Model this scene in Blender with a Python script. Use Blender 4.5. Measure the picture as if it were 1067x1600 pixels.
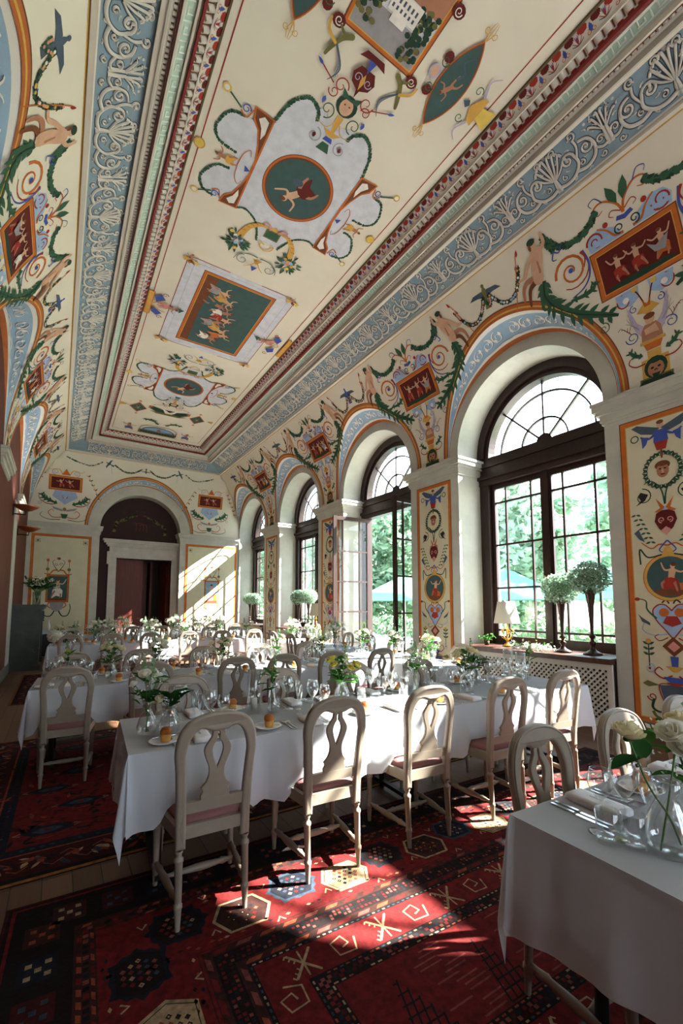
import bpy, bmesh, math, random
from math import sin, cos, pi, sqrt, atan2, radians
from mathutils import Vector, Matrix
from mathutils.geometry import tessellate_polygon

for o in list(bpy.data.objects):
    bpy.data.objects.remove(o)
SC = bpy.context.scene
COL = SC.collection
RND = random.Random(7)

# ------------------------------------------------------------ camera
CAM_H = 1.5
cam = bpy.data.cameras.new('camera')
cam_o = bpy.data.objects.new('camera', cam)
COL.objects.link(cam_o)
SC.camera = cam_o
cam_o.location = (0, 0, CAM_H)
cam.sensor_fit = 'VERTICAL'
cam.sensor_height = 36.0
cam.sensor_width = 24.0
cam.lens = 680.0 / 1600.0 * 36.0
cam.shift_y = 88.0 / 1600.0
cam.clip_start = 0.05
cam.clip_end = 300
PITCH = math.atan(58 / 680.0)
YAW = math.atan(444 / 682.5)
cam_o.rotation_euler = (pi / 2 + PITCH, 0, -YAW)

# ------------------------------------------------------------ light
world = bpy.data.worlds.new('sky')
SC.world = world
world.use_nodes = True
wn = world.node_tree.nodes
wl = world.node_tree.links
# hazy bright summer sky: pale near the horizon, bluer overhead
tcs = wn.new('ShaderNodeTexCoord')
sep = wn.new('ShaderNodeSeparateXYZ')
ramp = wn.new('ShaderNodeValToRGB')
ramp.color_ramp.elements[0].position = 0.0
ramp.color_ramp.elements[0].color = (0.86, 0.94, 1.0, 1)
ramp.color_ramp.elements[1].position = 0.75
ramp.color_ramp.elements[1].color = (0.50, 0.72, 1.0, 1)
wl.new(tcs.outputs['Generated'], sep.inputs['Vector'])
wl.new(sep.outputs['Z'], ramp.inputs['Fac'])
SKY_STRENGTH = 5.8
wn['Background'].inputs['Strength'].default_value = SKY_STRENGTH
wl.new(ramp.outputs['Color'], wn['Background'].inputs['Color'])

SUN_RATIO, SUN_EL = 0.43, radians(38.9)
sun = bpy.data.lights.new('sun', 'SUN')
sun.energy = 62.0
sun.angle = radians(0.6)
sun.color = (1.0, 0.97, 0.91)
sun_o = bpy.data.objects.new('sun', sun)
COL.objects.link(sun_o)
d = Vector((-1, SUN_RATIO, 0)).normalized() * cos(SUN_EL) + Vector((0, 0, -sin(SUN_EL)))
sun_o.rotation_euler = d.to_track_quat('-Z', 'Y').to_euler()
sun_o.location = (20, -10, 15)

SC.view_settings.view_transform = 'Standard'
SC.view_settings.look = 'None'
SC.view_settings.gamma = 1.0
SC.view_settings.use_curve_mapping = False
SC.view_settings.exposure = 0.42
SC.cycles.max_bounces = 10
SC.cycles.diffuse_bounces = 6
SC.cycles.glossy_bounces = 3
SC.cycles.transmission_bounces = 4
SC.cycles.transparent_max_bounces = 24
SC.cycles.caustics_reflective = False
SC.cycles.caustics_refractive = False
SC.cycles.sample_clamp_indirect = 6.0
SC.cycles.use_denoising = True

# ------------------------------------------------------------ materials
MATS = {}


def lin(c):
    return tuple((x / 255.0 / 12.92) if x / 255.0 <= 0.04045 else ((x / 255.0 + 0.055) / 1.055) ** 2.4 for x in c)


def mat(name, rgb, rough=0.6, metal=0.0, spec=0.4, noise=0.0, scale=8.0, bump=0.0, rgb2=None, stretch=(1, 1, 1), detail=4.0, sheen=0.0, sss=0.0, trans=0.0, coat=0.0):
    """rgb in sRGB 0-255"""
    if name in MATS:
        return MATS[name]
    m = bpy.data.materials.new(name)
    m.use_nodes = True
    nt = m.node_tree
    b = nt.nodes['Principled BSDF']
    b.inputs['Base Color'].default_value = (*lin(rgb), 1)
    b.inputs['Roughness'].default_value = rough
    b.inputs['Metallic'].default_value = metal
    b.inputs['Specular IOR Level'].default_value = spec
    if coat:
        b.inputs['Coat Weight'].default_value = coat
    if sheen:
        b.inputs['Sheen Weight'].default_value = sheen
    if sss:
        b.inputs['Subsurface Weight'].default_value = sss
        b.inputs['Subsurface Radius'].default_value = (0.02, 0.02, 0.015)
    if rgb2 is not None or bump:
        tc = nt.nodes.new('ShaderNodeTexCoord')
        mp = nt.nodes.new('ShaderNodeMapping')
        mp.inputs['Scale'].default_value = stretch
        nz = nt.nodes.new('ShaderNodeTexNoise')
        nz.inputs['Scale'].default_value = scale
        nz.inputs['Detail'].default_value = detail
        nz.inputs['Roughness'].default_value = 0.6
        nt.links.new(tc.outputs['Object'], mp.inputs['Vector'])
        nt.links.new(mp.outputs['Vector'], nz.inputs['Vector'])
        if rgb2 is not None:
            cr = nt.nodes.new('ShaderNodeValToRGB')
            cr.color_ramp.elements[0].position = 0.35
            cr.color_ramp.elements[1].position = 0.68
            cr.color_ramp.elements[0].color = (*lin(rgb), 1)
            cr.color_ramp.elements[1].color = (*lin(rgb2), 1)
            nt.links.new(nz.outputs['Fac'], cr.inputs['Fac'])
            nt.links.new(cr.outputs['Color'], b.inputs['Base Color'])
        if bump:
            bp = nt.nodes.new('ShaderNodeBump')
            bp.inputs['Strength'].default_value = bump
            bp.inputs['Distance'].default_value = 0.01
            nt.links.new(nz.outputs['Fac'], bp.inputs['Height'])
            nt.links.new(bp.outputs['Normal'], b.inputs['Normal'])
    MATS[name] = m
    return m


def glass_mat(name, tint=(1, 1, 1), ior=1.45, base=0.0, rough=0.0):
    m = bpy.data.materials.new(name)
    m.use_nodes = True
    nt = m.node_tree
    nt.nodes.clear()
    out = nt.nodes.new('ShaderNodeOutputMaterial')
    mx = nt.nodes.new('ShaderNodeMixShader')
    tr = nt.nodes.new('ShaderNodeBsdfTransparent')
    tr.inputs['Color'].default_value = (*tint, 1)
    gl = nt.nodes.new('ShaderNodeBsdfGlossy')
    gl.inputs['Roughness'].default_value = rough
    gl.inputs['Color'].default_value = (1, 1, 1, 1)
    lw = nt.nodes.new('ShaderNodeLayerWeight')
    lw.inputs['Blend'].default_value = 0.5
    pw = nt.nodes.new('ShaderNodeMath')
    pw.operation = 'POWER'
    pw.inputs[1].default_value = 2.4
    ml = nt.nodes.new('ShaderNodeMath')
    ml.operation = 'MULTIPLY_ADD'
    ml.inputs[1].default_value = 0.75
    ml.inputs[2].default_value = 0.04 + base
    nt.links.new(lw.outputs['Facing'], pw.inputs[0])
    nt.links.new(pw.outputs['Value'], ml.inputs[0])
    nt.links.new(ml.outputs['Value'], mx.inputs['Fac'])
    nt.links.new(tr.outputs['BSDF'], mx.inputs[1])
    nt.links.new(gl.outputs['BSDF'], mx.inputs[2])
    nt.links.new(mx.outputs['Shader'], out.inputs['Surface'])
    MATS[name] = m
    return m


def leaf_mat(name, rgb, rgb2=None):
    """leaf: diffuse and translucent, so daylight shows through it"""
    m = bpy.data.materials.new(name)
    m.use_nodes = True
    nt = m.node_tree
    nt.nodes.clear()
    out = nt.nodes.new('ShaderNodeOutputMaterial')
    mx = nt.nodes.new('ShaderNodeMixShader')
    mx.inputs['Fac'].default_value = 0.4
    df = nt.nodes.new('ShaderNodeBsdfDiffuse')
    tl = nt.nodes.new('ShaderNodeBsdfTranslucent')
    if rgb2:
        g = nt.nodes.new('ShaderNodeNewGeometry')
        cr = nt.nodes.new('ShaderNodeValToRGB')
        cr.color_ramp.elements[0].color = (*lin(rgb), 1)
        cr.color_ramp.elements[1].color = (*lin(rgb2), 1)
        nt.links.new(g.outputs['Random Per Island'], cr.inputs['Fac'])
        nt.links.new(cr.outputs['Color'], df.inputs['Color'])
        nt.links.new(cr.outputs['Color'], tl.inputs['Color'])
    else:
        df.inputs['Color'].default_value = (*lin(rgb), 1)
        tl.inputs['Color'].default_value = (*lin(rgb), 1)
    nt.links.new(df.outputs['BSDF'], mx.inputs[1])
    nt.links.new(tl.outputs['BSDF'], mx.inputs[2])
    nt.links.new(mx.outputs['Shader'], out.inputs['Surface'])
    MATS[name] = m
    return m


mat('cream', (220, 213, 194), 0.75, rgb2=(214, 206, 186), scale=1.2)
mat('cream_white', (226, 222, 212), 0.7)
mat('panel_cream', (204, 196, 162), 0.75, rgb2=(200, 194, 168), scale=3.0)
mat('stone', (178, 174, 164), 0.55, rgb2=(196, 192, 184), scale=3.5, detail=8)
mat('stone_light', (190, 189, 176), 0.5, rgb2=(174, 172, 160), scale=2.2, detail=8)
mat('niche_red', (92, 42, 25), 0.75, rgb2=(80, 36, 22), scale=3)
mat('brown_red', (48, 20, 16), 0.7, rgb2=(38, 16, 13), scale=4)
mat('door_red', (98, 38, 22), 0.5, rgb2=(80, 30, 19), scale=3, stretch=(6, 6, .6))
mat('dark_wood', (52, 32, 27), 0.38, rgb2=(36, 21, 18), scale=5, stretch=(5, 5, .5))
mat('parquet', (70, 46, 32), 0.5)
mat('gypsum', (208, 202, 190), 0.7)
mat('skirting', (96, 100, 92), 0.5)
mat('black_room', (44, 26, 18), 0.6)
glass_mat('window_glass', (0.93, 0.96, 0.955), 1.42)
glass_mat('clear_glass', (0.965, 0.976, 0.976), 1.5, 0.035)


# ------------------------------------------------------------ mesh helper
class MB:
    def __init__(self):
        self.v = []
        self.f = []
        self.m = []
        self.s = []

    def add(self, verts, faces, mi=0, smooth=False):
        o = len(self.v)
        self.v.extend(verts)
        for f in faces:
            self.f.append(tuple(i + o for i in f))
            self.m.append(mi)
            self.s.append(smooth)

    def box(self, a, b, mi=0):
        x0, y0, z0 = a
        x1, y1, z1 = b
        self.add([(x0, y0, z0), (x1, y0, z0), (x1, y1, z0), (x0, y1, z0), (x0, y0, z1), (x1, y0, z1), (x1, y1, z1), (x0, y1, z1)],
                 [(0, 3, 2, 1), (4, 5, 6, 7), (0, 1, 5, 4), (1, 2, 6, 5), (2, 3, 7, 6), (3, 0, 4, 7)], mi)

    def obox(self, c, ax, ay, az, mi=0):
        c = Vector(c)
        ax, ay, az = Vector(ax), Vector(ay), Vector(az)
        p = []
        for k in (-1, 1):
            for (i, j) in ((-1, -1), (1, -1), (1, 1), (-1, 1)):
                p.append(tuple(c + ax * i + ay * j + az * k))
        self.add(p, [(0, 3, 2, 1), (4, 5, 6, 7), (0, 1, 5, 4), (1, 2, 6, 5), (2, 3, 7, 6), (3, 0, 4, 7)], mi)

    def quad(self, a, b, c, d, mi=0, smooth=False):
        self.add([a, b, c, d], [(0, 1, 2, 3)], mi, smooth)

    def grid(self, rows, mi=0, smooth=True, close=False, flip=False):
        n = len(rows[0])
        o = len(self.v)
        for r in rows:
            self.v.extend(r)
        for i in range(len(rows) - 1):
            for j in range(n if close else n - 1):
                k = (j + 1) % n
                q = (o + i * n + j, o + i * n + k, o + (i + 1) * n + k, o + (i + 1) * n + j)
                if flip:
                    q = q[::-1]
                self.f.append(q)
                self.m.append(mi)
                self.s.append(smooth)

    def lathe(self, prof, n=16, c=(0, 0, 0), mi=0, smooth=True, cap=True, a0=0.0):
        rows = []
        for (r, z) in prof:
            rows.append([(c[0] + r * cos(a0 + 2 * pi * i / n), c[1] + r * sin(a0 + 2 * pi * i / n), c[2] + z) for i in range(n)])
        o = len(self.v)
        self.grid(rows, mi, smooth, close=True)
        if cap:
            if prof[0][0] > 1e-4:
                self.f.append(tuple(o + n - 1 - i for i in range(n)))
                self.m.append(mi)
                self.s.append(False)
            if prof[-1][0] > 1e-4:
                b = o + (len(prof) - 1) * n
                self.f.append(tuple(b + i for i in range(n)))
                self.m.append(mi)
                self.s.append(False)

    def tube(self, pts, r, n=8, mi=0, smooth=True, cap=True, closed=False):
        """tube along pts; r number or list"""
        P = [Vector(p) for p in pts]
        N = len(P)
        R = r if isinstance(r, (list, tuple)) else [r] * N
        up = None
        rows = []
        for i in range(N):
            if closed:
                t = P[(i + 1) % N] - P[i - 1]
            else:
                t = P[min(i + 1, N - 1)] - P[max(i - 1, 0)]
            if t.length < 1e-9:
                t = Vector((0, 0, 1))
            t.normalize()
            if up is None:
                up = Vector((0, 0, 1)) if abs(t.z) < 0.9 else Vector((1, 0, 0))
            a = t.cross(up)
            if a.length < 1e-6:
                a = t.cross(Vector((0.3, 1, 0.2)))
            a.normalize()
            b = a.cross(t).normalized()
            up = b
            rows.append([tuple(P[i] + (a * cos(2 * pi * k / n) + b * sin(2 * pi * k / n)) * R[i]) for k in range(n)])
        if closed:
            rows.append(rows[0])
        o = len(self.v)
        self.grid(rows, mi, smooth, close=True, flip=True)
        if cap and not closed:
            self.f.append(tuple(o + i for i in range(n)))
            self.m.append(mi)
            self.s.append(False)
            b = o + (len(rows) - 1) * n
            self.f.append(tuple(b + n - 1 - i for i in range(n)))
            self.m.append(mi)
            self.s.append(False)

    def ball(self, c, r, n=10, m=6, mi=0, sc=(1, 1, 1)):
        rows = []
        for i in range(m + 1):
            a = -pi / 2 + pi * i / m
            rr = max(cos(a), 0.001)
            rows.append([(c[0] + sc[0] * r * rr * cos(2 * pi * k / n), c[1] + sc[1] * r * rr * sin(2 * pi * k / n), c[2] + sc[2] * r * sin(a)) for k in range(n)])
        self.grid(rows, mi, True, close=True)

    def prism(self, poly, fmap, mi=0, mside=None):
        """poly: list of (a,b) 2-D, fmap(a,b,k) -> xyz for k 0/1 (the two ends)"""
        n = len(poly)
        v0 = [fmap(a, b, 0) for a, b in poly]
        v1 = [fmap(a, b, 1) for a, b in poly]
        tris = tessellate_polygon([[Vector((a, b, 0)) for a, b in poly]])
        o = len(self.v)
        self.v.extend(v0)
        self.v.extend(v1)
        ms = mi if mside is None else mside
        for t in tris:
            self.f.append(tuple(o + i for i in t))
            self.m.append(mi)
            self.s.append(False)
            self.f.append(tuple(o + n + i for i in reversed(t)))
            self.m.append(mi)
            self.s.append(False)
        for i in range(n):
            j = (i + 1) % n
            self.f.append((o + i, o + j, o + n + j, o + n + i))
            self.m.append(ms)
            self.s.append(False)

    def xform(self, M, start=0):
        for i in range(start, len(self.v)):
            self.v[i] = tuple(M @ Vector(self.v[i]))

    def build(self, name, mats, parent=None, fix=False, loc=None):
        me = bpy.data.meshes.new(name)
        me.from_pydata([tuple(p) for p in self.v], [], self.f)
        if not isinstance(mats, (list, tuple)):
            mats = [mats]
        for m in mats:
            me.materials.append(MATS[m] if isinstance(m, str) else m)
        me.polygons.foreach_set('material_index', self.m)
        me.polygons.foreach_set('use_smooth', self.s)
        if fix:
            bm = bmesh.new()
            bm.from_mesh(me)
            bmesh.ops.recalc_face_normals(bm, faces=bm.faces)
            bm.to_mesh(me)
            bm.free()
        me.update()
        o = bpy.data.objects.new(name, me)
        COL.objects.link(o)
        if parent is not None:
            o.parent = parent
        if loc is not None:
            o.location = loc
        return o


def tag(o, label=None, cat=None, group=None, kind=None):
    if label:
        o['label'] = label
    if cat:
        o['category'] = cat
    if group:
        o['group'] = group
    if kind:
        o['kind'] = kind
    return o


def empty(name, loc=(0, 0, 0), rz=0.0, label=None, cat=None, group=None, kind=None):
    o = bpy.data.objects.new(name, None)
    o.empty_display_size = 0.1
    COL.objects.link(o)
    o.location = loc
    o.rotation_euler = (0, 0, rz)
    return tag(o, label, cat, group, kind)


def kids(o):
    return KIDS.get(o.name, [])


KIDS = {}


def copy_tree(o, parent=None, loc=None, rz=None, label=None, group=None, cmap=None):
    c = o.copy()
    COL.objects.link(c)
    if parent is not None:
        c.parent = parent
    if cmap is None:
        cmap = {}
        for x in COL.objects:
            if x.parent is not None:
                cmap.setdefault(x.parent.name, []).append(x)
    for ch in cmap.get(o.name, []):
        copy_tree(ch, c, cmap=cmap)
    if loc is not None:
        c.location = loc
    if rz is not None:
        c.rotation_euler = (0, 0, rz)
    if label:
        c['label'] = label
    if group:
        c['group'] = group
    return c


class Proto:
    """first use places the thing itself, later uses copy it with its parts"""
    def __init__(self, root):
        self.root = root
        self.used = False
        self.cmap = {}
        stack = [root]
        allk = {}
        for x in COL.objects:
            if x.parent is not None:
                allk.setdefault(x.parent.name, []).append(x)
        while stack:
            a = stack.pop()
            ks = allk.get(a.name, [])
            if ks:
                self.cmap[a.name] = ks
                stack.extend(ks)

    def put(self, loc, rz=0.0, label=None, group=None):
        if not self.used:
            self.used = True
            o = self.root
            o.location = loc
            o.rotation_euler = (0, 0, rz)
        else:
            o = copy_tree(self.root, None, loc, rz, cmap=self.cmap)
        tag(o, label, None, group)
        return o


def smoothstep(x):
    x = max(0.0, min(1.0, x))
    return x * x * (3 - 2 * x)

# ------------------------------------------------------------ room dimensions
XL, XR, YE, YB = -0.88, 5.78, 16.18, -5.6
WIN_Y = [-3.40, 0.26, 3.92, 7.58, 11.24, 14.90]
AR_HALF, AR_Z = 1.22, 4.15
Z_C0 = 4.08
COVE_Z0, COVE_ZM, COVE_Z1 = 4.08, 5.35, 6.31
INS_R, INS_L, INS_E = 0.915, 0.87, 0.46


def cove_z(t):
    return COVE_Z0 * (1 - t) ** 2 + 2 * COVE_ZM * t * (1 - t) + COVE_Z1 * t * t


def cove_t(z):
    a, b = 0.0, 1.0
    for _ in range(40):
        c = (a + b) / 2
        if cove_z(c) < z:
            a = c
        else:
            b = c
    return (a + b) / 2


# table of the band lines: name -> (x left, x right, y end, z)
BANDS = [('orange', -0.01, 4.865, 15.72, 6.31), ('white', 0.005, 4.85, 15.70, 6.32), ('blue_out', 0.069, 4.791, 15.66, 6.359), ('blue_in', 0.499, 4.361, 15.23, 6.595),
         ('bead', 0.585, 4.27, 15.13, 6.61), ('dark', 0.64, 4.215, 15.06, 6.625), ('green_out', 0.68, 4.18, 15.0, 6.665),
         ('green_in', 0.783, 4.077, 14.9, 6.715), ('egg', 0.86, 4.005, 14.84, 6.74), ('palm', 0.931, 3.929, 14.77, 6.78), ('olive', 1.05, 3.81, 14.66, 6.865)]
BD = {b[0]: b[1:] for b in BANDS}
CEIL_Z = 6.87


def band_pt(side, along, name0, name1, f, h=0.0):
    """point on the slanted strip between two band lines; along = Y on the sides, X on the end; h = towards the room"""
    a, b = BD[name0], BD[name1]
    i = {'L': 0, 'R': 1, 'E': 2}[side]
    p = a[i] + (b[i] - a[i]) * f
    z = a[3] + (b[3] - a[3]) * f
    dx, dz = b[i] - a[i], b[3] - a[3]
    ln = sqrt(dx * dx + dz * dz)
    # normal pointing down and into the room
    nx, nz = dz / ln, -dx / ln
    if nz > 0:
        nx, nz = -nx, -nz
    p += nx * h
    z += nz * h
    if side == 'E':
        return (along, p, z)
    return (p, along, z)


# ------------------------------------------------------------ floor
def parquet_material():
    m = MATS['parquet']
    nt = m.node_tree
    b = nt.nodes['Principled BSDF']
    tc = nt.nodes.new('ShaderNodeTexCoord')
    mp = nt.nodes.new('ShaderNodeMapping')
    mp.inputs['Rotation'].default_value = (0, 0, pi / 2)
    br = nt.nodes.new('ShaderNodeTexBrick')
    br.inputs['Scale'].default_value = 1.0
    br.inputs['Brick Width'].default_value = 1.2
    br.inputs['Row Height'].default_value = 0.14
    br.inputs['Mortar Size'].default_value = 0.003
    br.inputs['Color1'].default_value = (*lin((122, 86, 60)), 1)
    br.inputs['Color2'].default_value = (*lin((98, 66, 45)), 1)
    br.inputs['Mortar'].default_value = (*lin((26, 16, 11)), 1)
    nz = nt.nodes.new('ShaderNodeTexNoise')
    nz.inputs['Scale'].default_value = 6
    nz.inputs['Detail'].default_value = 6
    mp2 = nt.nodes.new('ShaderNodeMapping')
    mp2.inputs['Scale'].default_value = (8, .6, 1)
    nt.links.new(tc.outputs['Object'], mp2.inputs['Vector'])
    nt.links.new(mp2.outputs['Vector'], nz.inputs['Vector'])
    mx = nt.nodes.new('ShaderNodeMixRGB')
    mx.blend_type = 'MULTIPLY'
    mx.inputs['Fac'].default_value = 0.5
    nt.links.new(tc.outputs['Object'], mp.inputs['Vector'])
    nt.links.new(mp.outputs['Vector'], br.inputs['Vector'])
    nt.links.new(br.outputs['Color'], mx.inputs['Color1'])
    nt.links.new(nz.outputs['Color'], mx.inputs['Color2'])
    nt.links.new(mx.outputs['Color'], b.inputs['Base Color'])


parquet_material()
mb = MB()
mb.box((XL - 0.3, YB - 0.3, -0.12), (XR + 0.72, YE + 4.0, 0.0))
tag(mb.build('floor', 'parquet'), kind='structure')

# ------------------------------------------------------------ walls
def arch_poly(yc, half, zs, y0, y1, z0, z1, n=32, sill=None):
    """outline of a wall piece from y0 to y1 with an arched opening cut up from the floor"""
    p = [(y0, z0), (yc - half, z0)]
    for i in range(n + 1):
        a = pi - pi * i / n
        p.append((yc + half * cos(a), zs + half * sin(a)))
    p += [(yc + half, z0), (y1, z0), (y1, z1), (y0, z1)]
    return p


mb = MB()
TOPZ = 6.6
prev = YB - 0.3
for k, yc in enumerate(WIN_Y):
    nxt = yc + 1.83 if k < 5 else YE + 0.6
    mb.prism(arch_poly(yc, AR_HALF, AR_Z, prev, nxt, 0, TOPZ), lambda a, b, k: (XR if k == 0 else XR + 0.72, a, b), 0)
    if k == 0:
        mb.box((XR + 0.3, yc - AR_HALF, 0), (XR + 0.72, yc + AR_HALF, AR_Z + AR_HALF))  # unseen arch behind the camera filled in to cut light from that side
    elif k != 3:
        mb.box((XR + 0.12, yc - AR_HALF, 0), (XR + 0.72, yc + AR_HALF, 0.77))
    prev = nxt
wall_right = tag(mb.build('wall_right', 'stone_light', fix=True), kind='structure')

mb = MB()
mb.box((XL - 0.3, YB - 0.3, 0), (XL, YE + 0.6, TOPZ))
wall_left = tag(mb.build('wall_left', 'niche_red'), kind='structure')
mb = MB()
bx = [XL - 0.3, -0.3, 1.3, 1.75, 3.35, 3.8, 5.4, XR + 0.7]  # three openings added in the unseen back wall to let in sky fill
for i in (0, 2, 4, 6):
    mb.box((bx[i], YB - 0.3, 0), (bx[i + 1], YB, 7.2))
for i in (1, 3, 5):
    mb.box((bx[i], YB - 0.3, 0), (bx[i + 1], YB, 0.9))
    mb.box((bx[i], YB - 0.3, 4.2), (bx[i + 1], YB, 7.2))
wall_back = tag(mb.build('wall_back', 'niche_red'), kind='structure')

EX, EHALF, EZ = 2.33, 1.27, 4.02
mb = MB()
mb.prism(arch_poly(EX, EHALF, EZ, XL - 0.3, XR + 0.1, 0, TOPZ), lambda a, b, k: (a, YE if k == 0 else YE + 0.45, b), 0)
wall_end = tag(mb.build('wall_end', 'stone_light', fix=True), kind='structure')

# roof slab above everything
mb = MB()
mb.box((XL - 0.3, YB - 0.3, 7.05), (XR + 0.72, YE + 0.6, 7.2))
tag(mb.build('ceiling_slab', 'gypsum'), kind='structure')

# ------------------------------------------------------------ ceiling with stepped cornice
ceil_mats = ['cream', 'mold_grey', 'blue_ground', 'mold_brown', 'green_ground', 'mold_red', 'mold_white', 'olive', 'gold_line']
mat('mold_grey', (192, 186, 172), 0.7)
mat('blue_ground', (130, 152, 162), 0.75, rgb2=(120, 142, 154), scale=6)
mat('mold_brown', (88, 40, 34), 0.7)
mat('green_ground', (170, 196, 180), 0.75)
mat('mold_red', (128, 44, 38), 0.7)
mat('mold_white', (208, 201, 186), 0.7)
mat('olive', (92, 74, 44), 0.7)
mat('gold_line', (196, 158, 92), 0.7)
mb = MB()
strip_mat = {'orange': 8, 'white': 6, 'blue_out': 2, 'blue_in': 6, 'bead': 1, 'dark': 6, 'green_out': 4, 'green_in': 6, 'egg': 1, 'palm': 6}
for i in range(len(BANDS) - 1):
    n0, n1 = BANDS[i][0], BANDS[i + 1][0]
    a, b = BANDS[i][1:], BANDS[i + 1][1:]
    mi = strip_mat[n0]
    mb.quad((a[0], YB, a[3]), (b[0], YB, b[3]), (b[0], b[2], b[3]), (a[0], a[2], a[3]), mi)
    mb.quad((a[1], YB, a[3]), (a[1], a[2], a[3]), (b[1], b[2], b[3]), (b[1], YB, b[3]), mi)
    mb.quad((a[0], a[2], a[3]), (b[0], b[2], b[3]), (b[1], b[2], b[3]), (a[1], a[2], a[3]), mi)


def rail(mb, xl, xr, ye, z, w, h, mi):
    """a square fillet running round three sides, sitting proud of the surface by h"""
    mb.box((xl, YB, z - h), (xl + w, ye, z + 0.01), mi)
    mb.box((xr - w, YB, z - h), (xr, ye, z + 0.01), mi)
    mb.box((xl, ye - w, z - h), (xr, ye, z + 0.01), mi)


def rail_at(mb, nm, w, h, mi, dz=0.0, sh=0.0):
    a = BD[nm]
    rail(mb, a[0] + sh, a[1] - sh, a[2] - sh, a[3] + dz, w, h, mi)


rail_at(mb, 'white', 0.05, 0.022, 6)
rail_at(mb, 'blue_in', 0.05, 0.05, 6)
rail_at(mb, 'blue_in', 0.02, 0.065, 1, sh=0.05)
rail_at(mb, 'dark', 0.016, 0.04, 3)
rail_at(mb, 'dark', 0.02, 0.05, 6, sh=0.02)
rail_at(mb, 'green_in', 0.02, 0.035, 6)
rail_at(mb, 'green_in', 0.022, 0.045, 5, sh=0.045)
rail_at(mb, 'palm', 0.014, 0.03, 6)
rail_at(mb, 'olive', 0.02, 0.02, 7, sh=-0.01)
o = BD['olive']
mb.quad((o[0], YB, CEIL_Z), (o[0], o[2], CEIL_Z), (o[1], o[2], CEIL_Z), (o[1], YB, CEIL_Z), 0)
ceiling = tag(mb.build('ceiling', ceil_mats), kind='structure')

# ------------------------------------------------------------ coves with lunettes
LUN_A, LUN_B = 1.45, 1.60          # groin half width and rise
LUN_W = 1.40                       # stone ring outer radius at the wall


def lunette_top(y, centers, zs, A, B):
    for yc in centers:
        if abs(y - yc) < A:
            return zs + B * sqrt(max(0.0, 1 - ((y - yc) / A) ** 2))
    return None


def cove_samples(y0, y1, centers, A):
    ys = {round(y0, 4), round(y1, 4)}
    for yc in centers:
        for i in range(41):
            y = yc + A * cos(pi * i / 40)
            if y0 <= y <= y1:
                ys.add(round(y, 4))
    k = y0
    while k < y1:
        ys.add(round(k, 4))
        k += 0.3
    return sorted(ys)


NT = 18


def build_cove(name, side):
    mb = MB()
    if side in 'RL':
        centers, zs, A, B = WIN_Y, AR_Z, LUN_A, LUN_B
        ys = cove_samples(YB, YE, centers, A)
        wall, ins = (XR, INS_R) if side == 'R' else (XL, -INS_L)
    else:
        centers, zs, A, B = [EX], EZ, EHALF + 0.36, EHALF + 0.50
        ys = cove_samples(XL, XR, centers, A)
    rows = []
    for y in ys:
        zt = lunette_top(y, centers, zs, A, B)
        t0 = cove_t(max(zt, COVE_Z0)) if zt else 0.0
        row = []
        for i in range(NT + 1):
            t = t0 + (1 - t0) * i / NT
            g = t * t
            if side in 'RL':
                row.append((wall - ins * g, min(y, YE - INS_E * g), cove_z(t)))
            else:
                row.append((min(max(y, XL + INS_L * g), XR - INS_R * g), YE - INS_E * g, cove_z(t)))
        rows.append(row)
    mb.grid(rows, 0, True, flip=(side != 'L'))
    # lunette barrels
    nb = 40
    for yc in centers:
        wr = LUN_W if side in 'RL' else EHALF + 0.33
        prof = []
        for i in range(nb + 1):
            th = pi * i / nb
            yw, zw = yc + wr * cos(th), zs + wr * sin(th)
            yg, zg = yc + A * cos(th), zs + B * sin(th)
            t = cove_t(max(zg, COVE_Z0))
            g = t * t
            if side in 'RL':
                p0 = Vector((wall, yw, zw))
                p1 = Vector((wall - ins * g, yg, max(zg, COVE_Z0)))
            else:
                p0 = Vector((yw, YE, zw))
                p1 = Vector((yg, YE - INS_E * g, max(zg, COVE_Z0)))
            prof.append((p0, p1))
        cuts = [0, .16, .24, .84, 1.0] if side in 'RL' else [0, .14, .2, .9, 1.0]
        mis = [1, 2, 3, 2]
        for k in range(4):
            mb.grid([[tuple(a.lerp(b, cuts[k])), tuple(a.lerp(b, cuts[k + 1]))] for a, b in prof], mis[k], True)
    return tag(mb.build(name, ['cream', 'orange_band', 'cream_white', 'lunette_blue']), kind='structure')


mat('orange_band', (176, 98, 42), 0.7, rgb2=(160, 84, 36), scale=5)
mat('lunette_blue', (150, 176, 196), 0.75, rgb2=(138, 165, 188), scale=4)
cove_right = build_cove('ceiling_cove', 'R')
cove_left = build_cove('ceiling_cove', 'L')
cove_end = build_cove('ceiling_cove', 'E')

# ------------------------------------------------------------ stone cornices on the piers
mb = MB()
CORN = [(3.80, 3.835, 0.02), (3.835, 3.92, 0.035), (3.92, 3.965, 0.07), (3.965, 4.04, 0.10), (4.04, 4.08, 0.115)]


def pier_cornice(mb, y0, y1, xf, xb, side):
    for z0, z1, p in CORN:
        if side == 'R':
            mb.box((xf - p, y0 - p, z0), (xb, y1 + p, z1))
        else:
            mb.box((xb, y0 - p, z0), (xf + p, y1 + p, z1))


piers = [(WIN_Y[k] + AR_HALF, WIN_Y[k + 1] - AR_HALF) for k in range(5)]
for y0, y1 in piers:
    pier_cornice(mb, y0, y1, XR, XR + 0.6, 'R')
for y0, y1 in piers:
    pier_cornice(mb, y0, y1, XL, XL - 0.1, 'L')
for z0, z1, p in CORN:
    mb.box((XL, YE - p, z0), (EX - EHALF + p * .8, YE + 0.4, z1))
    mb.box((EX + EHALF - p * .8, YE - p, z0), (XR, YE + 0.4, z1))
tag(mb.build('trim_1', 'stone_light'), kind='structure')

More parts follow.
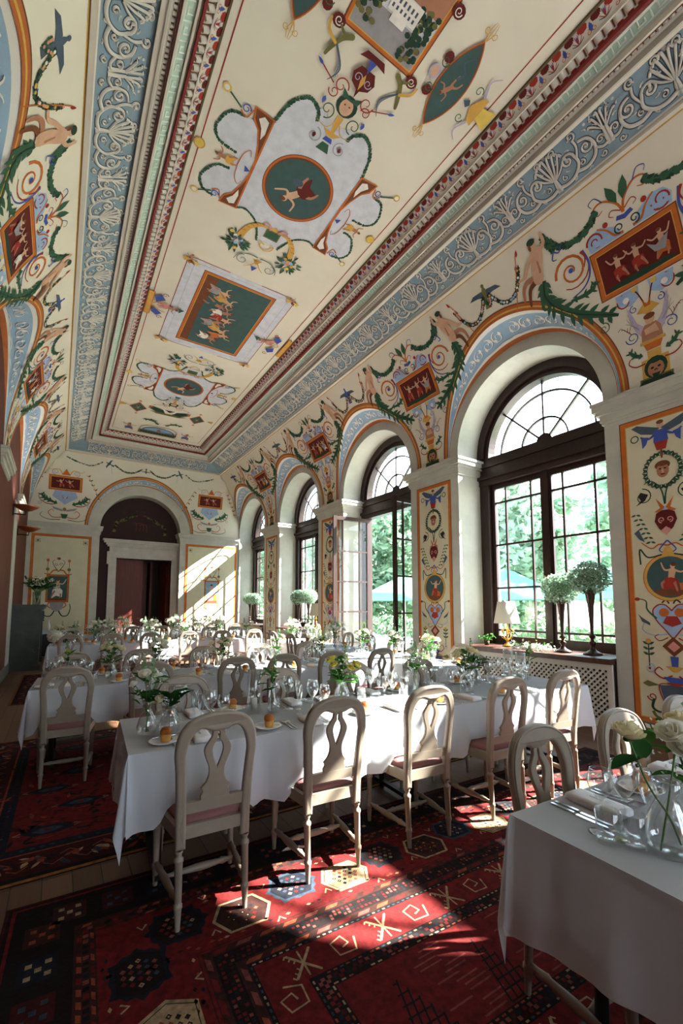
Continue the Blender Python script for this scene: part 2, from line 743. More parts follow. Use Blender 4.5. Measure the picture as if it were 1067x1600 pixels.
# ------------------------------------------------------------ end recess, door case, doors
mb = MB()
YD = YE + 0.45
mb.prism([(EX - 1.6, 0), (1.62, 0), (1.62, 3.12), (3.40, 3.12), (3.40, 0), (EX + 1.6, 0), (EX + 1.6, 5.6), (EX - 1.6, 5.6)],
         lambda a, b, k: (a, YD if k == 0 else YD + 0.3, b))
tag(mb.build('wall_recess', 'brown_red', fix=True), kind='structure')
mb = MB()
d0, d1 = 1.62, 3.40
for s, x in ((1, d0), (-1, d1)):
    mb.box((min(x, x - s * 0.24), YD - 0.06, 0), (max(x, x - s * 0.24), YD + 0.3, 3.12))
    mb.box((min(x - s * .18, x - s * 0.29), YD - 0.08, 2.9), (max(x - s * .18, x - s * 0.29), YD, 3.33))
mb.box((d0 - 0.24, YD - 0.06, 3.12), (d1 + 0.24, YD + 0.3, 3.33))
mb.box((d0 - 0.22, YD - 0.05, 3.33), (d1 + 0.22, YD + 0.1, 3.50))
for z0, z1, p in ((3.50, 3.55, .05), (3.55, 3.62, .10), (3.62, 3.68, .16), (3.68, 3.74, .2)):
    mb.box((d0 - 0.24 - p, YD - 0.06 - p, z0), (d1 + 0.24 + p, YD + 0.05, z1))
tag(mb.build('trim_2', 'stone'), kind='structure')


def door_leaf(root_name, hinge, width, height, ang, label):
    r = empty(root_name, (hinge[0], hinge[1], 0), ang, label, 'door', None, 'structure')
    mb = MB()
    mb.box((0, -0.022, 0.01), (width, 0.022, height))
    w = width
    for (a, b) in ((0.12, 0.18), (0.24, 0.74), (0.80, 0.95)):
        for sgn in (-1, 1):
            z0, z1 = height * a, height * b
            y = sgn * 0.022
            for (x0, x1, zz0, zz1, dp) in ((.13, w - .13, z0, z1, .012), (.18, w - .18, z0 + .05, z1 - .05, .02)):
                mb.box((x0, min(y, y + sgn * dp), zz0), (x1, max(y, y + sgn * dp), zz1))
    mb.build('panel', 'door_red', r)
    mb = MB()
    for sgn in (-1, 1):
        mb.tube([(w - .06, 0, 1.05), (w - .06, sgn * .05, 1.05), (w - .14, sgn * .05, 1.05)], .008, 6)
    mb.build('handle', mat('brass', (180, 140, 70), .3, 1.0), r)
    return r


door_leaf('door_1', (d0 + .01, YD + 0.2), 0.87, 3.1, 0, 'closed dark red panelled door leaf in the stone doorcase')
door_leaf('door_2', (d1 - .01, YD + 0.2), 0.87, 3.1, radians(100), 'open dark red door leaf at the right of the doorway')
mb = MB()
mb.box((0.6, YD + 2.7, 0), (4.6, YD + 2.8, 3.6))
mb.box((0.5, YD + 0.3, 0), (0.6, YD + 2.8, 3.6))
mb.box((4.5, YD + 0.3, 0), (4.6, YD + 2.8, 3.6))
mb.box((0.5, YD + 0.3, 3.6), (4.6, YD + 2.8, 3.7))
tag(mb.build('wall_corridor', 'black_room'), kind='structure')
mb = MB()
mb.box((2.62, YD + 2.2, 0), (2.95, YD + 2.5, 3.2))
mb.box((3.02, YD + 1.9, 0), (3.1, YD + 2.6, 3.2))
tag(mb.build('trim_3', 'door_red'), kind='structure')

# skirting
mb = MB()
mb.box((XL, YB, 0), (XL + 0.03, YE, 0.22))
mb.box((XL, YE - 0.03, 0), (EX - EHALF, YE, 0.22))
mb.box((EX + EHALF, YE - 0.03, 0), (XR, YE, 0.22))
for y0, y1 in piers:
    mb.box((XR - 0.025, y0, 0), (XR, y1, 0.16))
tag(mb.build('baseboard_room', 'skirting'), kind='structure')

# ------------------------------------------------------------ windows
FX = 6.45        # plane of the window joinery


def ring(mb, yc, zc, r0, r1, x0, x1, a0=0.0, a1=pi, n=36, mi=0):
    prof = [(r0, x0), (r1, x0), (r1, x1), (r0, x1)]
    rows = []
    for i in range(n + 1):
        a = a0 + (a1 - a0) * i / n
        rows.append([(x, yc + r * cos(a), zc + r * sin(a)) for r, x in prof])
    mb.grid(rows, mi, False, close=True)


def casement_mesh(w, z0, z1, hz, vs, outer=0.0):
    """a glazed leaf in local coordinates: x along the leaf from the hinge, y thickness"""
    mb = MB()
    st = 0.085
    mb.box((0, -.025, z0), (st, .025, z1))
    mb.box((w - st, -.025, z0), (w, .025, z1))
    mb.box((st, -.025, z1 - .09), (w - st, .025, z1))
    mb.box((st, -.025, z0), (w - st, .025, z0 + .13))
    for z in hz:
        mb.box((st, -.02, z - .016), (w - st, .02, z + .016))
    for x in vs:
        mb.box((x - .015, -.018, z0 + .13), (x + .015, .018, z1 - .09))
    g = MB()
    g.quad((st, 0, z0 + .13), (w - st, 0, z0 + .13), (w - st, 0, z1 - .09), (st, 0, z1 - .09))
    return mb, g


def make_window(idx, yc, door=False, angs=(0, 0)):
    r = empty('window_%d' % idx, (FX, yc, 0), 0, None, None, None, 'structure')
    mb = MB()
    zb = 0.02 if door else 0.80
    # outer frame, transom and central post
    for s in (-1, 1):
        mb.box((-.10, min(s * 1.22, s * 1.04), zb), (.07, max(s * 1.22, s * 1.04), 4.1))
    ring(mb, 0, 4.13, 1.02, 1.25, -.10, .07)
    ring(mb, 0, 4.13, 1.10, 1.25, -.16, -.10)
    mb.box((-.12, -1.22, 3.64), (.07, 1.22, 4.12))
    mb.box((-.17, -1.22, 3.74), (-.12, 1.22, 3.80))
    mb.box((-.16, -1.22, 3.95), (-.12, 1.22, 4.03))
    mb.box((-.06, -1.04, zb), (.07, 1.04, zb + .06))
    mb.build('window_frame', 'dark_wood', r)
    # fanlight: bars and glass
    mb = MB()
    for a in (pi / 4, pi / 2, 3 * pi / 4):
        c = Vector((0, .56 * cos(a), 4.12 + .56 * sin(a)))
        rad = Vector((0, cos(a), sin(a)))
        mb.obox(c, Vector((.02, 0, 0)), rad * .48, Vector((0, -sin(a), cos(a))) * .014)
    ring(mb, 0, 4.12, .10, .14, -.02, .02)
    ring(mb, 0, 4.12, .0, .10, -.035, .02, n=16)
    ring(mb, 0, 4.12, .385, .41, -.02, .02)
    ring(mb, 0, 4.12, .80, .825, -.02, .02)
    mb.build('fanlight_bars', 'dark_wood', r)
    mb = MB()
    pts = [(0.0, 1.03 * cos(pi * i / 40), 4.12 + 1.03 * sin(pi * i / 40)) for i in range(41)]
    mb.add(pts, [tuple(range(41))])
    mb.build('fanlight_glass', 'window_glass', r)
    hz = [1.08, 1.80, 2.55, 3.30] if not door else [0.62, 1.35, 2.07, 2.80]
    for s, ang in ((1, angs[0]), (-1, angs[1])):
        w = 1.04
        mbb, g = casement_mesh(w, zb + .05, 3.64, hz, [.30, .78])
        if s < 0:
            rot = radians(90)
        else:
            rot = radians(-90)
        # hinge at the jamb, leaf runs towards the centre
        c = mbb.build('casement', 'dark_wood', r)
        c.location = (0, s * 1.05, 0)
        c.rotation_euler = (0, 0, rot + ang)
        gg = g.build('pane', 'window_glass', c)
        if not door:
            kb = MB()
            kb.ball((w - .04, (-.05 if s < 0 else .05) * -1, 1.95), .02)
            kb.build('knob', MATS['brass'], c)
        else:
            kb = MB()
            for q in (-1, 1):
                kb.tube([(w - .04, q * .02, 1.12), (w - .04, q * .07, 1.12), (w - .12, q * .07, 1.10), (w - .14, q * .06, 1.07)], .009, 6)
                kb.box((w - .06, q * .02 - .006, 0.98), (w - .02, q * .02 + .006, 1.24))
            kb.build('handle', mat('iron', (40, 36, 34), .4, .8), c)
    if not door:
        # closing stile where the two leaves meet
        mb = MB()
        mb.box((-.06, -.045, .86), (-.025, .045, 3.64))
        mb.build('meeting_stile', 'dark_wood', r)
    return r


make_window(1, WIN_Y[1])
make_window(2, WIN_Y[2])
make_window(3, WIN_Y[3], True, (radians(-93), radians(93)))
make_window(4, WIN_Y[4])
make_window(5, WIN_Y[5])

# ------------------------------------------------------------ outside the windows
mat('terrace', (206, 202, 194), 0.8, rgb2=(194, 190, 182), scale=3)
mat('lawn', (150, 172, 120), 0.9, rgb2=(128, 152, 100), scale=2)
mat('teal_canvas', (84, 150, 138), 0.8)
mat('pole_white', (220, 218, 210), 0.5)
mat('bark', (70, 56, 44), 0.9)
leaf_mat('tree_leaf', (106, 138, 110), (152, 178, 150))
leaf_mat('tree_leaf_pale', (134, 162, 140), (180, 200, 180))
leaf_mat('hedge_leaf', (100, 134, 92), (150, 178, 132))

mb = MB()
mb.box((XR + 0.72, -22, -0.4), (16, 48, -0.12))
tag(mb.build('terrace_ground', 'terrace'), kind='structure')
mb = MB()
mb.box((16, -22, -0.5), (60, 70, -0.15))
tag(mb.build('garden_ground', 'lawn'), kind='structure')


def leaf_quad(mb, c, size, rnd, mi=0, droop=0.0):
    a = Vector((rnd.gauss(0, 1), rnd.gauss(0, 1), rnd.gauss(0, .7)))
    if a.length < 1e-3:
        a = Vector((1, 0, 0))
    a.normalize()
    b = a.cross(Vector((rnd.gauss(0, 1), rnd.gauss(0, 1), rnd.gauss(0, 1))))
    if b.length < 1e-3:
        b = a.orthogonal()
    b.normalize()
    c = Vector(c)
    a = a * size
    b = b * size * 0.55
    mb.add([tuple(c - a), tuple(c + b - a * .1), tuple(c + a), tuple(c - b - a * .1)], [(0, 1, 2, 3)], mi)


def make_tree(loc, h, r, n, seed, leafm, label):
    rnd = random.Random(seed)
    t = empty('garden_tree', loc, 0, label, 'tree', 'trees beyond the terrace')
    mb = MB()
    mb.tube([(0, 0, -.2), (.1, .05, h * .3), (.0, .15, h * .6)], [.28, .2, .1], 8)
    for k in range(5):
        a = k * 1.26
        mb.tube([(.05, .1, h * (.28 + .05 * k)), (r * .6 * cos(a), r * .6 * sin(a), h * (.55 + .06 * k))], [.1, .03], 6)
    mb.build('trunk', 'bark', t)
    mb = MB()
    clumps = []
    for k in range(44):
        a, u = rnd.uniform(0, 2 * pi), rnd.random()
        z = h * (.14 + .80 * rnd.random())
        rr = r * sqrt(max(.05, 1 - ((z / h - .55) / .5) ** 2)) * sqrt(u)
        clumps.append((rr * cos(a), rr * sin(a), z, rnd.uniform(.7, 1.5) * r * .34))
    for i in range(n):
        c = clumps[i % len(clumps)]
        v = Vector((rnd.gauss(0, 1), rnd.gauss(0, 1), rnd.gauss(0, 1))).normalized() * c[3] * rnd.random() ** .4
        leaf_quad(mb, (c[0] + v.x, c[1] + v.y, c[2] + v.z * .8), rnd.uniform(.2, .36), rnd)
    mb.build('foliage', leafm, t)
    return t


TL = ['broad pale tree behind the big near window, left of its central post',
      'broad pale tree behind the big near window, right of its central post',
      'dark green tree seen through the open terrace doorway',
      'pale tree standing beyond the terrace, behind the third window along',
      'tree beyond the terrace seen through the farthest window',
      'tall pale tree far behind the parasols at the near window',
      'tree at the far end of the terrace beyond the doorway']
for i, (x, y, h, r, n, lm) in enumerate([(22, 16.0, 9.5, 3.6, 9000, 'tree_leaf_pale'), (23, 7.6, 10.5, 3.3, 9000, 'tree_leaf_pale'), (20, 23.5, 9.0, 3.6, 9000, 'tree_leaf'),
                                         (25, 39, 10, 3.6, 6000, 'tree_leaf_pale'), (22, 50, 10, 4, 5000, 'tree_leaf'), (33, 13, 13, 4.6, 9000, 'tree_leaf_pale'), (20.5, 30.4, 9, 3.0, 6000, 'tree_leaf')]):
    make_tree((x, y, -.15), h, r, n, 30 + i, lm, TL[i])
# unseen tree added by the nearest bay to break the sunlight up
rnd = random.Random(5)
t = empty('dapple_tree', (11.4, -3.4, -.12), 0, 'unseen leafy tree added by the nearest bay to dapple the sunlight', 'tree')
mb = MB()
mb.tube([(0, 0, -.1), (.1, .1, 3), (.0, .3, 5.5)], [.16, .13, .06], 8)
for k in range(6):
    a = k * 1.05
    mb.tube([(.05, .2, 3.6 + .3 * k), (1.5 * cos(a), 1.5 * sin(a), 4.6 + .35 * k)], [.05, .015], 6)
mb.build('trunk', 'bark', t)
mb = MB()
for k in range(20):
    a, rr = rnd.uniform(0, 2 * pi), 1.9 * sqrt(rnd.random())
    c = Vector((rr * cos(a), rr * sin(a), rnd.uniform(4.2, 7.2)))
    for i in range(22):
        v = Vector((rnd.gauss(0, 1), rnd.gauss(0, 1), rnd.gauss(0, 1))) * .2
        leaf_quad(mb, c + v, rnd.uniform(.07, .13), rnd)
mb.build('foliage', 'tree_leaf', t)


def make_parasol(loc, r, zr, zt, label):
    p = empty('garden_parasol', loc, 0, label, 'parasol', 'teal parasols on the terrace')
    mb = MB()
    mb.tube([(0, 0, 0), (0, 0, zt)], .03, 8)
    mb.build('pole', 'pole_white', p)
    mb = MB()
    mb.lathe([(.32, 0), (.32, .05), (.06, .09)], 16)
    mb.build('base', 'pole_white', p)
    mb = MB()
    n = 8
    rows = []
    for k in range(7):
        f = k / 6
        rr = .02 + (r - .02) * f
        z = zt + (zr - zt) * (f ** 1.15)
        row = []
        for i in range(n * 4):
            a = 2 * pi * i / (n * 4)
            s = 1 - .05 * f * abs(sin(n / 2 * a))
            row.append((rr * s * cos(a), rr * s * sin(a), z))
        rows.append(row)
    rows.append([(x, y, z - .2) for x, y, z in rows[-1]])
    mb.grid(rows, 0, True, close=True)
    mb.build('canopy', 'teal_canvas', p)
    mb = MB()
    for i in range(8):
        a = 2 * pi * i / 8
        mb.tube([(0, 0, zt - .05), (r * .97 * cos(a), r * .97 * sin(a), zr - .02)], .01, 5)
    mb.build('rib', 'pole_white', p)
    return p


make_parasol((13.0, 9.6, -.12), 1.75, 2.0, 2.9, 'teal parasol behind the gold table lamp, outside the big near window')
make_parasol((13.6, 5.9, -.12), 1.75, 2.0, 2.9, 'teal parasol outside the big near window, behind the tall metal vases')
make_parasol((11.6, 13.2, -.12), 1.75, 2.0, 2.8, 'teal parasol outside the open terrace doorway')
#make_parasol((8.5, -.6, -.12), 1.6, 2.1, 2.8, 'teal parasol standing close outside the nearest bay')

# white columns of the terrace
for (x, y, lb) in ((7.35, 5.75, 'white stone column outside the pier between the near window and the doorway'),):
    c = empty('terrace_column', (x, y, -.12), 0, lb, 'column')
    mb = MB()
    mb.lathe([(.26, .62), (.26, .66), (.21, .72), (.2, 1.0), (.18, 3.6), (.2, 3.7)], 24)
    mb.build('shaft', 'stone_light', c)
    mb = MB()
    mb.box((-.36, -.36, 0), (.36, .36, .55))
    mb.lathe([(.34, .55), (.34, .60), (.27, .64)], 24)
    mb.build('pedestal', 'stone_light', c)
    mb = MB()
    mb.lathe([(.2, 3.7), (.28, 3.8), (.28, 3.85)], 24)
    mb.box((-.3, -.3, 3.85), (.3, .3, 3.95))
    mb.build('capital', 'stone_light', c)

# low flower hedge at the terrace edge
rnd = random.Random(11)
mb = MB()
mat('bloom_pink', (226, 190, 186), .8)
mat('bloom_white', (240, 238, 230), .7)
for i in range(4200):
    y = rnd.uniform(3, 34)
    c = (15.2 + rnd.gauss(0, .3), y, rnd.uniform(-.1, .85 + .15 * sin(y * 2.1)))
    leaf_quad(mb, c, rnd.uniform(.08, .16), rnd, 0 if rnd.random() < .8 else rnd.choice((1, 2)))
tag(mb.build('flower_hedge', ['hedge_leaf', 'bloom_pink', 'bloom_white']), 'low hedge with pale blossoms along the terrace edge', 'hedge', None, 'stuff')

# ------------------------------------------------------------ furniture
mat('chair_paint', (142, 130, 114), 0.42, rgb2=(134, 122, 106), scale=9)
mat('mauve_seat', (142, 96, 92), 0.85, bump=.2, scale=300)
leaf_mat('linen', (226, 230, 234))
MATS['linen'].node_tree.nodes['Mix Shader'].inputs['Fac'].default_value = 0.42
mat('black_metal', (24, 23, 23), 0.45)
mat('plank', (90, 70, 52), 0.6)


def curve_plate(loops, thick, bevel, res=2):
    """flat outline(s) given as (x,z) loops -> thick bevelled plate mesh, in the xz plane, y thickness"""
    cu = bpy.data.curves.new('tmp', 'CURVE')
    cu.dimensions = '2D'
    cu.fill_mode = 'BOTH'
    cu.extrude = max(thick / 2 - bevel, 0.0001)
    cu.bevel_depth = bevel
    cu.bevel_resolution = res
    cu.offset = -bevel
    for lp in loops:
        s = cu.splines.new('POLY')
        s.points.add(len(lp) - 1)
        for p, (x, z) in zip(s.points, lp):
            p.co = (x, z, 0, 1)
        s.use_cyclic_u = True
    ob = bpy.data.objects.new('tmp', cu)
    COL.objects.link(ob)
    dg = bpy.context.evaluated_depsgraph_get()
    me = bpy.data.meshes.new_from_object(ob.evaluated_get(dg))
    bpy.data.objects.remove(ob)
    bpy.data.curves.remove(cu)
    mb = MB()
    mb.add([(v.co.x, v.co.z, v.co.y) for v in me.vertices], [tuple(p.vertices) for p in me.polygons], 0, False)
    bpy.data.meshes.remove(me)
    return mb


def spline(pts, n=6, closed=False):
    """Catmull-Rom through 2-D or 3-D points"""
    P = [Vector(p) for p in pts]
    N = len(P)
    out = []
    segs = N if closed else N - 1
    for i in range(segs):
        p0 = P[(i - 1) % N] if (closed or i > 0) else P[0]
        p1 = P[i]
        p2 = P[(i + 1) % N]
        p3 = P[(i + 2) % N] if (closed or i < N - 2) else P[-1]
        for k in range(n):
            t = k / n
            out.append(tuple(0.5 * ((2 * p1) + (p2 - p0) * t + (2 * p0 - 5 * p1 + 4 * p2 - p3) * t * t + (3 * p1 - p0 - 3 * p2 + p3) * t ** 3)))
    if not closed:
        out.append(tuple(P[-1]))
    return out


def lean(mb, y0=-0.205):
    for i, (x, y, z) in enumerate(mb.v):
        k = max(0.0, z - 0.44)
        f = smoothstep((z - .45) / .5)
        dy = -0.10 * k - 0.018 * f * (1 - (x / .2) ** 2)
        mb.v[i] = (x, y0 + y + dy - 0.04 * max(0, (.357 - z)), z)


def smooth_all(mb):
    mb.s = [True] * len(mb.s)


def make_chair():
    r = empty('dining_chair', (0, 0, 0), 0, 'white painted chair', 'chair')
    # back frame: stiles and arched crest
    outer = [(-.178, .352), (-.180, .45), (-.183, .60), (-.190, .72), (-.197, .785), (-.195, .84), (-.181, .895), (-.150, .942), (-.105, .970), (-.055, .984), (0, .988)]
    outer_l = outer[:3] + [(p[0], p[1]) for p in spline(outer[2:], 4)][1:]
    left = outer_l
    full_outer = left + [(-x, z) for x, z in reversed(left[:-1])]
    inner = [(.026, .895), (.045, .899), (.068, .909), (.090, .910), (.114, .892), (.135, .852), (.148, .79), (.144, .72), (.137, .61), (.133, .52), (.130, .352)]
    inner_r = spline(inner[:9], 3) + inner[9:]
    full_inner = list(reversed([(x, z) for x, z in inner_r])) + [(-x, z) for x, z in inner_r]
    mb = curve_plate([full_outer + full_inner], .040, .0135)
    lean(mb)
    # bead round the front of the arch
    bead = MB()
    arch = [p for p in full_outer if p[1] > .56]
    pts = []
    for x, z in arch:
        c = Vector((0, .78))
        d = (Vector((x, z)) - c)
        q = Vector((x, z)) - d.normalized() * .009
        pts.append((q.x, .018, q.y))
    bead.tube(pts, .0055, 6)
    lean(bead)
    mb.add(bead.v, bead.f, 0, True)
    o = mb.build('back_frame', 'chair_paint', r)
    # splat
    right = [(.026, .912), (.030, .885), (.033, .868), (.048, .845), (.063, .818), (.064, .792), (.052, .755), (.039, .72), (.038, .68), (.049, .648), (.072, .622), (.064, .612), (.062, .602), (.072, .585), (.068, .558)]
    rs = spline(right[:10], 3) + right[10:]
    loop = rs + [(-x, z) for x, z in reversed(rs)]
    hole_r = [(0, .892), (.005, .882), (.005, .855), (.016, .838), (.025, .812), (.023, .785), (.011, .745), (0, .716)]
    hs = spline(hole_r, 3)
    hole = hs + [(-x, z) for x, z in reversed(hs[1:-1])]
    mb = curve_plate([loop, hole], .020, .005)
    lean(mb)
    mb.build('splat', 'chair_paint', r)
    mb = MB()
    mb.box((-.138, -.012, .512), (.138, .012, .566))
    lean(mb)
    mb.build('back_rail', 'chair_paint', r)
    # seat frame
    mb = MB()
    c = [(-.165, -.205), (.165, -.205), (.225, .195), (-.225, .195)]
    for i in range(4):
        a, b = Vector((*c[i], 0)), Vector((*c[(i + 1) % 4], 0))
        dv = (b - a)
        nrm = Vector((dv.y, -dv.x, 0)).normalized() * .012
        mb.obox((a + b) / 2 + Vector((0, 0, .426)), dv / 2, nrm, (0, 0, .030))
    mb.build('seat_frame', 'chair_paint', r)
    mb = MB()
    rows = []
    for (s, z) in ((.90, .432), (.97, .452), (.965, .468), (.90, .482), (.6, .49), (.0, .492)):
        rows.append([(x * s, -.005 + (y + .005) * s, z) for (x, y) in [(-.155, -.19), (0, -.195), (.155, -.19), (.188, 0), (.216, .19), (0, .20), (-.216, .19), (-.188, 0)]])
    mb.grid(rows, 0, True, close=True)
    mb.build('seat_cushion', 'mauve_seat', r)
    # legs
    prof = [(.0115, 0), (.0125, .03), (.017, .098), (.0205, .104), (.0205, .116), (.016, .122), (.0165, .13), (.0195, .296), (.0225, .302), (.0225, .314), (.015, .322), (.013, .333), (.019, .342), (.02, .352)]

    def leg(name, x, y, y1, front):
        m = MB()
        n = 16
        rows = []
        for rr, z in prof:
            row = []
            for i in range(n):
                f = 1.0 if (i % 2 == 0 or not (.125 < z < .30)) else .86
                row.append((rr * f * cos(2 * pi * i / n), rr * f * sin(2 * pi * i / n), z))
            rows.append(row)
        m.grid(rows, 0, True, close=True)
        if front:
            m.box((-.021, -.021, .35), (.021, .021, .452))
        for i, (a, b, z) in enumerate(m.v):
            k = z / .352 if z < .352 else 1
            m.v[i] = (x + a, y1 + (y - y1) * k + b, z)
        m.build(name, 'chair_paint', r)
    leg('leg', -.159, -.206, -.226, False)
    leg('leg', .159, -.206, -.226, False)
    leg('leg', -.202, .178, .183, True)
    leg('leg', .202, .178, .183, True)
    # stretchers
    def turned(p, q):
        a, b = Vector(p), Vector(q)
        ts = [0, .08, .16, .2, .24, .42, .5, .58, .76, .8, .84, .92, 1]
        rs_ = [.009, .010, .015, .019, .014, .019, .02, .019, .014, .019, .015, .010, .009]
        m = MB()
        m.tube([a.lerp(b, t) for t in ts], rs_, 8)
        m.build('stretcher', 'chair_paint', r)
    turned((-.160, -.215, .125), (-.202, .182, .125))
    turned((.160, -.215, .125), (.202, .182, .125))
    turned((-.183, 0.02, .125), (.183, 0.02, .125))
    return r


CHAIR = Proto(make_chair())


def tablecloth(L, W, drop, seed, z=.745, nx=64, ny=20, creases=(), rests=((), ())):
    """cloth over an L x W top centred on the origin, hanging drop on all sides with folds at the corners"""
    rnd = random.Random(seed)
    mb = MB()
    r = 0.012
    hx, hy = L / 2, W / 2
    # top
    rows = []
    for i in range(nx + 1):
        x = -hx + L * i / nx
        row = []
        for j in range(ny + 1):
            y = -hy + W * j / ny
            dz = 0.0012 * sin(x * 9 + seed) * sin(y * 7)
            for cxx in creases:
                dz += .004 * math.exp(-((x - cxx) / .006) ** 2)
            row.append((x, y, z + dz))
        rows.append(row)
    mb.grid(rows, 0, True)
    # skirt: go round the edge
    per = []

    def edge(p0, p1, nrm, n):
        for i in range(n):
            f = i / n
            per.append((Vector(p0).lerp(Vector(p1), f), Vector(nrm), None))

    def corner(c, a0):
        for i in range(11):
            a = a0 + pi / 2 * i / 10
            per.append((Vector(c), Vector((cos(a), sin(a))), (i / 10)))
    n1, n2 = int(L / .03), int(W / .03)
    edge((hx, -hy), (hx, hy), (1, 0), n2)
    corner((hx, hy), 0)
    edge((hx, hy), (-hx, hy), (0, 1), n1)
    corner((-hx, hy), pi / 2)
    edge((-hx, hy), (-hx, -hy), (-1, 0), n2)
    corner((-hx, -hy), pi)
    edge((-hx, -hy), (hx, -hy), (0, -1), n1)
    corner((hx, -hy), 3 * pi / 2)
    # arc length and distance to the nearest corner
    N = len(per)
    nd = 12
    phase = rnd.uniform(0, 6)
    rows = [[] for _ in range(nd + 1)]
    for (p, nr, cf) in per:
        dx = hx - abs(p.x)
        dy = hy - abs(p.y)
        along = p.x if abs(nr.y) > abs(nr.x) else p.y
        dist = max(dx, dy) if cf is None else 0.0
        for j in range(nd + 1):
            t = j / nd
            if cf is None:
                ln = drop
                bulge = 0.0
                for c in (rests[0 if nr.y < 0 else 1] if abs(nr.y) > .5 else ()):
                    bulge = max(bulge, smoothstep((.36 - abs(along - c)) / .14))
                # fabric gathers towards the corner fold
                g = math.exp(-dist / .10)
                wave = .010 * sin(along * 11 + phase) + .008 * sin(along * 23 + 2 * phase) + .005 * sin(along * 47 + phase)
                crease = sum(.010 * math.exp(-((along - c) / .008) ** 2) for c in creases) if abs(nr.y) > .5 else 0
                off = .006 + .015 * t + wave * t + crease * (.4 + .6 * t) + .035 * g * t + (.07 if nr.y < 0 else 0.0) * bulge * min(1, t * 1.3) ** 2
                ln += .012 * sin(along * 5 + phase) + .04 * math.exp(-dist / .09)
                if abs(nr.y) > .5:
                    # the hem lies on the chair seats where chairs are pushed in
                    for c in rests[0 if nr.y < 0 else 1]:
                        k = smoothstep((.25 - abs(along - c)) / .08)
                        ln = ln + (min(ln, z - .497 - .004) - ln) * k
            else:
                a = cf * pi / 2
                prof0 = abs(cf - .5) * 2 * 0
                k = 1 / max(cos(a), sin(a))
                ln = drop * k + .02
                prof = abs(cf - .5) * 2
                off = .006 + t * (.045 - .02 * (1 - prof) + .03 * sin(cf * pi * 2) * .5)
            q = p + nr * off * smoothstep(min(1, t * 6 + .2))
            dz = -ln * t
            if j == 0:
                dz = 0.0
                q = p
            elif j == 1:
                dz = min(dz, -.012)
            rows[j].append((q.x, q.y, z + dz))
    mb.grid(rows, 0, True, close=True, flip=True)
    return mb


def make_table(name_label, cloth_label, c, L, W, rz, drop, seed, creases=(), rests=((), ())):
    t = empty('dining_table', (c[0], c[1], 0), rz, name_label, 'table', 'long dining tables')
    mb = MB()
    mb.box((-L / 2 + .01, -W / 2 + .01, .715), (L / 2 - .01, W / 2 - .01, .74))
    mb.build('tabletop', 'plank', t)
    nleg = 2 if L < 2.5 else 3
    xs = [-L / 2 + .18 + (L - .36) * i / (nleg - 1) for i in range(nleg)]
    for x in xs:
        for s in (-1, 1):
            mb = MB()
            mb.tube([(x, s * (W / 2 - .2), .715), (x, s * (W / 2 - .2), .0)], .022, 8)
            mb.build('leg', 'black_metal', t)
        mb = MB()
        mb.box((x - .02, -W / 2 + .12, .03), (x + .02, W / 2 - .12, .06))
        mb.build('leg_brace', 'black_metal', t)
    o = tablecloth(L, W, drop, seed, creases=creases, rests=rests).build('tablecloth', 'linen')
    o.location = (c[0], c[1], 0)
    o.rotation_euler = (0, 0, rz)
    tag(o, cloth_label, 'tablecloth', 'white tablecloths')
    return t


ORD = ['first', 'second', 'third', 'fourth', 'fifth', 'sixth', 'seventh', 'eighth', 'ninth']


class Tbl:
    """a table with its own frame: lx along its length, ly across (ly<0 = first side)"""
    def __init__(self, key, c, L, W, rz, sides, frm):
        self.key, self.c, self.L, self.W, self.rz, self.sides, self.frm = key, c, L, W, rz, sides, frm

    def w(self, lx, ly):
        return (self.c[0] + lx * cos(self.rz) - ly * sin(self.rz), self.c[1] + lx * sin(self.rz) + ly * cos(self.rz))


RZ1 = radians(-3.4)
TABLES = {}


def table_from_corner(key, corner, L, W, rz, sides, frm, tl, cl, drop=.25, seed=1, creases=(), rests=((), ())):
    """corner = the (left, near) corner of the top"""
    c = (corner[0] + cos(rz) * L / 2 - sin(rz) * W / 2, corner[1] + sin(rz) * L / 2 + cos(rz) * W / 2)
    rr = tuple(tuple((x - c[0]) / cos(rz) for x in q) for q in rests) if abs(rz) < 1 else rests
    make_table(tl, cl, c, L, W, rz, drop, seed, creases, rr)
    T = Tbl(key, c, L, W, rz, sides, frm)
    TABLES[key] = T
    return T


T1 = table_from_corner('front long table', (.335, 2.49), 3.93, .80, RZ1, ('near side', 'far side'), 'from the left', 'front long dining table running across the room to the window lattice',
                       'white tablecloth on the front long table, corner hanging low at left', .35, 1, (-1.15, -.42, .33, 1.08), ([.735, 1.42, 2.12, 2.83, 3.52], [.80, 1.53, 2.26, 2.99, 3.74]))
T2 = table_from_corner('second long table', (-.18, 4.80), 3.82, .82, radians(-3.0), ('near side', 'far side'), 'from the left', 'second long dining table from the front, behind the front one',
                       'white tablecloth on the second long table from the front', .34, 2, (-1.2, -.4, .4, 1.2), ([.14, .83, 1.60, 2.12, 2.72, 3.38], [.14, .86, 1.58, 2.3, 3.0]))
TR = table_from_corner('window-side long table', (4.50, 3.78), 5.25, .76, radians(88), ('window side', 'room side'), 'from the near end', 'long dining table running along the windows by the open doors',
                       'sunlit white tablecloth on the table along the windows', .32, 3, (-1.5, -.5, .5, 1.5), ([-2.28, -1.6, -.83, -.1, .65, 1.45, 2.15], [.05, .85, 1.65]))
T3 = table_from_corner('third long table', (-.12, 9.70), 4.2, .84, radians(-2.0), ('near side', 'far side'), 'from the left', 'third long dining table from the front, level with the far windows',
                       'white tablecloth on the third long table from the front', .34, 4, (-1, 0, 1), ([], [.25, .95, 1.65, 2.35, 3.05, 3.7]))
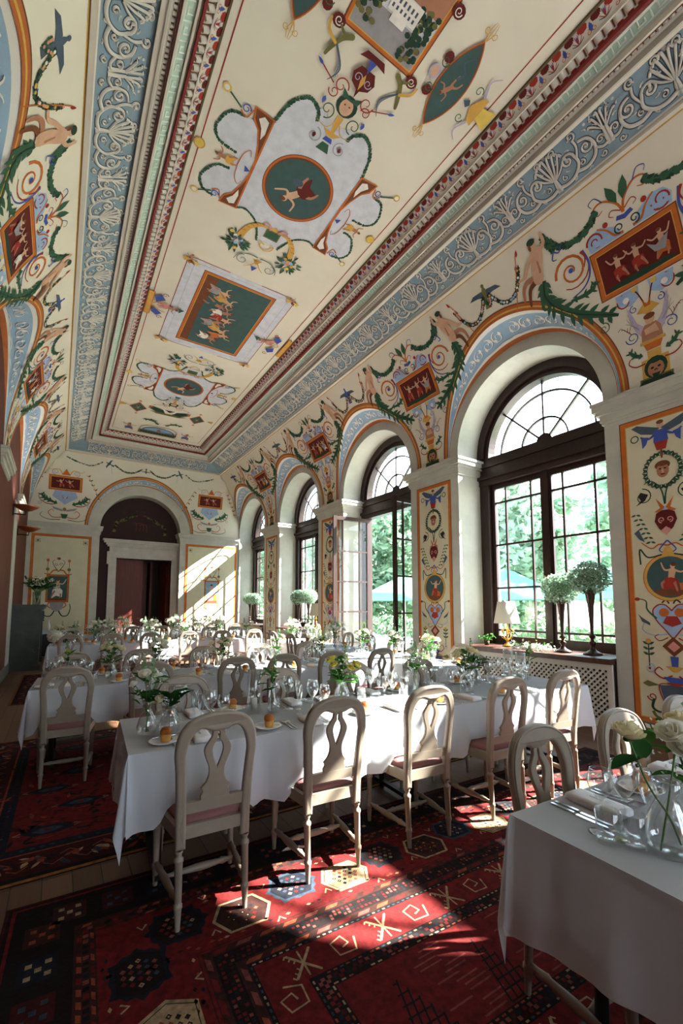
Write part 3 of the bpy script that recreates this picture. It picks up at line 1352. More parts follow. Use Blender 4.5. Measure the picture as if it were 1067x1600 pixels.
T4 = table_from_corner('farthest long table', (.5, 12.5), 4.2, .84, 0, ('near side', 'far side'), 'from the left', 'farthest long dining table, in front of the end doorway',
                       'white tablecloth on the farthest long table', .34, 5, (-1, 0, 1), ([], [1.0, 1.65, 2.3, 2.95, 3.6, 4.25]))
TN = table_from_corner('right corner table', (1.335, -.075), 2.4, 1.13, radians(-4.0), ('near side', 'far side'), 'from the left', 'dining table cut off by the lower right of the photo',
                       'grey shaded white tablecloth on the table at the lower right', .35, 6, (-1.02, -.3), ([], []))

SEATS = []      # (table, lx, side index, place words)


def seat_row(T, side, lxs, chair=True, gap=.03, jit=.02, skip_chair=()):
    for i, lx in enumerate(lxs):
        s = -1 if side == 0 else 1
        ly = s * (T.W / 2)
        where = '%s place %s, %s of the %s' % (ORD[i], T.frm, T.sides[side], T.key)
        SEATS.append((T, lx, side, where))
        if not chair or i in skip_chair:
            continue
        # chair seat is tucked under the table; its back stands clear of the cloth
        k = s * (T.W / 2 + gap + .205 - .12)
        x, y = T.w(lx + RND.uniform(-jit, jit), k + RND.uniform(-.015, .015))
        rz = T.rz + (0 if s < 0 else pi) + RND.uniform(-.04, .04)
        CHAIR.put((x, y, 0), rz, 'white openwork chair, ' + where.replace(' place', ''), 'dining chairs round the long tables')


def lx_of(T, xs):
    return [(x - T.c[0]) / cos(T.rz) for x in xs]


seat_row(T1, 0, lx_of(T1, [.735, 1.42, 2.12, 2.83, 3.52]), gap=-.05)
seat_row(T1, 1, lx_of(T1, [.80, 1.53, 2.26, 2.99, 3.74]), gap=-.22)
seat_row(T2, 0, lx_of(T2, [.14, .83, 1.60, 2.12, 2.72, 3.38]), gap=.03)
seat_row(T2, 1, lx_of(T2, [.14, .86, 1.58, 2.3, 3.0]), gap=-.22)
seat_row(TR, 0, [-2.28, -1.6, -.83, -.1, .65, 1.45, 2.15], gap=-.22)
seat_row(TR, 1, [.05, .85, 1.65], gap=-.1)
seat_row(T3, 0, lx_of(T3, [.25, .92, 1.60, 2.3, 2.98, 3.66]), gap=.15)
seat_row(T3, 1, lx_of(T3, [.25, .95, 1.65, 2.35, 3.05, 3.7]), gap=-.2)
seat_row(T4, 0, [-1.6, -.95, -.3, .35, 1.0, 1.65], gap=.1)
seat_row(T4, 1, [-1.6, -.95, -.3, .35, 1.0, 1.65], gap=-.2)
seat_row(TN, 1, lx_of(TN, [1.70, 2.32, 2.93]), gap=-.22)
# ------------------------------------------------------------ painted and modelled ornament
PAL = dict(green=(54, 92, 68), dkgreen=(36, 62, 46), orange=(192, 104, 44), gold=(208, 162, 78), red=(158, 52, 40), dkred=(96, 30, 26), blue=(66, 84, 160), ltblue=(156, 182, 214),
           flesh=(206, 164, 134), flesh2=(172, 120, 92), brown=(114, 66, 40), teal=(62, 88, 86), grey=(152, 148, 150), lilac=(182, 170, 194), white=(232, 226, 216), pale=(206, 208, 214),
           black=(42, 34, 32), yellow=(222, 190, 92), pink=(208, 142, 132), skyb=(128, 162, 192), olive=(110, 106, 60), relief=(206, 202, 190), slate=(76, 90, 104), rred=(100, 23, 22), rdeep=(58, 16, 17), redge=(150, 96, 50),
           rnavy=(24, 27, 36), rblack=(26, 17, 16), rivory=(164, 138, 104), rorange=(140, 66, 42), rblue=(50, 62, 74), rpink=(124, 64, 56), rbrown=(54, 28, 22), keywhite=(218, 226, 212), eggw=(202, 196, 182))
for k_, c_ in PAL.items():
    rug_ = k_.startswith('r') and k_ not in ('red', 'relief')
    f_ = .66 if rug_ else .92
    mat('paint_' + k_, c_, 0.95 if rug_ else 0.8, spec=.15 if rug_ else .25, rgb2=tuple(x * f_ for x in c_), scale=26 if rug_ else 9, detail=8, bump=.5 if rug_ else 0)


class Paint:
    def __init__(self, fmap, h0=0.003, dh=0.00004):
        self.f = fmap
        self.h = h0
        self.h0 = h0
        self.dh = dh
        self.mb = MB()
        self.cols = []

    def ci(self, col):
        if col not in self.cols:
            self.cols.append(col)
        return self.cols.index(col)

    def reset(self, k=1):
        self.h = self.h0 + .0012 * k

    def up(self):
        self.h += self.dh
        return self.h

    def tri(self, pts, faces, col):
        h = self.up()
        self.mb.add([self.f(u, v, h) for u, v in pts], faces, self.ci(col), False)

    def poly(self, pts, col):
        t = tessellate_polygon([[Vector((p[0], p[1], 0)) for p in pts]])
        self.tri(pts, [tuple(x) for x in t], col)

    def rect(self, u0, v0, u1, v1, col, step=.05):
        nu = max(1, int(abs(u1 - u0) / step + .99))
        nv = max(1, int(abs(v1 - v0) / step + .99))
        h = self.up()
        self.mb.grid([[self.f(u0 + (u1 - u0) * i / nu, v0 + (v1 - v0) * j / nv, h) for i in range(nu + 1)] for j in range(nv + 1)], self.ci(col), False)

    def frame(self, u0, v0, u1, v1, w, col):
        self.rect(u0, v0, u1, v0 + w, col)
        self.h -= self.dh
        self.rect(u0, v1 - w, u1, v1, col)
        self.h -= self.dh
        self.rect(u0, v0 + w, u0 + w, v1 - w, col)
        self.h -= self.dh
        self.rect(u1 - w, v0 + w, u1, v1 - w, col)

    def ell(self, u, v, a, b, col, n=20, rot=0.0, rings=None):
        if rings is None:
            rings = max(1, int(max(a, b) / .1))
        h = self.up()
        c, s = cos(rot), sin(rot)
        pts = [self.f(u, v, h)]
        fs = []
        for k in range(1, rings + 1):
            r = k / rings
            for i in range(n):
                x, y = a * r * cos(2 * pi * i / n), b * r * sin(2 * pi * i / n)
                pts.append(self.f(u + x * c - y * s, v + x * s + y * c, h))
        for i in range(n):
            fs.append((0, 1 + i, 1 + (i + 1) % n))
            for k in range(1, rings):
                o, p = 1 + (k - 1) * n, 1 + k * n
                fs.append((o + i, p + i, p + (i + 1) % n, o + (i + 1) % n))
        self.mb.add(pts, fs, self.ci(col), False)

    def stroke(self, pts, w, col, w1=None, prof=None, ridge=0.0):
        n = len(pts)
        if n < 2:
            return
        h = self.up()
        rows = []
        for i in range(n):
            a = pts[max(0, i - 1)]
            b = pts[min(n - 1, i + 1)]
            tx, ty = b[0] - a[0], b[1] - a[1]
            L = sqrt(tx * tx + ty * ty) or 1
            nx, ny = -ty / L, tx / L
            t = i / (n - 1)
            ww = (w + ((w1 if w1 is not None else w) - w) * t) / 2
            if prof:
                ww = w / 2 * prof(t)
            u, v = pts[i]
            if ridge:
                rows.append([self.f(u - nx * ww, v - ny * ww, h), self.f(u - nx * ww * .45, v - ny * ww * .45, h + ridge), self.f(u + nx * ww * .45, v + ny * ww * .45, h + ridge), self.f(u + nx * ww, v + ny * ww, h)])
            else:
                rows.append([self.f(u - nx * ww, v - ny * ww, h), self.f(u + nx * ww, v + ny * ww, h)])
        self.mb.grid(rows, self.ci(col), bool(ridge))

    def curve(self, pts, w, col, w1=None, prof=None, n=6, ridge=0.0):
        self.stroke([p[:2] for p in spline(pts, n)], w, col, w1, prof, ridge)

    def spiral(self, u, v, r0, r1, a0, turns, w, col, w1=None, sgn=1, ridge=0.0, n=None):
        n = n or max(8, int(abs(turns) * 16))
        pts = []
        for i in range(n + 1):
            t = i / n
            a = a0 + sgn * 2 * pi * turns * t
            r = r0 + (r1 - r0) * t
            pts.append((u + r * cos(a), v + r * sin(a)))
        self.stroke(pts, w, col, w if w1 is None else w1, None, ridge)

    def leaf(self, u, v, ang, ln, w, col):
        c, s = cos(ang), sin(ang)
        pts = [(0, 0), (.35, .5), (.65, .42), (1, 0), (.65, -.42), (.35, -.5)]
        q = [(u + ln * x * c - w * y * s, v + ln * x * s + w * y * c) for x, y in pts]
        self.tri(q, [(0, 1, 2, 3, 4, 5)], col)

    def acanthus(self, pts, w, col, col2=None, n=8):
        P = [p[:2] for p in spline(pts, 6)]
        self.stroke(P, w * .55, col, prof=lambda t: .4 + 1.2 * sin(pi * min(1, t * .9 + .08)))
        N = len(P)
        for k in range(n):
            i = int((k + .5) / n * (N - 2))
            tx, ty = P[i + 1][0] - P[i][0], P[i + 1][1] - P[i][1]
            a = atan2(ty, tx)
            t = k / n
            ln = w * (.5 + 1.0 * sin(pi * (.15 + .75 * t)))
            for s in (-1, 1):
                self.leaf(P[i][0], P[i][1], a + s * .85, ln, w * .45, col)
        if col2:
            self.stroke(P, w * .1, col2)

    def garland(self, pts, w, cols, step=.022, seed=1, flowers=None):
        rnd = random.Random(seed)
        P = [p[:2] for p in spline(pts, 10)]
        base = self.h
        cnt = 0
        for i in range(len(P) - 1):
            a, b = P[i], P[i + 1]
            L = sqrt((b[0] - a[0]) ** 2 + (b[1] - a[1]) ** 2)
            ang = atan2(b[1] - a[1], b[0] - a[0])
            k = max(1, int(L / step + rnd.random()))
            for j in range(k):
                t = j / k
                u, v = a[0] + (b[0] - a[0]) * t, a[1] + (b[1] - a[1]) * t
                for s in (-1, 0, 1):
                    cnt += 1
                    self.h = base + (cnt % 7) * self.dh
                    self.leaf(u, v, ang + s * rnd.uniform(.5, 1.1), w * rnd.uniform(.55, .9), w * .5, rnd.choice(cols))
            if flowers and rnd.random() < .35:
                self.h = base + 8 * self.dh
                self.ell(a[0], a[1], w * .3, w * .3, rnd.choice(flowers), 7)
        self.h = base + 10 * self.dh

    def limb(self, pts, w, col, w1=None, n=4):
        P = [p[:2] for p in spline(pts, n)]
        self.stroke(P, w, col, w1)
        self.ell(P[0][0], P[0][1], w / 2, w / 2, col, 8)
        e = w1 if w1 is not None else w
        self.ell(P[-1][0], P[-1][1], e / 2, e / 2, col, 8)

    def figure(self, u, v, sc, ang=0.0, skin='flesh', drape=None, hair='brown', arms=((.35, .25), (-.38, .12)), legs=((.10, -.95), (-.25, -.85)), mir=1):
        """a small painted figure; (u,v) is the middle of the body, sc its height"""
        c, s = cos(ang), sin(ang)

        def q(x, y):
            x *= mir
            return (u + sc * (x * c - y * s), v + sc * (x * s + y * c))
        sh = 'flesh2' if skin == 'flesh' else skin
        if drape:
            self.poly([q(.05, .1), q(.22, -.1), q(.2, -.42), q(-.05, -.35), q(-.25, -.5), q(-.2, -.05)], drape)
        for lx, ly in legs:
            self.limb([q(lx * .3, -.06), q(lx * .9 + .05, ly * .28), q(lx, ly * .52)], .105 * sc, sh, .05 * sc)
        self.limb([q(0, -.05), q(.01, .1), q(0, .24)], .17 * sc, skin, .2 * sc)
        for ax, ay in arms:
            self.limb([q(ax * .2, .26), q(ax * .65, .2 + ay * .2), q(ax, .22 + ay)], .07 * sc, skin, .04 * sc)
        self.ell(*q(.01, .40), .075 * sc, .09 * sc, skin, 10)
        self.ell(*q(-.01, .445), .08 * sc, .06 * sc, hair, 10)
        if drape:
            self.poly([q(.02, .02), q(.2, -.05), q(.16, -.25), q(-.05, -.2), q(-.16, -.02)], drape)

    def bird(self, u, v, sc, ang, body='blue', wing='slate'):
        c, s = cos(ang), sin(ang)

        def q(x, y):
            return (u + sc * (x * c - y * s), v + sc * (x * s + y * c))
        for m in (-1, 1):
            self.poly([q(0, .02), q(.1, .1 * m), q(.08, .45 * m), q(-.05, .62 * m), q(-.06, .3 * m), q(-.12, .06 * m)], wing)
        self.poly([q(.28, 0), q(.1, .08), q(-.2, .05), q(-.5, .12), q(-.5, -.12), q(-.2, -.05), q(.1, -.08)], body)
        self.ell(*q(.25, 0), .06 * sc, .06 * sc, body, 8)

    def build(self, name, parent):
        o = self.mb.build(name, ['paint_' + c for c in self.cols], parent)
        return o


# ---- surface maps
_N = 240
_T = [i / _N for i in range(_N + 1)]
_S = [0.0]
for i in range(_N):
    a, b = _T[i], _T[i + 1]
    _S.append(_S[-1] + sqrt((INS_R * (b * b - a * a)) ** 2 + (cove_z(b) - cove_z(a)) ** 2))
COVE_LEN = _S[-1]


def cove_at(s):
    s = max(0.0, min(COVE_LEN, s))
    lo, hi = 0, _N
    while hi - lo > 1:
        m = (lo + hi) // 2
        if _S[m] <= s:
            lo = m
        else:
            hi = m
    f = (s - _S[lo]) / max(1e-9, _S[hi] - _S[lo])
    return _T[lo] + (_T[hi] - _T[lo]) * f


def cove_map(side, yc, flip=1):
    ins = {'R': INS_R, 'L': INS_L, 'E': INS_E}[side]

    def f(u, s, h):
        t = cove_at(s)
        g = t * t
        dz = -2 * COVE_Z0 * (1 - t) + 2 * COVE_ZM * (1 - 2 * t) + 2 * COVE_Z1 * t
        dg = 2 * t * ins
        L = sqrt(dz * dz + dg * dg)
        ni, nz = dz / L, -dg / L      # normal: into the room and down
        d = ins * g + ni * h
        z = cove_z(t) + nz * h
        if side == 'R':
            return (XR - d, yc + u * flip, z)
        if side == 'L':
            return (XL + d, yc + u * flip, z)
        return (yc + u * flip, YE - d, z)
    return f


FOL = ['green', 'dkgreen', 'green']

# ---- groin bands (orange with a pale inner line)
def groin_band(side, centers, zs, A, B, parent):
    for yc in centers:
        mb = MB()
        ins, wall = {'R': (INS_R, XR), 'L': (INS_L, XL), 'E': (INS_E, YE)}[side]
        for (e0, e1, mi, h) in ((-.012, .075, 0, .004), (.02, .04, 1, .0055), (.075, .088, 2, .004)):
            rows = []
            for i in range(73):
                th = pi * i / 72
                row = []
                for e in (e0, e1):
                    y, z = yc + (A + e) * cos(th), max(COVE_Z0, zs + (B + e) * sin(th))
                    if side in 'RL':
                        y = min(y, YE - .01)
                    t = cove_t(z)
                    g = t * t * ins + h
                    row.append((XR - g, y, z - h * t * .5) if side == 'R' else ((XL + g, y, z - h * t * .5) if side == 'L' else (y, YE - g, z - h * t * .5)))
                rows.append(row)
            mb.grid(rows, mi, True, flip=(side == 'L'))
        mb.build('painted_arch_band', ['orange_band', 'paint_gold', 'paint_brown'], parent)


groin_band('R', WIN_Y[1:], AR_Z, LUN_A, LUN_B, cove_right)
groin_band('L', WIN_Y[2:], AR_Z, LUN_A, LUN_B, cove_left)
groin_band('E', [EX], EZ, EHALF + .36, EHALF + .50, cove_end)


# ---- painted scrollwork on the blue lunette soffits
def soffit_scrolls(side, yc, parent, A=LUN_A, B=LUN_B, zs=AR_Z, wr=LUN_W):
    ins, wall = {'R': (INS_R, XR), 'L': (INS_L, XL), 'E': (INS_E, YE)}[side]

    def f(th, v, h):
        cz, sz = cos(th), sin(th)
        r0 = (yc + wr * cz, zs + wr * sz)
        r1 = (yc + A * cz, max(COVE_Z0, zs + B * sz))
        t = cove_t(r1[1])
        d = ins * t * t * v
        y = r0[0] + (r1[0] - r0[0]) * v - cz * h
        z = r0[1] + (r1[1] - r0[1]) * v - sz * h
        if side == 'R':
            return (XR - d, y, z)
        if side == 'L':
            return (XL + d, y, z)
        return (y, YE - d, z)
    P = Paint(f, .004, .0002)
    for sg in (1, -1):
        for k in range(7):
            th = pi / 2 + sg * (.10 + .14 * k)
            r = .17 - .008 * k
            m = 1 if k % 2 else -1
            c, s_ = .07, r
            for (col, off) in (('slate', .010), ('white', 0)):
                pts = []
                for i in range(22):
                    a = sg * m * (2 * pi * 1.35 * i / 21) + pi / 2
                    q = (1 - i / 26)
                    pts.append((th + c * q * cos(a) + off * .4, .54 + s_ * q * sin(a) * 1.25 - off))
                P.stroke(pts, .018, col, .01)
            for q in (-.04, .04):
                P.leaf(th + q, .54, pi / 2 * (1 if q > 0 else -1), .16, .03, 'white')
    for sg in (1, -1):
        P.stroke([(pi / 2 + sg * (1.1 * i / 24), .25 + .03 * sin(i)) for i in range(25)], .02, 'white')
    P.build('painted_scrollwork', parent)


for yc in WIN_Y[2:]:
    soffit_scrolls('R', yc, cove_right)
    soffit_scrolls('L', yc, cove_left)
soffit_scrolls('E', EX, cove_end, EHALF + .36, EHALF + .50, EZ, EHALF + .33)


# ---- the painted spandrel between two lunettes
def spandrel(side, yc, parent, seed):
    P = Paint(cove_map(side, yc), .003, .0003)
    rnd = random.Random(seed)
    # framed red panel
    P.rect(-.45, 1.22, .45, 1.79, 'orange')
    P.frame(-.45, 1.22, .45, 1.79, .012, 'brown')
    P.frame(-.395, 1.275, .395, 1.735, .008, 'gold')
    P.rect(-.385, 1.285, .385, 1.725, 'dkred')
    P.ell(.0, 1.31, .36, .035, 'dkgreen', 16)
    for k in range(3):
        P.figure(-.24 + .22 * k + rnd.uniform(-.02, .02), 1.50, .30, rnd.uniform(-.4, .4), drape=rnd.choice(['red', 'orange', 'gold', 'white']), mir=rnd.choice((1, -1)))
    P.poly([(-.33, 1.56), (-.2, 1.50), (-.12, 1.56), (-.18, 1.44), (-.28, 1.42)], 'grey')
    for sg in (1, -1):
        def m(pts):
            return [(sg * a, b) for a, b in pts]
        P.reset()
        # consoles above the panel
        P.poly(m([(.05, 1.80), (.12, 1.92), (.26, 2.0), (.38, 1.98), (.44, 1.90), (.42, 1.80)]), 'ltblue')
        P.spiral(sg * .34, 1.89, .10, .02, 0, 1.5, .022, 'red', .012, sg)
        P.curve(m([(.05, 1.82), (.14, 1.84), (.2, 1.93), (.29, 2.0)]), .03, 'orange', .015)
        P.ell(sg * .2, 1.99, .03, .03, 'red', 8)
        P.spiral(sg * .08, 1.88, .055, .012, -pi / 2, 1.3, .016, 'dkgreen', .01, sg)
        P.reset()
        # palmette above
        P.poly(m([(0, 1.98), (.07, 2.0), (.09, 1.96), (0, 1.93)]), 'blue')
        P.curve(m([(0, 2.0), (.04, 2.12), (.16, 2.22), (.26, 2.2), (.24, 2.12), (.18, 2.14)]), .028, 'orange', .008)
        P.curve(m([(.02, 2.03), (.1, 2.08), (.14, 2.04), (.1, 2.01)]), .012, 'red', .006)
        P.curve(m([(.16, 2.22), (.22, 2.3), (.29, 2.28), (.27, 2.23)]), .012, 'blue', .006)
        P.leaf(sg * .03, 2.12, pi / 2 - sg * .3, .22, .09, 'green')
        P.reset()
        # leaf garland to the raised hand
        P.garland(m([(.24, 2.18), (.36, 2.08), (.55, 2.04), (.72, 2.10), (.86, 2.30)]), .075, FOL, .02, seed + 3)
        P.garland(m([(.86, 2.34), (.84, 2.2), (.80, 2.1)]), .06, FOL, .02, seed + 4)
        P.curve(m([(.80, 2.08), (.74, 2.04), (.70, 2.10)]), .02, 'blue', .01)
        P.curve(m([(.80, 2.08), (.84, 2.0), (.79, 1.98)]), .02, 'blue', .01)
        P.reset()
        # great scroll
        P.spiral(sg * .68, 1.76, .20, .03, pi * (0 if sg > 0 else 1), 1.6, .034, 'orange', .015, sg)
        P.spiral(sg * .68, 1.76, .215, .2, pi * (.8 if sg > 0 else .2), .45, .02, 'red', .012, sg)
        P.curve(m([(.5, 1.9), (.47, 1.75), (.50, 1.6), (.60, 1.5), (.75, 1.46)]), .03, 'blue', .012)
        P.curve(m([(.52, 1.9), (.49, 1.82), (.53, 1.72)]), .03, 'red', .01)
        P.acanthus(m([(.78, 1.44), (.62, 1.42), (.5, 1.44), (.46, 1.5)]), .06, 'green', None, 4)
        P.ell(sg * .68, 1.77, .03, .03, 'blue', 8)
        P.reset()
        # centaur: foliate tail, body, forelegs
        P.acanthus(m([(1.02, 1.85), (1.06, 1.66), (.98, 1.48), (.78, 1.28), (.55, 1.14), (.30, 1.0)]), .125, 'green', 'dkgreen', 11)
        P.curve(m([(1.08, 1.8), (1.12, 1.62), (1.12, 1.52), (1.06, 1.52), (1.07, 1.57)]), .05, 'green', .02)
        P.spiral(sg * .48, .92, .07, .015, pi / 2, 1.3, .012, 'green', .008, sg)
        P.limb(m([(1.08, 1.93), (1.22, 1.95), (1.30, 1.88), (1.33, 1.76)]), .075, 'flesh2', .035)
        P.limb(m([(1.08, 1.90), (1.20, 1.86), (1.25, 1.76), (1.27, 1.66)]), .07, 'brown', .03)
        P.limb(m([(1.07, 1.90), (1.05, 2.02), (1.0, 2.14), (.985, 2.20)]), .135, 'flesh', .155)
        P.limb(m([(1.02, 1.97), (1.01, 2.1)]), .03, 'flesh2', .02)
        P.limb(m([(1.05, 2.2), (1.16, 2.1), (1.22, 2.02), (1.31, 2.02)]), .055, 'flesh', .032)
        P.limb(m([(.93, 2.2), (.86, 2.26), (.86, 2.37)]), .055, 'flesh', .035)
        P.ell(sg * .99, 2.315, .045, .055, 'flesh', 12)
        P.ell(sg * 1.0, 2.345, .055, .04, 'dkgreen', 10)
        P.ell(sg * 1.035, 2.29, .02, .04, 'brown', 8)
        P.reset()
        # thyrsus with a flower festoon towards the bird over the arch
        P.stroke(m([(1.24, 2.33), (1.36, 2.02), (1.48, 1.70)]), .012, 'orange')
        P.leaf(sg * 1.235, 2.30, pi / 2 + sg * .35, .09, .035, 'red')
        P.garland(m([(1.27, 2.22), (1.33, 2.04), (1.45, 1.90), (1.60, 1.90), (1.72, 2.02), (1.78, 2.12)]), .055, ['dkgreen', 'green', 'black'], .03, seed + 5, ['gold', 'pink', 'white', 'ltblue'])
        P.reset()
        # small scrolls beside the bust
        P.spiral(sg * .20, .66, .075, .02, 0, 1.4, .012, 'blue', .008, -sg)
        for q in range(5):
            P.curve([(sg * .2, .7), (sg * (.22 + .02 * q), .74 + .02 * q), (sg * (.2 + .035 * q), .8)], .006, 'brown')
        P.acanthus(m([(.12, .40), (.2, .44), (.26, .52)]), .05, 'green', None, 3)
        P.curve(m([(.1, .30), (.2, .3), (.27, .36), (.25, .42)]), .018, 'red', .01)
        P.reset()
        # scrolls under the panel
        P.poly(m([(.05, 1.21), (.3, 1.2), (.28, 1.08), (.16, 1.02), (.06, 1.08)]), 'ltblue')
        P.spiral(sg * .22, 1.10, .085, .02, pi / 2, 1.3, .018, 'red', .01, -sg)
        P.ell(sg * .2, 1.11, .035, .035, 'white', 8)
        P.spiral(sg * .14, .97, .045, .01, pi / 2, 1.2, .010, 'blue', .008, -sg)
        P.curve(m([(.03, 1.0), (.07, 1.12), (.1, 1.17)]), .014, 'dkred')
        P.ell(sg * .1, 1.18, .035, .03, 'yellow', 8)
        P.reset()
        # winged bust
        P.poly(m([(.06, .72), (.13, .80), (.17, .93), (.21, 1.02), (.2, .86), (.16, .72), (.10, .62)]), 'lilac')
        for q in range(4):
            P.curve(m([(.12, .72), (.17 + .012 * q, .82), (.19 + .02 * q, 1.0 - .05 * q)]), .01, 'grey', .004)
    P.reset(2)
    P.poly([(-.04, .98), (.04, .98), (.12, .90), (.06, .88), (0, .84), (-.06, .88), (-.12, .90)], 'gold')
    P.poly([(-.05, 1.04), (0, .96), (.05, 1.04), (.03, .94), (-.03, .94)], 'orange')
    P.poly([(-.11, .56), (.11, .56), (.10, .68), (.06, .74), (-.06, .74), (-.10, .68)], 'flesh2')
    P.poly([(-.08, .60), (.06, .60), (.07, .69), (-.05, .72)], 'flesh')
    P.ell(0, .79, .05, .06, 'flesh', 12)
    P.ell(0, .825, .06, .035, 'brown', 10)
    P.rect(-.13, .52, .13, .555, 'gold')
    P.poly([(-.10, .52), (.10, .52), (.07, .44), (-.07, .44)], 'orange')
    P.reset()
    P.rect(-.17, .03, .17, .12, 'olive')
    P.rect(-.14, .12, .14, .34, 'gold')
    P.rect(-.07, .34, .07, .43, 'gold')
    P.ell(0, .22, .12, .13, 'dkgreen', 14)
    P.ell(0, .20, .085, .10, 'flesh2', 12)
    P.ell(-.035, .22, .018, .014, 'black', 7)
    P.ell(.035, .22, .018, .014, 'black', 7)
    P.poly([(-.04, .15), (.04, .15), (.03, .10), (-.03, .10)], 'dkgreen')
    P.poly([(-.2, .03), (.2, .03), (.14, .10), (-.14, .10)], 'dkgreen')
    # line along the top of the cove
    P.build('painted_spandrel', parent)


MIDS = [2.09, 5.75, 9.41, 13.07]
for k, y in enumerate(MIDS):
    spandrel('R', y, cove_right, 100 + 10 * k)
for k, y in enumerate([5.75, 9.41, 13.07]):
    spandrel('L', y, cove_left, 200 + 10 * k)
for side, par, ys in (('R', cove_right, WIN_Y[2:]), ('L', cove_left, WIN_Y[1:])):
    for k, y in enumerate(ys):
        P = Paint(cove_map(side, y), .003, .0003)
        P.bird(0, 2.17, .42, pi / 2 + .1, ['olive', 'blue'][k % 2] if side == 'R' else ['blue', 'slate'][k % 2], 'slate')
        P.garland([(-.05, 2.1), (-.02, 2.0), (.05, 2.08)], .05, ['dkgreen', 'green'], .03, k, ['pink', 'gold'])
        P.build('painted_bird', par)

# hem lines near the cornice and the ceiling
for side, par in (('R', cove_right), ('L', cove_left)):
    P = Paint(cove_map(side, 0))
    P.rect(YB, COVE_LEN - .012, YE - .45, COVE_LEN, 'gold', .5)
    P.build('painted_line', par)

# ---- end cove
P = Paint(cove_map('E', EX), .003, .0004)
for sg in (1, -1):
    def m(pts):
        return [(sg * a, b) for a, b in pts]
    cx = 2.28 * sg
    P.reset(0)
    # red panel
    P.rect(cx - .45, 1.05, cx + .45, 1.55, 'orange')
    P.rect(cx - .40, 1.10, cx + .40, 1.50, 'gold')
    P.rect(cx - .385, 1.115, cx + .385, 1.485, 'dkred')
    for k in range(2):
        P.figure(cx - .12 + .24 * k, 1.30, .28, .3, drape='red', mir=1 - 2 * k)
    P.reset()
    P.poly([(cx - .28, 1.04), (cx + .28, 1.04), (cx + .34, .85), (cx + .12, .70), (cx, .60), (cx - .12, .70), (cx - .34, .85)], 'ltblue')
    P.curve([(cx - .1, .95), (cx, .75), (cx + .1, .95)], .03, 'orange')
    for s2 in (1, -1):
        P.reset(2)
        P.spiral(cx + s2 * .14, .88, .09, .02, 0, 1.4, .022, 'lilac', .01, s2)
        P.acanthus([(cx + s2 * .2, .62), (cx + s2 * .4, .70), (cx + s2 * .55, .78), (cx + s2 * .62, .9)], .10, 'green', None, 5)
        P.curve([(cx + s2 * .3, .58), (cx + s2 * .5, .60), (cx + s2 * .66, .72), (cx + s2 * .68, .86)], .03, 'red', .012)
        P.spiral(cx + s2 * .66, .60, .06, .015, pi / 2, 1.3, .014, 'grey', .008, s2)
        P.curve([(cx + s2 * .06, .20), (cx + s2 * .3, .18), (cx + s2 * .42, .32), (cx + s2 * .33, .42), (cx + s2 * .28, .36)], .028, 'orange', .012)
        P.curve([(cx + s2 * .1, .12), (cx + s2 * .4, .10), (cx + s2 * .62, .2), (cx + s2 * .58, .32)], .022, 'green', .01)
        P.poly([(cx + s2 * .05, .44), (cx + s2 * .34, .52), (cx + s2 * .28, .44), (cx + s2 * .05, .38)], 'grey')
        P.spiral(cx + s2 * .28, 1.66, .10, .02, -pi / 2, 1.5, .024, 'lilac', .012, s2)
        P.curve([(cx + s2 * .1, 1.6), (cx + s2 * .2, 1.76), (cx + s2 * .4, 1.72), (cx + s2 * .5, 1.8)], .028, 'gold', .01)
        for q in range(6):
            u, v = cx + s2 * (.6 + .07 * q), 1.62 - .15 * q
            P.leaf(u, v, s2 * .8, .10, .04, ['red', 'green', 'gold'][q % 3])
            P.leaf(u, v, s2 * -.9 + pi, .08, .03, ['gold', 'red', 'green'][q % 3])
        P.stroke([(cx + s2 * .6, 1.66), (cx + s2 * 1.0, .80)], .008, 'orange')
    P.ell(cx, .45, .05, .06, 'flesh2', 10)
    P.poly([(cx - .1, .3), (cx + .1, .3), (cx + .05, .16), (cx - .05, .16)], 'green')
    P.poly([(cx - .12, 1.58), (cx + .12, 1.58), (cx, 1.8)], 'orange')
    P.reset()
    # festoons
    P.garland(m([(0.12, 2.2), (.35, 2.02), (.65, 2.0), (.95, 2.2)]), .06, FOL, .03, 7, ['red', 'gold', 'pink'])
    P.bird(sg * 1.12, 2.22, .32, pi / 2 - sg * 1.1, 'green', 'slate')
    P.garland(m([(1.3, 2.25), (1.6, 2.05), (1.95, 2.1), (2.3, 2.25)]), .05, FOL, .03, 8, ['gold', 'white'])
    P.stroke(m([(1.05, 2.15), (1.02, 1.85)]), .012, 'ltblue')
    P.bird(sg * .0, 2.12, .26, -pi / 2, 'slate', 'grey')
P.rect(-3.2, COVE_LEN - .012, 2.6, COVE_LEN, 'gold', .5)
P.build('painted_spandrel', cove_end)


# ---- wall panels between the windows
def wall_map(yc):
    return lambda u, v, h: (XR - h, yc + u, v)


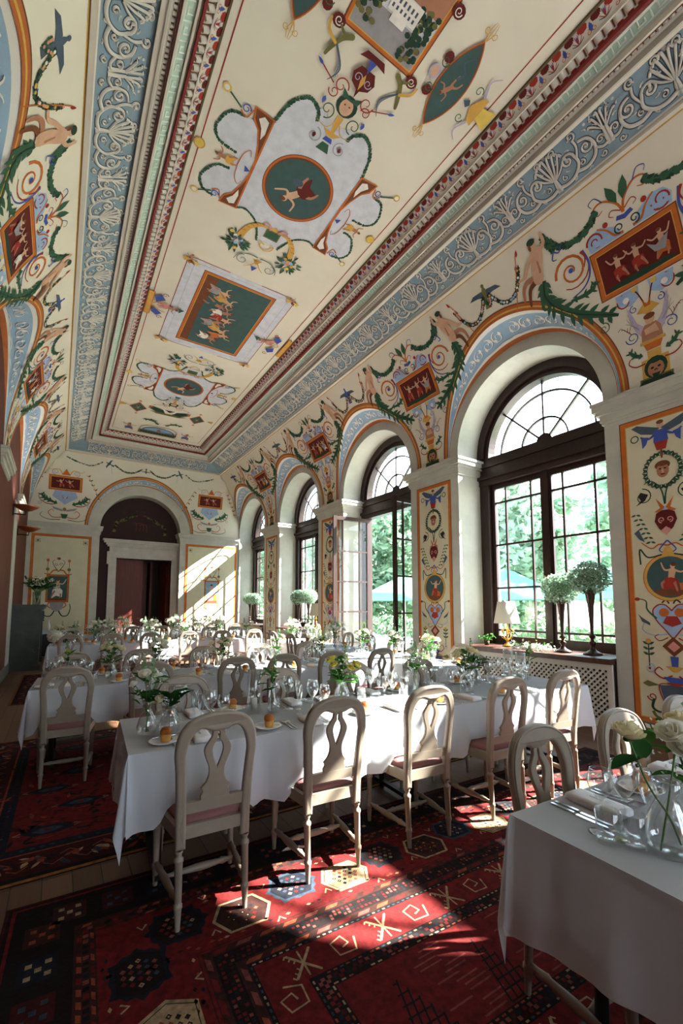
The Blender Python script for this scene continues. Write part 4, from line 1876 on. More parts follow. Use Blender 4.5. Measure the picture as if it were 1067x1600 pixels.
def pilaster_panel(yc, half, seed):
    rnd = random.Random(seed)
    P = Paint(wall_map(yc), .003, .0002)
    a = half
    P.rect(-a, .15, a, 3.745, 'orange', 1)
    P.frame(-a, .15, a, 3.745, .012, 'brown')
    P.rect(-a + .065, .215, a - .065, 3.68, 'gold', 1)
    P.rect(-a + .075, .225, a - .075, 3.67, 'panelc', 1)
    P.reset(2)
    # winged figure
    for s in (1, -1):
        P.poly([(0, 3.56), (s * .10, 3.60), (s * .24, 3.66), (s * .30, 3.64), (s * .2, 3.54), (s * .08, 3.50)], 'slate')
        P.limb([(s * .03, 3.52), (s * .12, 3.46), (s * .2, 3.50)], .03, 'blue', .02)
        P.poly([(s * .12, 3.48), (s * .2, 3.50), (s * .19, 3.36), (s * .15, 3.40)], 'blue')
        P.spiral(s * .27, 3.50, .04, .04, 0, 1, .012, 'dkgreen')
    P.poly([(-.06, 3.54), (.06, 3.54), (.075, 3.40), (-.075, 3.40)], 'blue')
    P.poly([(-.07, 3.40), (.07, 3.40), (.045, 3.30), (-.045, 3.30)], 'red')
    P.ell(0, 3.60, .035, .045, 'flesh', 10)
    P.ell(0, 3.63, .038, .025, 'brown', 8)
    P.stroke([(0, 3.3), (0, 3.2)], .02, 'brown')
    P.reset(2)
    # head in a laurel wreath
    for i in range(26):
        t = 2 * pi * i / 26
        for q in (0, 1):
            P.leaf(.15 * cos(t), 3.06 + .17 * sin(t), t + (1 if q else -1) * .8 + (pi if q else 0) * 0, .075, .026, 'green' if i % 2 else 'dkgreen')
    P.reset(4)
    P.ell(0, 3.115, .078, .055, 'brown', 12)
    P.ell(0, 3.055, .062, .085, 'flesh2', 14)
    P.ell(0, 3.125, .055, .022, 'brown', 10)
    P.ell(0, 3.045, .012, .03, 'flesh', 8)
    P.ell(0, 3.01, .025, .008, 'dkred', 8)
    P.ell(-.024, 3.075, .014, .009, 'black', 7)
    P.ell(.024, 3.075, .014, .009, 'black', 7)
    for s in (1, -1):
        P.reset(2)
        P.curve([(0, 2.66), (s * .03, 2.84), (s * .12, 2.95), (s * .2, 2.93)], .02, 'green', .008)
        P.spiral(s * .22, 2.78, .10, .02, pi / 2, 1.25, .013, 'dkgreen', .008, s)
        P.poly([(s * .16, 2.80), (s * .24, 2.84), (s * .27, 2.80), (s * .24, 2.74), (s * .30, 2.68), (s * .2, 2.73)], 'black')
        P.poly([(0, 2.62), (s * .09, 2.74), (s * .05, 2.62), (s * .11, 2.58), (0, 2.55)], 'orange')
        for q in range(7):
            t = q / 6
            P.leaf(s * (.30 - .14 * t), 2.58 - .34 * t, s * .5 + (0 if s > 0 else pi) - .8 * s, .06, .024, 'green')
            P.leaf(s * (.30 - .14 * t), 2.58 - .34 * t, (pi if s > 0 else 0) + .4 * s, .055, .024, 'green')
        P.curve([(0, 2.18), (s * .08, 2.2), (s * .16, 2.16), (s * .26, 2.24)], .022, 'orange', .01)
        P.curve([(0, 2.24), (s * .08, 2.14), (s * .04, 2.1)], .016, 'blue', .008)
        P.curve([(s * .06, 2.08), (s * .2, 2.06), (s * .28, 2.16), (s * .28, 1.98)], .016, 'dkgreen')
        P.poly([(s * .28, 2.4), (s * .33, 2.36), (s * .28, 2.28), (s * .22, 2.24), (s * .26, 2.34)], 'slate')
    P.poly([(0, 2.63), (.04, 2.58), (-.04, 2.58)], 'ltblue')
    P.poly([(0, 2.3), (.07, 2.38), (.11, 2.47), (.09, 2.56), (.03, 2.59), (-.03, 2.59), (-.09, 2.56), (-.11, 2.47), (-.07, 2.38)], 'dkred')
    for s in (1, -1):
        P.spiral(s * .04, 2.48, .035, .01, -pi / 2, 1.2, .012, 'pink', .008, s)
    P.poly([(0, 2.3), (.05, 2.36), (0, 2.4), (-.05, 2.36)], 'pink')
    P.poly([(-.06, 2.08), (.06, 2.08), (.03, 2.16), (-.03, 2.16)], 'gold')
    P.reset(3)
    # oval medallion
    P.ell(0, 1.82, .265, .275, 'orange', 32)
    P.ell(0, 1.82, .255, .265, 'gold', 32)
    P.ell(0, 1.82, .225, .235, 'teal', 32)
    P.poly([(-.17, 1.68), (.17, 1.68), (.1, 1.61), (-.1, 1.61)], 'brown')
    P.figure(.02 * rnd.choice((1, -1)), 1.81, .34, .15, drape=rnd.choice(['blue', 'red']), mir=rnd.choice((1, -1)), legs=((.22, -.7), (-.2, -.75)))
    P.poly([(-.15, 1.75), (-.09, 1.75), (-.1, 1.67), (-.14, 1.67)], 'orange')
    P.reset(2)
    # double heart vase
    for s in (1, -1):
        P.curve([(s * .02, 1.52), (s * .05, 1.56), (s * .09, 1.53)], .016, 'dkgreen')
        P.poly([(0, 1.12), (s * .07, 1.22), (s * .16, 1.34), (s * .18, 1.44), (s * .13, 1.50), (s * .06, 1.50), (0, 1.44)], 'ltblue')
        P.curve([(0, 1.12), (s * .07, 1.22), (s * .16, 1.34), (s * .185, 1.44), (s * .13, 1.505), (s * .06, 1.505), (0, 1.44)], .014, 'red')
        P.ell(s * .075, 1.42, .05, .05, 'orange', 12)
        P.curve([(s * .15, 1.35), (s * .24, 1.45), (s * .25, 1.55), (s * .33, 1.58)], .022, 'green', .01)
        P.ell(s * .34, 1.575, .03, .022, 'red', 8)
        P.curve([(s * .05, 1.18), (s * .2, 1.16), (s * .3, 1.22), (s * .27, 1.3), (s * .22, 1.27)], .014, 'ltblue', .008)
        P.curve([(s * .05, 1.14), (s * .13, 1.1), (s * .18, 1.14), (s * .14, 1.17)], .012, 'red', .008)
        P.poly([(s * .22, 1.30), (s * .30, 1.36), (s * .34, 1.40), (s * .30, 1.31), (s * .22, 1.27)], 'slate')
        P.reset(2)
        # side flowers
        P.stroke([(s * .25, .80), (s * .25, 1.08)], .012, 'dkgreen')
        for q in range(3):
            P.leaf(s * .25, .93 + .06 * q, .5, .07, .03, 'green')
            P.leaf(s * .25, .93 + .06 * q, pi - .5, .07, .03, 'green')
        P.ell(s * .25, 1.09, .03, .03, 'gold', 8)
        P.spiral(s * .25, .78, .06, .015, pi / 2, 1.2, .012, 'ltblue', .008, s)
        P.ell(s * .25, .78, .015, .015, 'red', 6)
        P.curve([(s * .03, .72), (s * .12, .68), (s * .2, .74), (s * .16, .8), (s * .12, .77)], .018, 'red', .01)
        P.poly([(s * .16, .60), (s * .28, .64), (s * .33, .60), (s * .27, .57)], 'olive')
        P.spiral(s * .24, .46, .05, .012, 0, 1.3, .014, 'red', .01, -s)
        P.curve([(s * .22, .44), (s * .24, .34), (s * .16, .30), (s * .05, .36)], .03, 'dkgreen', .02)
        P.curve([(s * .24, .3), (s * .2, .24), (s * .1, .22), (0, .24)], .03, 'olive')
        P.poly([(0, .62), (s * .16, .60), (s * .12, .42), (0, .34)], 'slate')
        P.curve([(0, .62), (s * .16, .605), (s * .12, .42), (0, .34)], .012, 'red')
    P.reset(6)
    P.poly([(-.05, 1.38), (.05, 1.38), (.09, 1.30), (0, 1.26), (-.09, 1.30)], 'red')
    P.poly([(0, 1.15), (.11, 1.04), (0, .93), (-.11, 1.04)], 'brown')
    P.poly([(0, 1.10), (.06, 1.04), (0, .98), (-.06, 1.04)], 'pink')
    P.poly([(-.04, .93), (.04, .93), (.03, .82), (-.03, .82)], 'blue')
    P.poly([(-.09, .82), (.09, .82), (.02, .76), (-.02, .76)], 'gold')
    P.poly([(-.12, .70), (.12, .70), (.06, .64), (-.06, .64)], 'blue')
    P.poly([(-.1, .64), (.1, .64), (0, .60)], 'red')
    P.build('painted_panel', wall_right)


mat('paint_panelc', (208, 200, 170), .75, rgb2=(198, 191, 160), scale=3)
for k, y in enumerate(MIDS):
    pilaster_panel(y, .435, 300 + k)

# ---- end wall panels with painted niches
P = Paint(lambda u, v, h: (u, YE - h, v), .003, .0002)
for x0, x1 in ((XL + .12, EX - EHALF - .22), (EX + EHALF + .20, XR - .08)):
    P.rect(x0, .25, x1, 3.72, 'orange', 5)
    P.rect(x0 + .07, .32, x1 - .07, 3.65, 'brown', 5)
    P.rect(x0 + .08, .33, x1 - .08, 3.64, 'panelc', 5)
    for cx_ in (x0 + .17, x1 - .17):
        P.frame(cx_ - .06, 3.44, cx_ + .06, 3.56, .01, 'olive')
        P.ell(cx_, 3.5, .035, .035, 'olive', 10)
    c = (x0 + x1) / 2 - .06 if x0 < 0 else (x0 + x1) / 2 + .02
    z = 1.60 if x0 < 0 else 1.55
    w = .30 if x0 < 0 else .27
    P.rect(c - w, z, c + w, z + .86, 'orange', 5)
    P.frame(c - w, z, c + w, z + .86, .014, 'brown')
    P.rect(c - w + .05, z + .05, c + w - .05, z + .81, 'teal' if x0 < 0 else 'skyb', 5)
    P.figure(c, z + .42, .62, 0, drape='white' if x0 < 0 else 'pink', skin='flesh')
    P.rect(c - w + .06, z + .05, c + w - .06, z + .13, 'brown', 5)
    if x0 > 0:
        P.rect(c + .06, z + .13, c + .2, z + .36, 'orange', 5)
    for s in (1, -1):
        P.curve([(c + s * .04, z + 1.0), (c + s * .14, z + .98), (c + s * .22, z + .88), (c + s * (w + .06), z + .88)], .05, 'orange', .03)
        P.stroke([(c + s * (w - .02), z + .9), (c + s * (w - .02), z + 1.3)], .015, 'olive')
        P.ell(c + s * (w - .02), z + 1.3, .04, .05, 'orange', 10)
        P.ell(c + s * (w - .02), z + 1.02, .05, .05, 'olive', 10)
        P.curve([(c, z + .95), (c + s * .1, z + 1.1), (c + s * .16, z + 1.25), (c + s * .1, z + 1.32)], .02, 'dkgreen', .01)
        P.spiral(c + s * .06, z + 1.18, .05, .01, 0, 1.2, .012, 'black', .008, s)
        P.curve([(c + s * .05, z - .25), (c + s * .15, z - .42), (c + s * .3, z - .40), (c + s * .36, z - .2), (c + s * .34, z - .05)], .035, 'dkgreen' if x0 < 0 else 'grey', .02)
        P.poly([(c, z), (c + s * .2, z), (c + s * .14, z - .22), (c, z - .30)], 'grey' if x0 < 0 else 'ltblue')
        P.curve([(c + s * .2, z), (c + s * .24, z - .1), (c + s * .16, z - .18)], .03, 'orange')
    P.ell(c, z + 1.36, .05, .04, 'brown', 10)
P.build('painted_panel', wall_end)

# ---- lunette over the doorway: swags and monogram strokes
P = Paint(lambda u, v, h: (EX + u, YE + .45 - h, v), .003, .0003)
for sg in (1, -1):
    P.garland([(sg * .1, 4.66), (sg * .35, 4.56), (sg * .6, 4.42), (sg * .78, 4.30), (sg * .82, 4.05)], .10, ['dkgreen', 'olive', 'rbrown'], .09, 5, ['rpink', 'olive'])
    P.ell(sg * .12, 4.80, .05, .04, 'dkgreen', 8)
P.curve([(-.22, 4.34), (-.16, 4.40), (-.1, 4.36), (-.04, 4.40), (.12, 4.36)], .022, 'rpink')
for u in (-.12, 0.0, .10, .20):
    P.curve([(u - .02, 4.36), (u, 4.24), (u - .01, 4.10)], .022, 'rpink')
P.curve([(0, 4.3), (.05, 4.36), (.1, 4.3)], .018, 'rpink')
P.curve([(.1, 4.3), (.15, 4.36), (.2, 4.3), (.21, 4.12), (.26, 4.1)], .018, 'rpink')
P.build('painted_monogram', bpy.data.objects['wall_recess'])
# ------------------------------------------------------------ ceiling paintings
P = Paint(lambda u, v, h: (u, v, CEIL_Z - h), .003, .0001)
CX = 2.37
Y0C = -0.8


def red_line(u0, v0, u1, v1):
    for pts in (((u0, v0), (u0, v1)), ((u0, v1), (u1, v1)), ((u1, v1), (u1, v0))):
        P.stroke(list(pts), .012, 'red')


red_line(1.137, Y0C, 3.672, 14.42)


def medallion(yc, d):
    """round painting with brackets; d = +1: cornucopias on the +Y side"""
    P.reset()

    def Y(a):
        return yc + d * a
    # pale ground
    P.poly([(1.77, Y(-.58)), (1.84, Y(-.85)), (2.0, Y(-1.0)), (2.18, Y(-.98)), (2.37, Y(-.9)), (2.56, Y(-.98)), (2.74, Y(-1.0)), (2.9, Y(-.85)), (2.97, Y(-.58)),
            (2.97, Y(.64)), (2.82, Y(.62)), (2.64, Y(.72)), (2.5, Y(.98)), (2.24, Y(.98)), (2.1, Y(.72)), (1.92, Y(.62)), (1.77, Y(.64))], 'pale')
    for sg in (1, -1):
        P.reset(2)

        def X(a):
            return CX + sg * a

        def m(pts):
            return [(X(a), Y(b)) for a, b in pts]
        # side lobes with leaf garlands
        l1 = [(.88, -.46), (1.04, -.42), (1.13, -.20), (1.05, -.06), (.84, -.03)]
        l2 = [(.84, .20), (1.0, .24), (1.12, .46), (1.06, .62), (.92, .66)]
        P.poly(m([(.60, -.5)] + l1 + [(.84, .08)] + l2 + [(.60, .66)]), 'pale')
        P.garland(m(l1), .035, FOL, .016, 3)
        P.garland(m(l2), .035, FOL, .016, 4)
        P.garland(m([(.60, -.58), (.52, -.86), (.37, -1.0), (.24, -.95), (.2, -.86)]), .04, FOL, .016, 5)
        P.garland(m([(.60, .66), (.47, .62), (.28, .74), (.16, 1.02)]), .032, FOL, .016, 6)
        # bracket
        P.stroke(m([(.605, -.60), (.605, .68)]), .035, 'orange')
        for e in (-1, 1):
            y0 = -.60 if e < 0 else .68
            P.poly(m([(.59, y0), (.83, y0 + e * .02), (.80, y0 - e * .12), (.72, y0 - e * .2), (.66, y0 - e * .36), (.625, y0 - e * .52), (.59, y0 - e * .56)]), 'orange')
            P.poly(m([(.605, y0 - e * .015), (.81, y0 + e * .004), (.785, y0 - e * .10), (.705, y0 - e * .19), (.65, y0 - e * .34), (.61, y0 - e * .48)]), 'brown')
            P.poly(m([(.64, y0 - e * .06), (.70, y0 - e * .03), (.75, y0 - e * .08), (.69, y0 - e * .16), (.655, y0 - e * .28), (.63, y0 - e * .2)]), 'white')
            P.spiral(X(.90), Y(y0 + e * -.06), .05, .015, 0, 1.3, .014, 'blue', .008, sg)
            P.curve(m([(.83, y0 - e * .03), (.87, y0 - e * .14), (.95, y0 - e * .1)]), .014, 'orange')
            P.stroke(m([(.95, y0 + e * -.08), (1.10, y0 + e * .0)]), .018, 'green')
            P.ell(X(1.14), Y(y0 + e * .02), .045, .045, 'yellow', 10)
            P.ell(X(1.14), Y(y0 + e * .02), .028, .028, 'white', 8)
        # little flying figure and scrolls between the lobes
        P.figure(X(.92), Y(.09), .26, (-pi / 2 if sg > 0 else pi / 2), skin='flesh2', drape='gold')
        P.ell(X(1.235), Y(.09), .065, .065, 'gold', 14)
        P.ell(X(1.235), Y(.09), .05, .05, 'yellow', 12)
        for e in (1, -1):
            P.curve(m([(.78, .09), (.76, .09 + e * .16), (.70, .09 + e * .24), (.67, .09 + e * .17)]), .012, 'orange', .006)
        P.poly(m([(.62, .09), (.68, .13), (.70, .05)]), 'blue')
        # cornucopia with fruit and leaves
        P.curve(m([(.10, .72), (.22, .74), (.34, .86), (.40, 1.08)]), .03, 'gold', .10)
        for q in range(6):
            t = q / 6
            P.stroke(m([(.16 + .24 * t, .72 + .30 * t * t), (.2 + .26 * t, .70 + .34 * t * t)]), .012, 'orange')
        rnd = random.Random(int(yc * 10) + sg)
        for q in range(40):
            a, r = rnd.uniform(0, 2 * pi), rnd.uniform(.03, .15)
            P.leaf(X(.42) + r * cos(a), Y(1.18) + r * sin(a), a, .10, .035, rnd.choice(FOL))
        for q in range(9):
            P.ell(X(.42) + rnd.gauss(0, .06), Y(1.16) + rnd.gauss(0, .06), .03, .03, rnd.choice(['ltblue', 'gold', 'pink', 'yellow', 'slate', 'white']), 8)
        # scrolls under the shield
        P.spiral(X(.22), Y(1.45), .10, .02, -pi / 2 * d, 1.3, .012, 'slate', .008, sg * d)
        P.curve(m([(.02, 1.30), (.16, 1.30), (.30, 1.38), (.34, 1.5)]), .018, 'green', .008)
        P.curve(m([(.0, 1.38), (.08, 1.5), (.16, 1.56)]), .02, 'gold', .008)
        # scrolls by the head
        P.spiral(X(.17), Y(-1.02), .09, .015, pi / 2, 1.3, .014, 'green', .008, sg)
        P.spiral(X(.17), Y(-.72), .09, .015, -pi / 2, 1.3, .011, 'grey', .007, -sg)
        P.ell(X(.17), Y(-.72), .02, .03, 'dkred', 8)
        P.curve(m([(.03, -.95), (.1, -.86), (.22, -.88)]), .012, 'gold', .006)
        P.leaf(X(.25), Y(-1.12), pi / 2, .08, .04, 'blue')
        P.spiral(X(.16), Y(-1.28), .085, .015, 0, 1.2, .014, 'red', .008, sg)
        P.spiral(X(.2), Y(-1.2), .06, .015, pi, 1.2, .012, 'red', .008, sg)
        P.stroke(m([(.24, -1.26), (.42, -1.34)]), .012, 'red')
        P.leaf(X(.40), Y(-1.33), atan2(-.08 * d, .18 * sg), .09, .03, 'blue')
        P.curve(m([(.06, .74), (.1, .66), (.17, .66), (.15, .73)]), .03, 'pink', .015)
        P.curve(m([(.0, 1.12), (.08, 1.08), (.1, 1.0), (.04, 1.02)]), .016, 'gold')
    P.reset(2)
    # framed disc
    P.ell(CX, yc, .46, .46, 'brown', 48)
    P.ell(CX, yc, .45, .45, 'orange', 48)
    P.ell(CX, yc, .425, .425, 'brown', 48)
    P.ell(CX, yc, .405, .405, 'teal', 48)
    P.figure(CX + .02, yc + .03, .50, .7, drape='dkred', arms=((.4, .2), (-.3, .3)), legs=((.2, -.9), (-.3, -.75)))
    P.ell(CX - .05, yc - .1, .07, .05, 'slate', 12)
    P.reset(3)
    # head with leafy hair, bowl and bell
    P.ell(CX, Y(-1.14), .12, .11, 'dkgreen', 14)
    P.ell(CX, Y(-1.13), .075, .085, 'flesh', 14)
    P.ell(CX - .028, Y(-1.15), .012, .01, 'brown', 6)
    P.ell(CX + .028, Y(-1.15), .012, .01, 'brown', 6)
    P.poly([(CX - .09, Y(-1.2)), (CX + .09, Y(-1.2)), (CX + .12, Y(-1.28)), (CX, Y(-1.22)), (CX - .12, Y(-1.28))], 'green')
    P.poly([(CX - .04, Y(-1.02)), (CX + .04, Y(-1.02)), (CX + .02, Y(-.84)), (CX - .02, Y(-.84))], 'gold')
    P.poly([(CX - .11, Y(-.84)), (CX + .11, Y(-.84)), (CX + .04, Y(-.78)), (CX - .04, Y(-.78))], 'gold')
    P.poly([(CX - .06, Y(-.72)), (CX + .06, Y(-.72)), (CX + .04, Y(-.77)), (CX - .04, Y(-.77))], 'blue')
    P.poly([(CX - .08, Y(-.60)), (CX + .08, Y(-.60)), (CX + .04, Y(-.70)), (CX - .04, Y(-.70))], 'green')
    # shield
    P.rect(CX - .11, Y(.74), CX + .11, Y(.90), 'olive')
    P.rect(CX - .09, Y(.76), CX + .09, Y(.88), 'green')
    P.poly([(CX - .09, Y(.74)), (CX, Y(.66)), (CX + .09, Y(.74))], 'gold')
    P.poly([(CX - .08, Y(1.36)), (CX + .08, Y(1.36)), (CX, Y(1.46))], 'gold')
    P.poly([(CX - .05, Y(1.52)), (CX + .05, Y(1.52)), (CX, Y(1.62))], 'blue')


medallion(4.68, 1)
medallion(10.78, -1)

# large rectangular painting in the middle
P.reset()
P.rect(1.45, 6.52, 3.29, 8.98, 'pale', 1)
for u in (1.45, 3.29):
    P.stroke([(u, 6.6), (u, 8.9)], .012, 'red')
for v in (6.52, 8.98):
    P.stroke([(1.55, v), (2.1, v)], .012, 'red')
    P.stroke([(2.64, v), (3.19, v)], .012, 'red')
P.frame(1.56, 6.60, 3.18, 8.88, .008, 'lilac')
P.rect(1.735, 6.68, 2.985, 8.79, 'orange', 1)
P.frame(1.735, 6.68, 2.985, 8.79, .014, 'brown')
P.rect(1.79, 6.735, 2.93, 8.735, 'gold', 1)
P.rect(1.80, 6.745, 2.92, 8.725, 'teal', 1)
P.poly([(1.80, 6.745), (2.0, 6.745), (1.92, 7.6), (1.95, 8.725), (1.80, 8.725)], 'brown')
rnd = random.Random(3)
for k in range(9):
    P.figure(2.12 + rnd.uniform(-.1, .22) + .02 * k, 7.05 + .17 * k, .42, -pi / 2 + rnd.uniform(-.5, .5), drape=rnd.choice(['red', 'orange', 'grey', 'gold', 'teal', 'white']), mir=rnd.choice((1, -1)), skin=rnd.choice(['flesh', 'flesh2']))
for (u, v) in ((1.5, 6.56), (3.24, 6.56), (1.5, 8.94), (3.24, 8.94)):
    P.figure(u, v, .22, rnd.uniform(0, 6), skin='flesh2', drape='brown')
    P.poly([(u, v), (u + .1, v + .09), (u + .14, v + .02)], 'yellow')
    P.poly([(u, v), (u - .1, v + .07), (u - .13, v - .03)], 'gold')
for sg in (1, -1):
    x0 = 1.06 if sg < 0 else 3.68
    P.rect(x0, 7.60, x0 + .1, 8.26, 'gold')
    P.frame(x0, 7.60, x0 + .1, 8.26, .012, 'orange')
    xx = CX + sg * .95
    P.figure(xx, 7.90, .34, pi / 2 * sg, skin='flesh2', drape='pink', legs=((.08, -1), (-.08, -1)))
    P.poly([(CX + sg * .68, 7.84), (CX + sg * .76, 7.96), (CX + sg * .78, 7.82)], 'green')
    for e in (1, -1):
        P.poly([(CX + sg * 1.16, 7.93 + e * .08), (CX + sg * 1.02, 7.93 + e * .2), (CX + sg * 1.1, 7.93 + e * .3), (CX + sg * 1.2, 7.93 + e * .22)], 'blue')
        P.spiral(CX + sg * 1.05, 7.93 + e * .33, .05, .01, 0, 1.2, .016, 'red', .008, sg)
        P.curve([(CX + sg * 1.22, 7.93), (CX + sg * 1.1, 7.93 + e * .12), (CX + sg * .98, 7.93 + e * .14)], .02, 'gold')

P.reset()
# landscape panel with its lozenges at the near end
P.rect(1.945, 1.84, 2.775, 2.985, 'orange', 1)
P.frame(1.945, 1.84, 2.775, 2.985, .012, 'brown')
P.rect(1.985, 1.88, 2.735, 2.945, 'gold', 1)
P.rect(1.995, 1.89, 2.725, 2.935, 'pale', 1)
P.rect(1.995, 2.70, 2.725, 2.935, 'grey', 1)
P.rect(1.995, 1.89, 2.725, 2.52, 'flesh2', 1)
for k in range(90):
    u = rnd.choice((rnd.uniform(2.0, 2.2), rnd.uniform(2.52, 2.7)))
    v = rnd.uniform(2.45, 2.85) if u < 2.3 else rnd.uniform(2.5, 2.92)
    P.ell(u, v, .03, .025, rnd.choice(['dkgreen', 'olive', 'dkgreen']), 7)
P.rect(2.24, 2.52, 2.54, 2.68, 'white')
P.rect(2.30, 2.68, 2.46, 2.74, 'white')
for k in range(6):
    P.rect(2.26 + .045 * k, 2.56, 2.28 + .045 * k, 2.60, 'slate')
    P.rect(2.26 + .045 * k, 2.62, 2.28 + .045 * k, 2.65, 'slate')
for u, v in ((1.92, 2.99), (2.8, 2.99), (1.92, 2.35), (2.80, 2.35)):
    P.ell(u, v, .065, .055, 'dkred', 12)
    P.spiral(u, v, .04, .01, 0, 1.3, .010, 'white', .006)
for sg in (1, -1):
    # griffin figures
    P.limb([(CX + sg * .28, 3.02), (CX + sg * .36, 3.08), (CX + sg * .42, 3.2), (CX + sg * .44, 3.26)], .05, 'olive', .03)
    P.limb([(CX + sg * .40, 3.14), (CX + sg * .5, 3.08), (CX + sg * .52, 3.0)], .03, 'gold', .02)
    P.limb([(CX + sg * .33, 3.06), (CX + sg * .42, 3.0)], .03, 'olive', .02)
    for q in range(6):
        P.curve([(CX + sg * .38, 3.14), (CX + sg * (.30 - .01 * q), 3.24 + .01 * q), (CX + sg * (.24 + .015 * q), 3.36 + .015 * q)], .02, 'slate' if q % 2 else 'grey', .005)
    # lens shaped painting
    lx = CX + sg * .80
    for k, (hw, hl, col) in enumerate(((.165, .43, 'orange'), (.155, .415, 'brown'), (.145, .395, 'teal'))):
        n = 18
        pts = [(lx + hw * (1 - (2 * i / n - 1) ** 2) ** .9, 2.785 - hl + 2 * hl * i / n) for i in range(n + 1)] + [(lx - hw * (1 - (2 * i / n - 1) ** 2) ** .9, 2.785 + hl - 2 * hl * i / n) for i in range(1, n)]
        P.poly(pts, col)
    P.figure(lx, 2.8, .24, .6 * sg, skin='flesh2', drape=None)
    P.curve([(lx, 2.72), (lx + .04, 2.64), (lx - .03, 2.58), (lx + .03, 2.5)], .03, 'slate', .01)
    for e in (1, -1):
        for q in (-1, 0, 1):
            P.curve([(lx, 2.785 + e * .43), (lx + q * .03, 2.785 + e * .50), (lx + q * .015, 2.785 + e * .58)], .012, 'gold', .004)
        P.spiral(lx - .05, 2.785 + e * .5, .03, .01, 0, 1.2, .008, 'gold', .004)
        P.spiral(lx + .05, 2.785 + e * .5, .03, .01, pi, 1.2, .008, 'gold', .004, -1)
        P.ell(CX + sg * .60, 2.785 + e * .16, .05, .05, 'dkred', 10)
        P.spiral(CX + sg * .60, 2.785 + e * .12, .05, .015, 0, 1.2, .010, 'green', .006)
    P.ell(CX + sg * .56, 2.785, .06, .065, 'lilac', 12)
    P.ell(CX + sg * .56, 2.785, .04, .05, 'flesh', 12)
    # lamp stand on the border
    P.poly([(CX + sg * 1.17, 2.68), (CX + sg * 1.24, 2.66), (CX + sg * 1.24, 2.94), (CX + sg * 1.17, 2.92), (CX + sg * 1.10, 2.80)], 'gold')
    P.poly([(CX + sg * 1.24, 2.74), (CX + sg * 1.40, 2.70), (CX + sg * 1.40, 2.90), (CX + sg * 1.24, 2.86)], 'yellow')
    for e in (1, -1):
        P.spiral(CX + sg * 1.08, 2.80 + e * .14, .05, .01, 0, 1.2, .010, 'green', .006, sg * e)
        P.curve([(CX + sg * 1.18, 2.8 + e * .13), (CX + sg * 1.12, 2.8 + e * .26), (CX + sg * 1.2, 2.8 + e * .34)], .025, 'lilac', .008)
    P.poly([(CX + sg * 1.0, 2.8), (CX + sg * 1.06, 2.84), (CX + sg * 1.09, 2.8), (CX + sg * 1.06, 2.76)], 'slate')
P.poly([(CX - .1, 3.01), (CX + .1, 3.01), (CX + .15, 3.08), (CX + .03, 3.06), (CX, 3.12), (CX - .03, 3.06), (CX - .15, 3.08)], 'dkred')
P.poly([(CX, 3.14), (CX + .08, 3.14), (CX + .13, 3.22), (CX + .1, 3.3), (CX + .02, 3.34), (CX, 3.42), (CX - .02, 3.34), (CX - .1, 3.3), (CX - .13, 3.22), (CX - .08, 3.14)], 'dkred')
for sg in (1, -1):
    P.spiral(CX + sg * .06, 3.24, .045, .01, 0, 1.2, .010, 'lilac', .006, sg)
P.poly([(CX, 3.18), (CX + .025, 3.25), (CX, 3.34), (CX - .025, 3.25)], 'gold')
P.poly([(CX - .04, 3.06), (CX + .04, 3.06), (CX, 3.18)], 'blue')

# far end of the ceiling
P.reset()
for sg in (1, -1):
    lx = CX + sg * .78
    P.poly([(lx, 12.22), (lx + .22, 12.55), (lx, 12.88), (lx - .22, 12.55)], 'orange')
    P.poly([(lx, 12.27), (lx + .19, 12.55), (lx, 12.83), (lx - .19, 12.55)], 'teal')
    P.ell(lx, 12.55, .10, .15, 'green', 12)
    P.figure(lx, 12.55, .22, 0, skin='flesh2')
    for e in (1, -1):
        P.ell(lx, 12.55 + e * .42, .04, .06, 'gold', 8)
    P.poly([(CX + sg * 1.05, 12.5), (CX + sg * 1.22, 12.42), (CX + sg * 1.22, 12.62)], 'gold')
    P.poly([(CX + sg * .1, 12.40), (CX + sg * .46, 12.26), (CX + sg * .52, 12.42), (CX + sg * .3, 12.6), (CX + sg * .1, 12.58)], 'dkgreen')
    P.poly([(CX + sg * .42, 12.30), (CX + sg * .54, 12.26), (CX + sg * .54, 12.46)], 'orange')
    P.acanthus([(CX + sg * .1, 13.5), (CX + sg * .3, 13.25), (CX + sg * .55, 13.3)], .09, 'green', None, 4)
    P.curve([(CX + sg * .05, 13.45), (CX + sg * .2, 13.3), (CX + sg * .18, 13.15)], .02, 'gold', .008)
    P.figure(CX + sg * .82, 14.05, .5, pi, drape='blue', skin='flesh2')
    P.rect(CX + sg * .5 - .05, 14.1, CX + sg * .5 + .05, 14.36, 'olive')
P.poly([(CX - .2, 12.28), (CX + .2, 12.28), (CX + .12, 12.5), (CX - .12, 12.5)], 'white')
P.poly([(CX - .14, 12.32), (CX + .14, 12.32), (CX, 12.46)], 'dkred')
P.poly([(CX - .48, 12.56), (CX + .48, 12.56), (CX + .3, 12.68), (CX - .3, 12.68)], 'olive')
for sg in (1, -1):
    P.curve([(CX, 13.62), (CX + sg * .3, 13.66), (CX + sg * .5, 13.85), (CX + sg * .52, 14.1)], .04, 'grey', .03)
n = 20
P.poly([(CX + .46 * cos(pi * i / n), 14.08 - .34 * sin(pi * i / n)) for i in range(n + 1)], 'green')
P.poly([(CX + .42 * cos(pi * i / n), 14.06 - .29 * sin(pi * i / n)) for i in range(n + 1)], 'skyb')
P.figure(CX, 13.92, .25, pi, skin='flesh2', drape='red')
P.rect(CX - .55, 14.12, CX + .55, 14.34, 'olive')
P.rect(CX - .5, 14.15, CX + .5, 14.31, 'black')
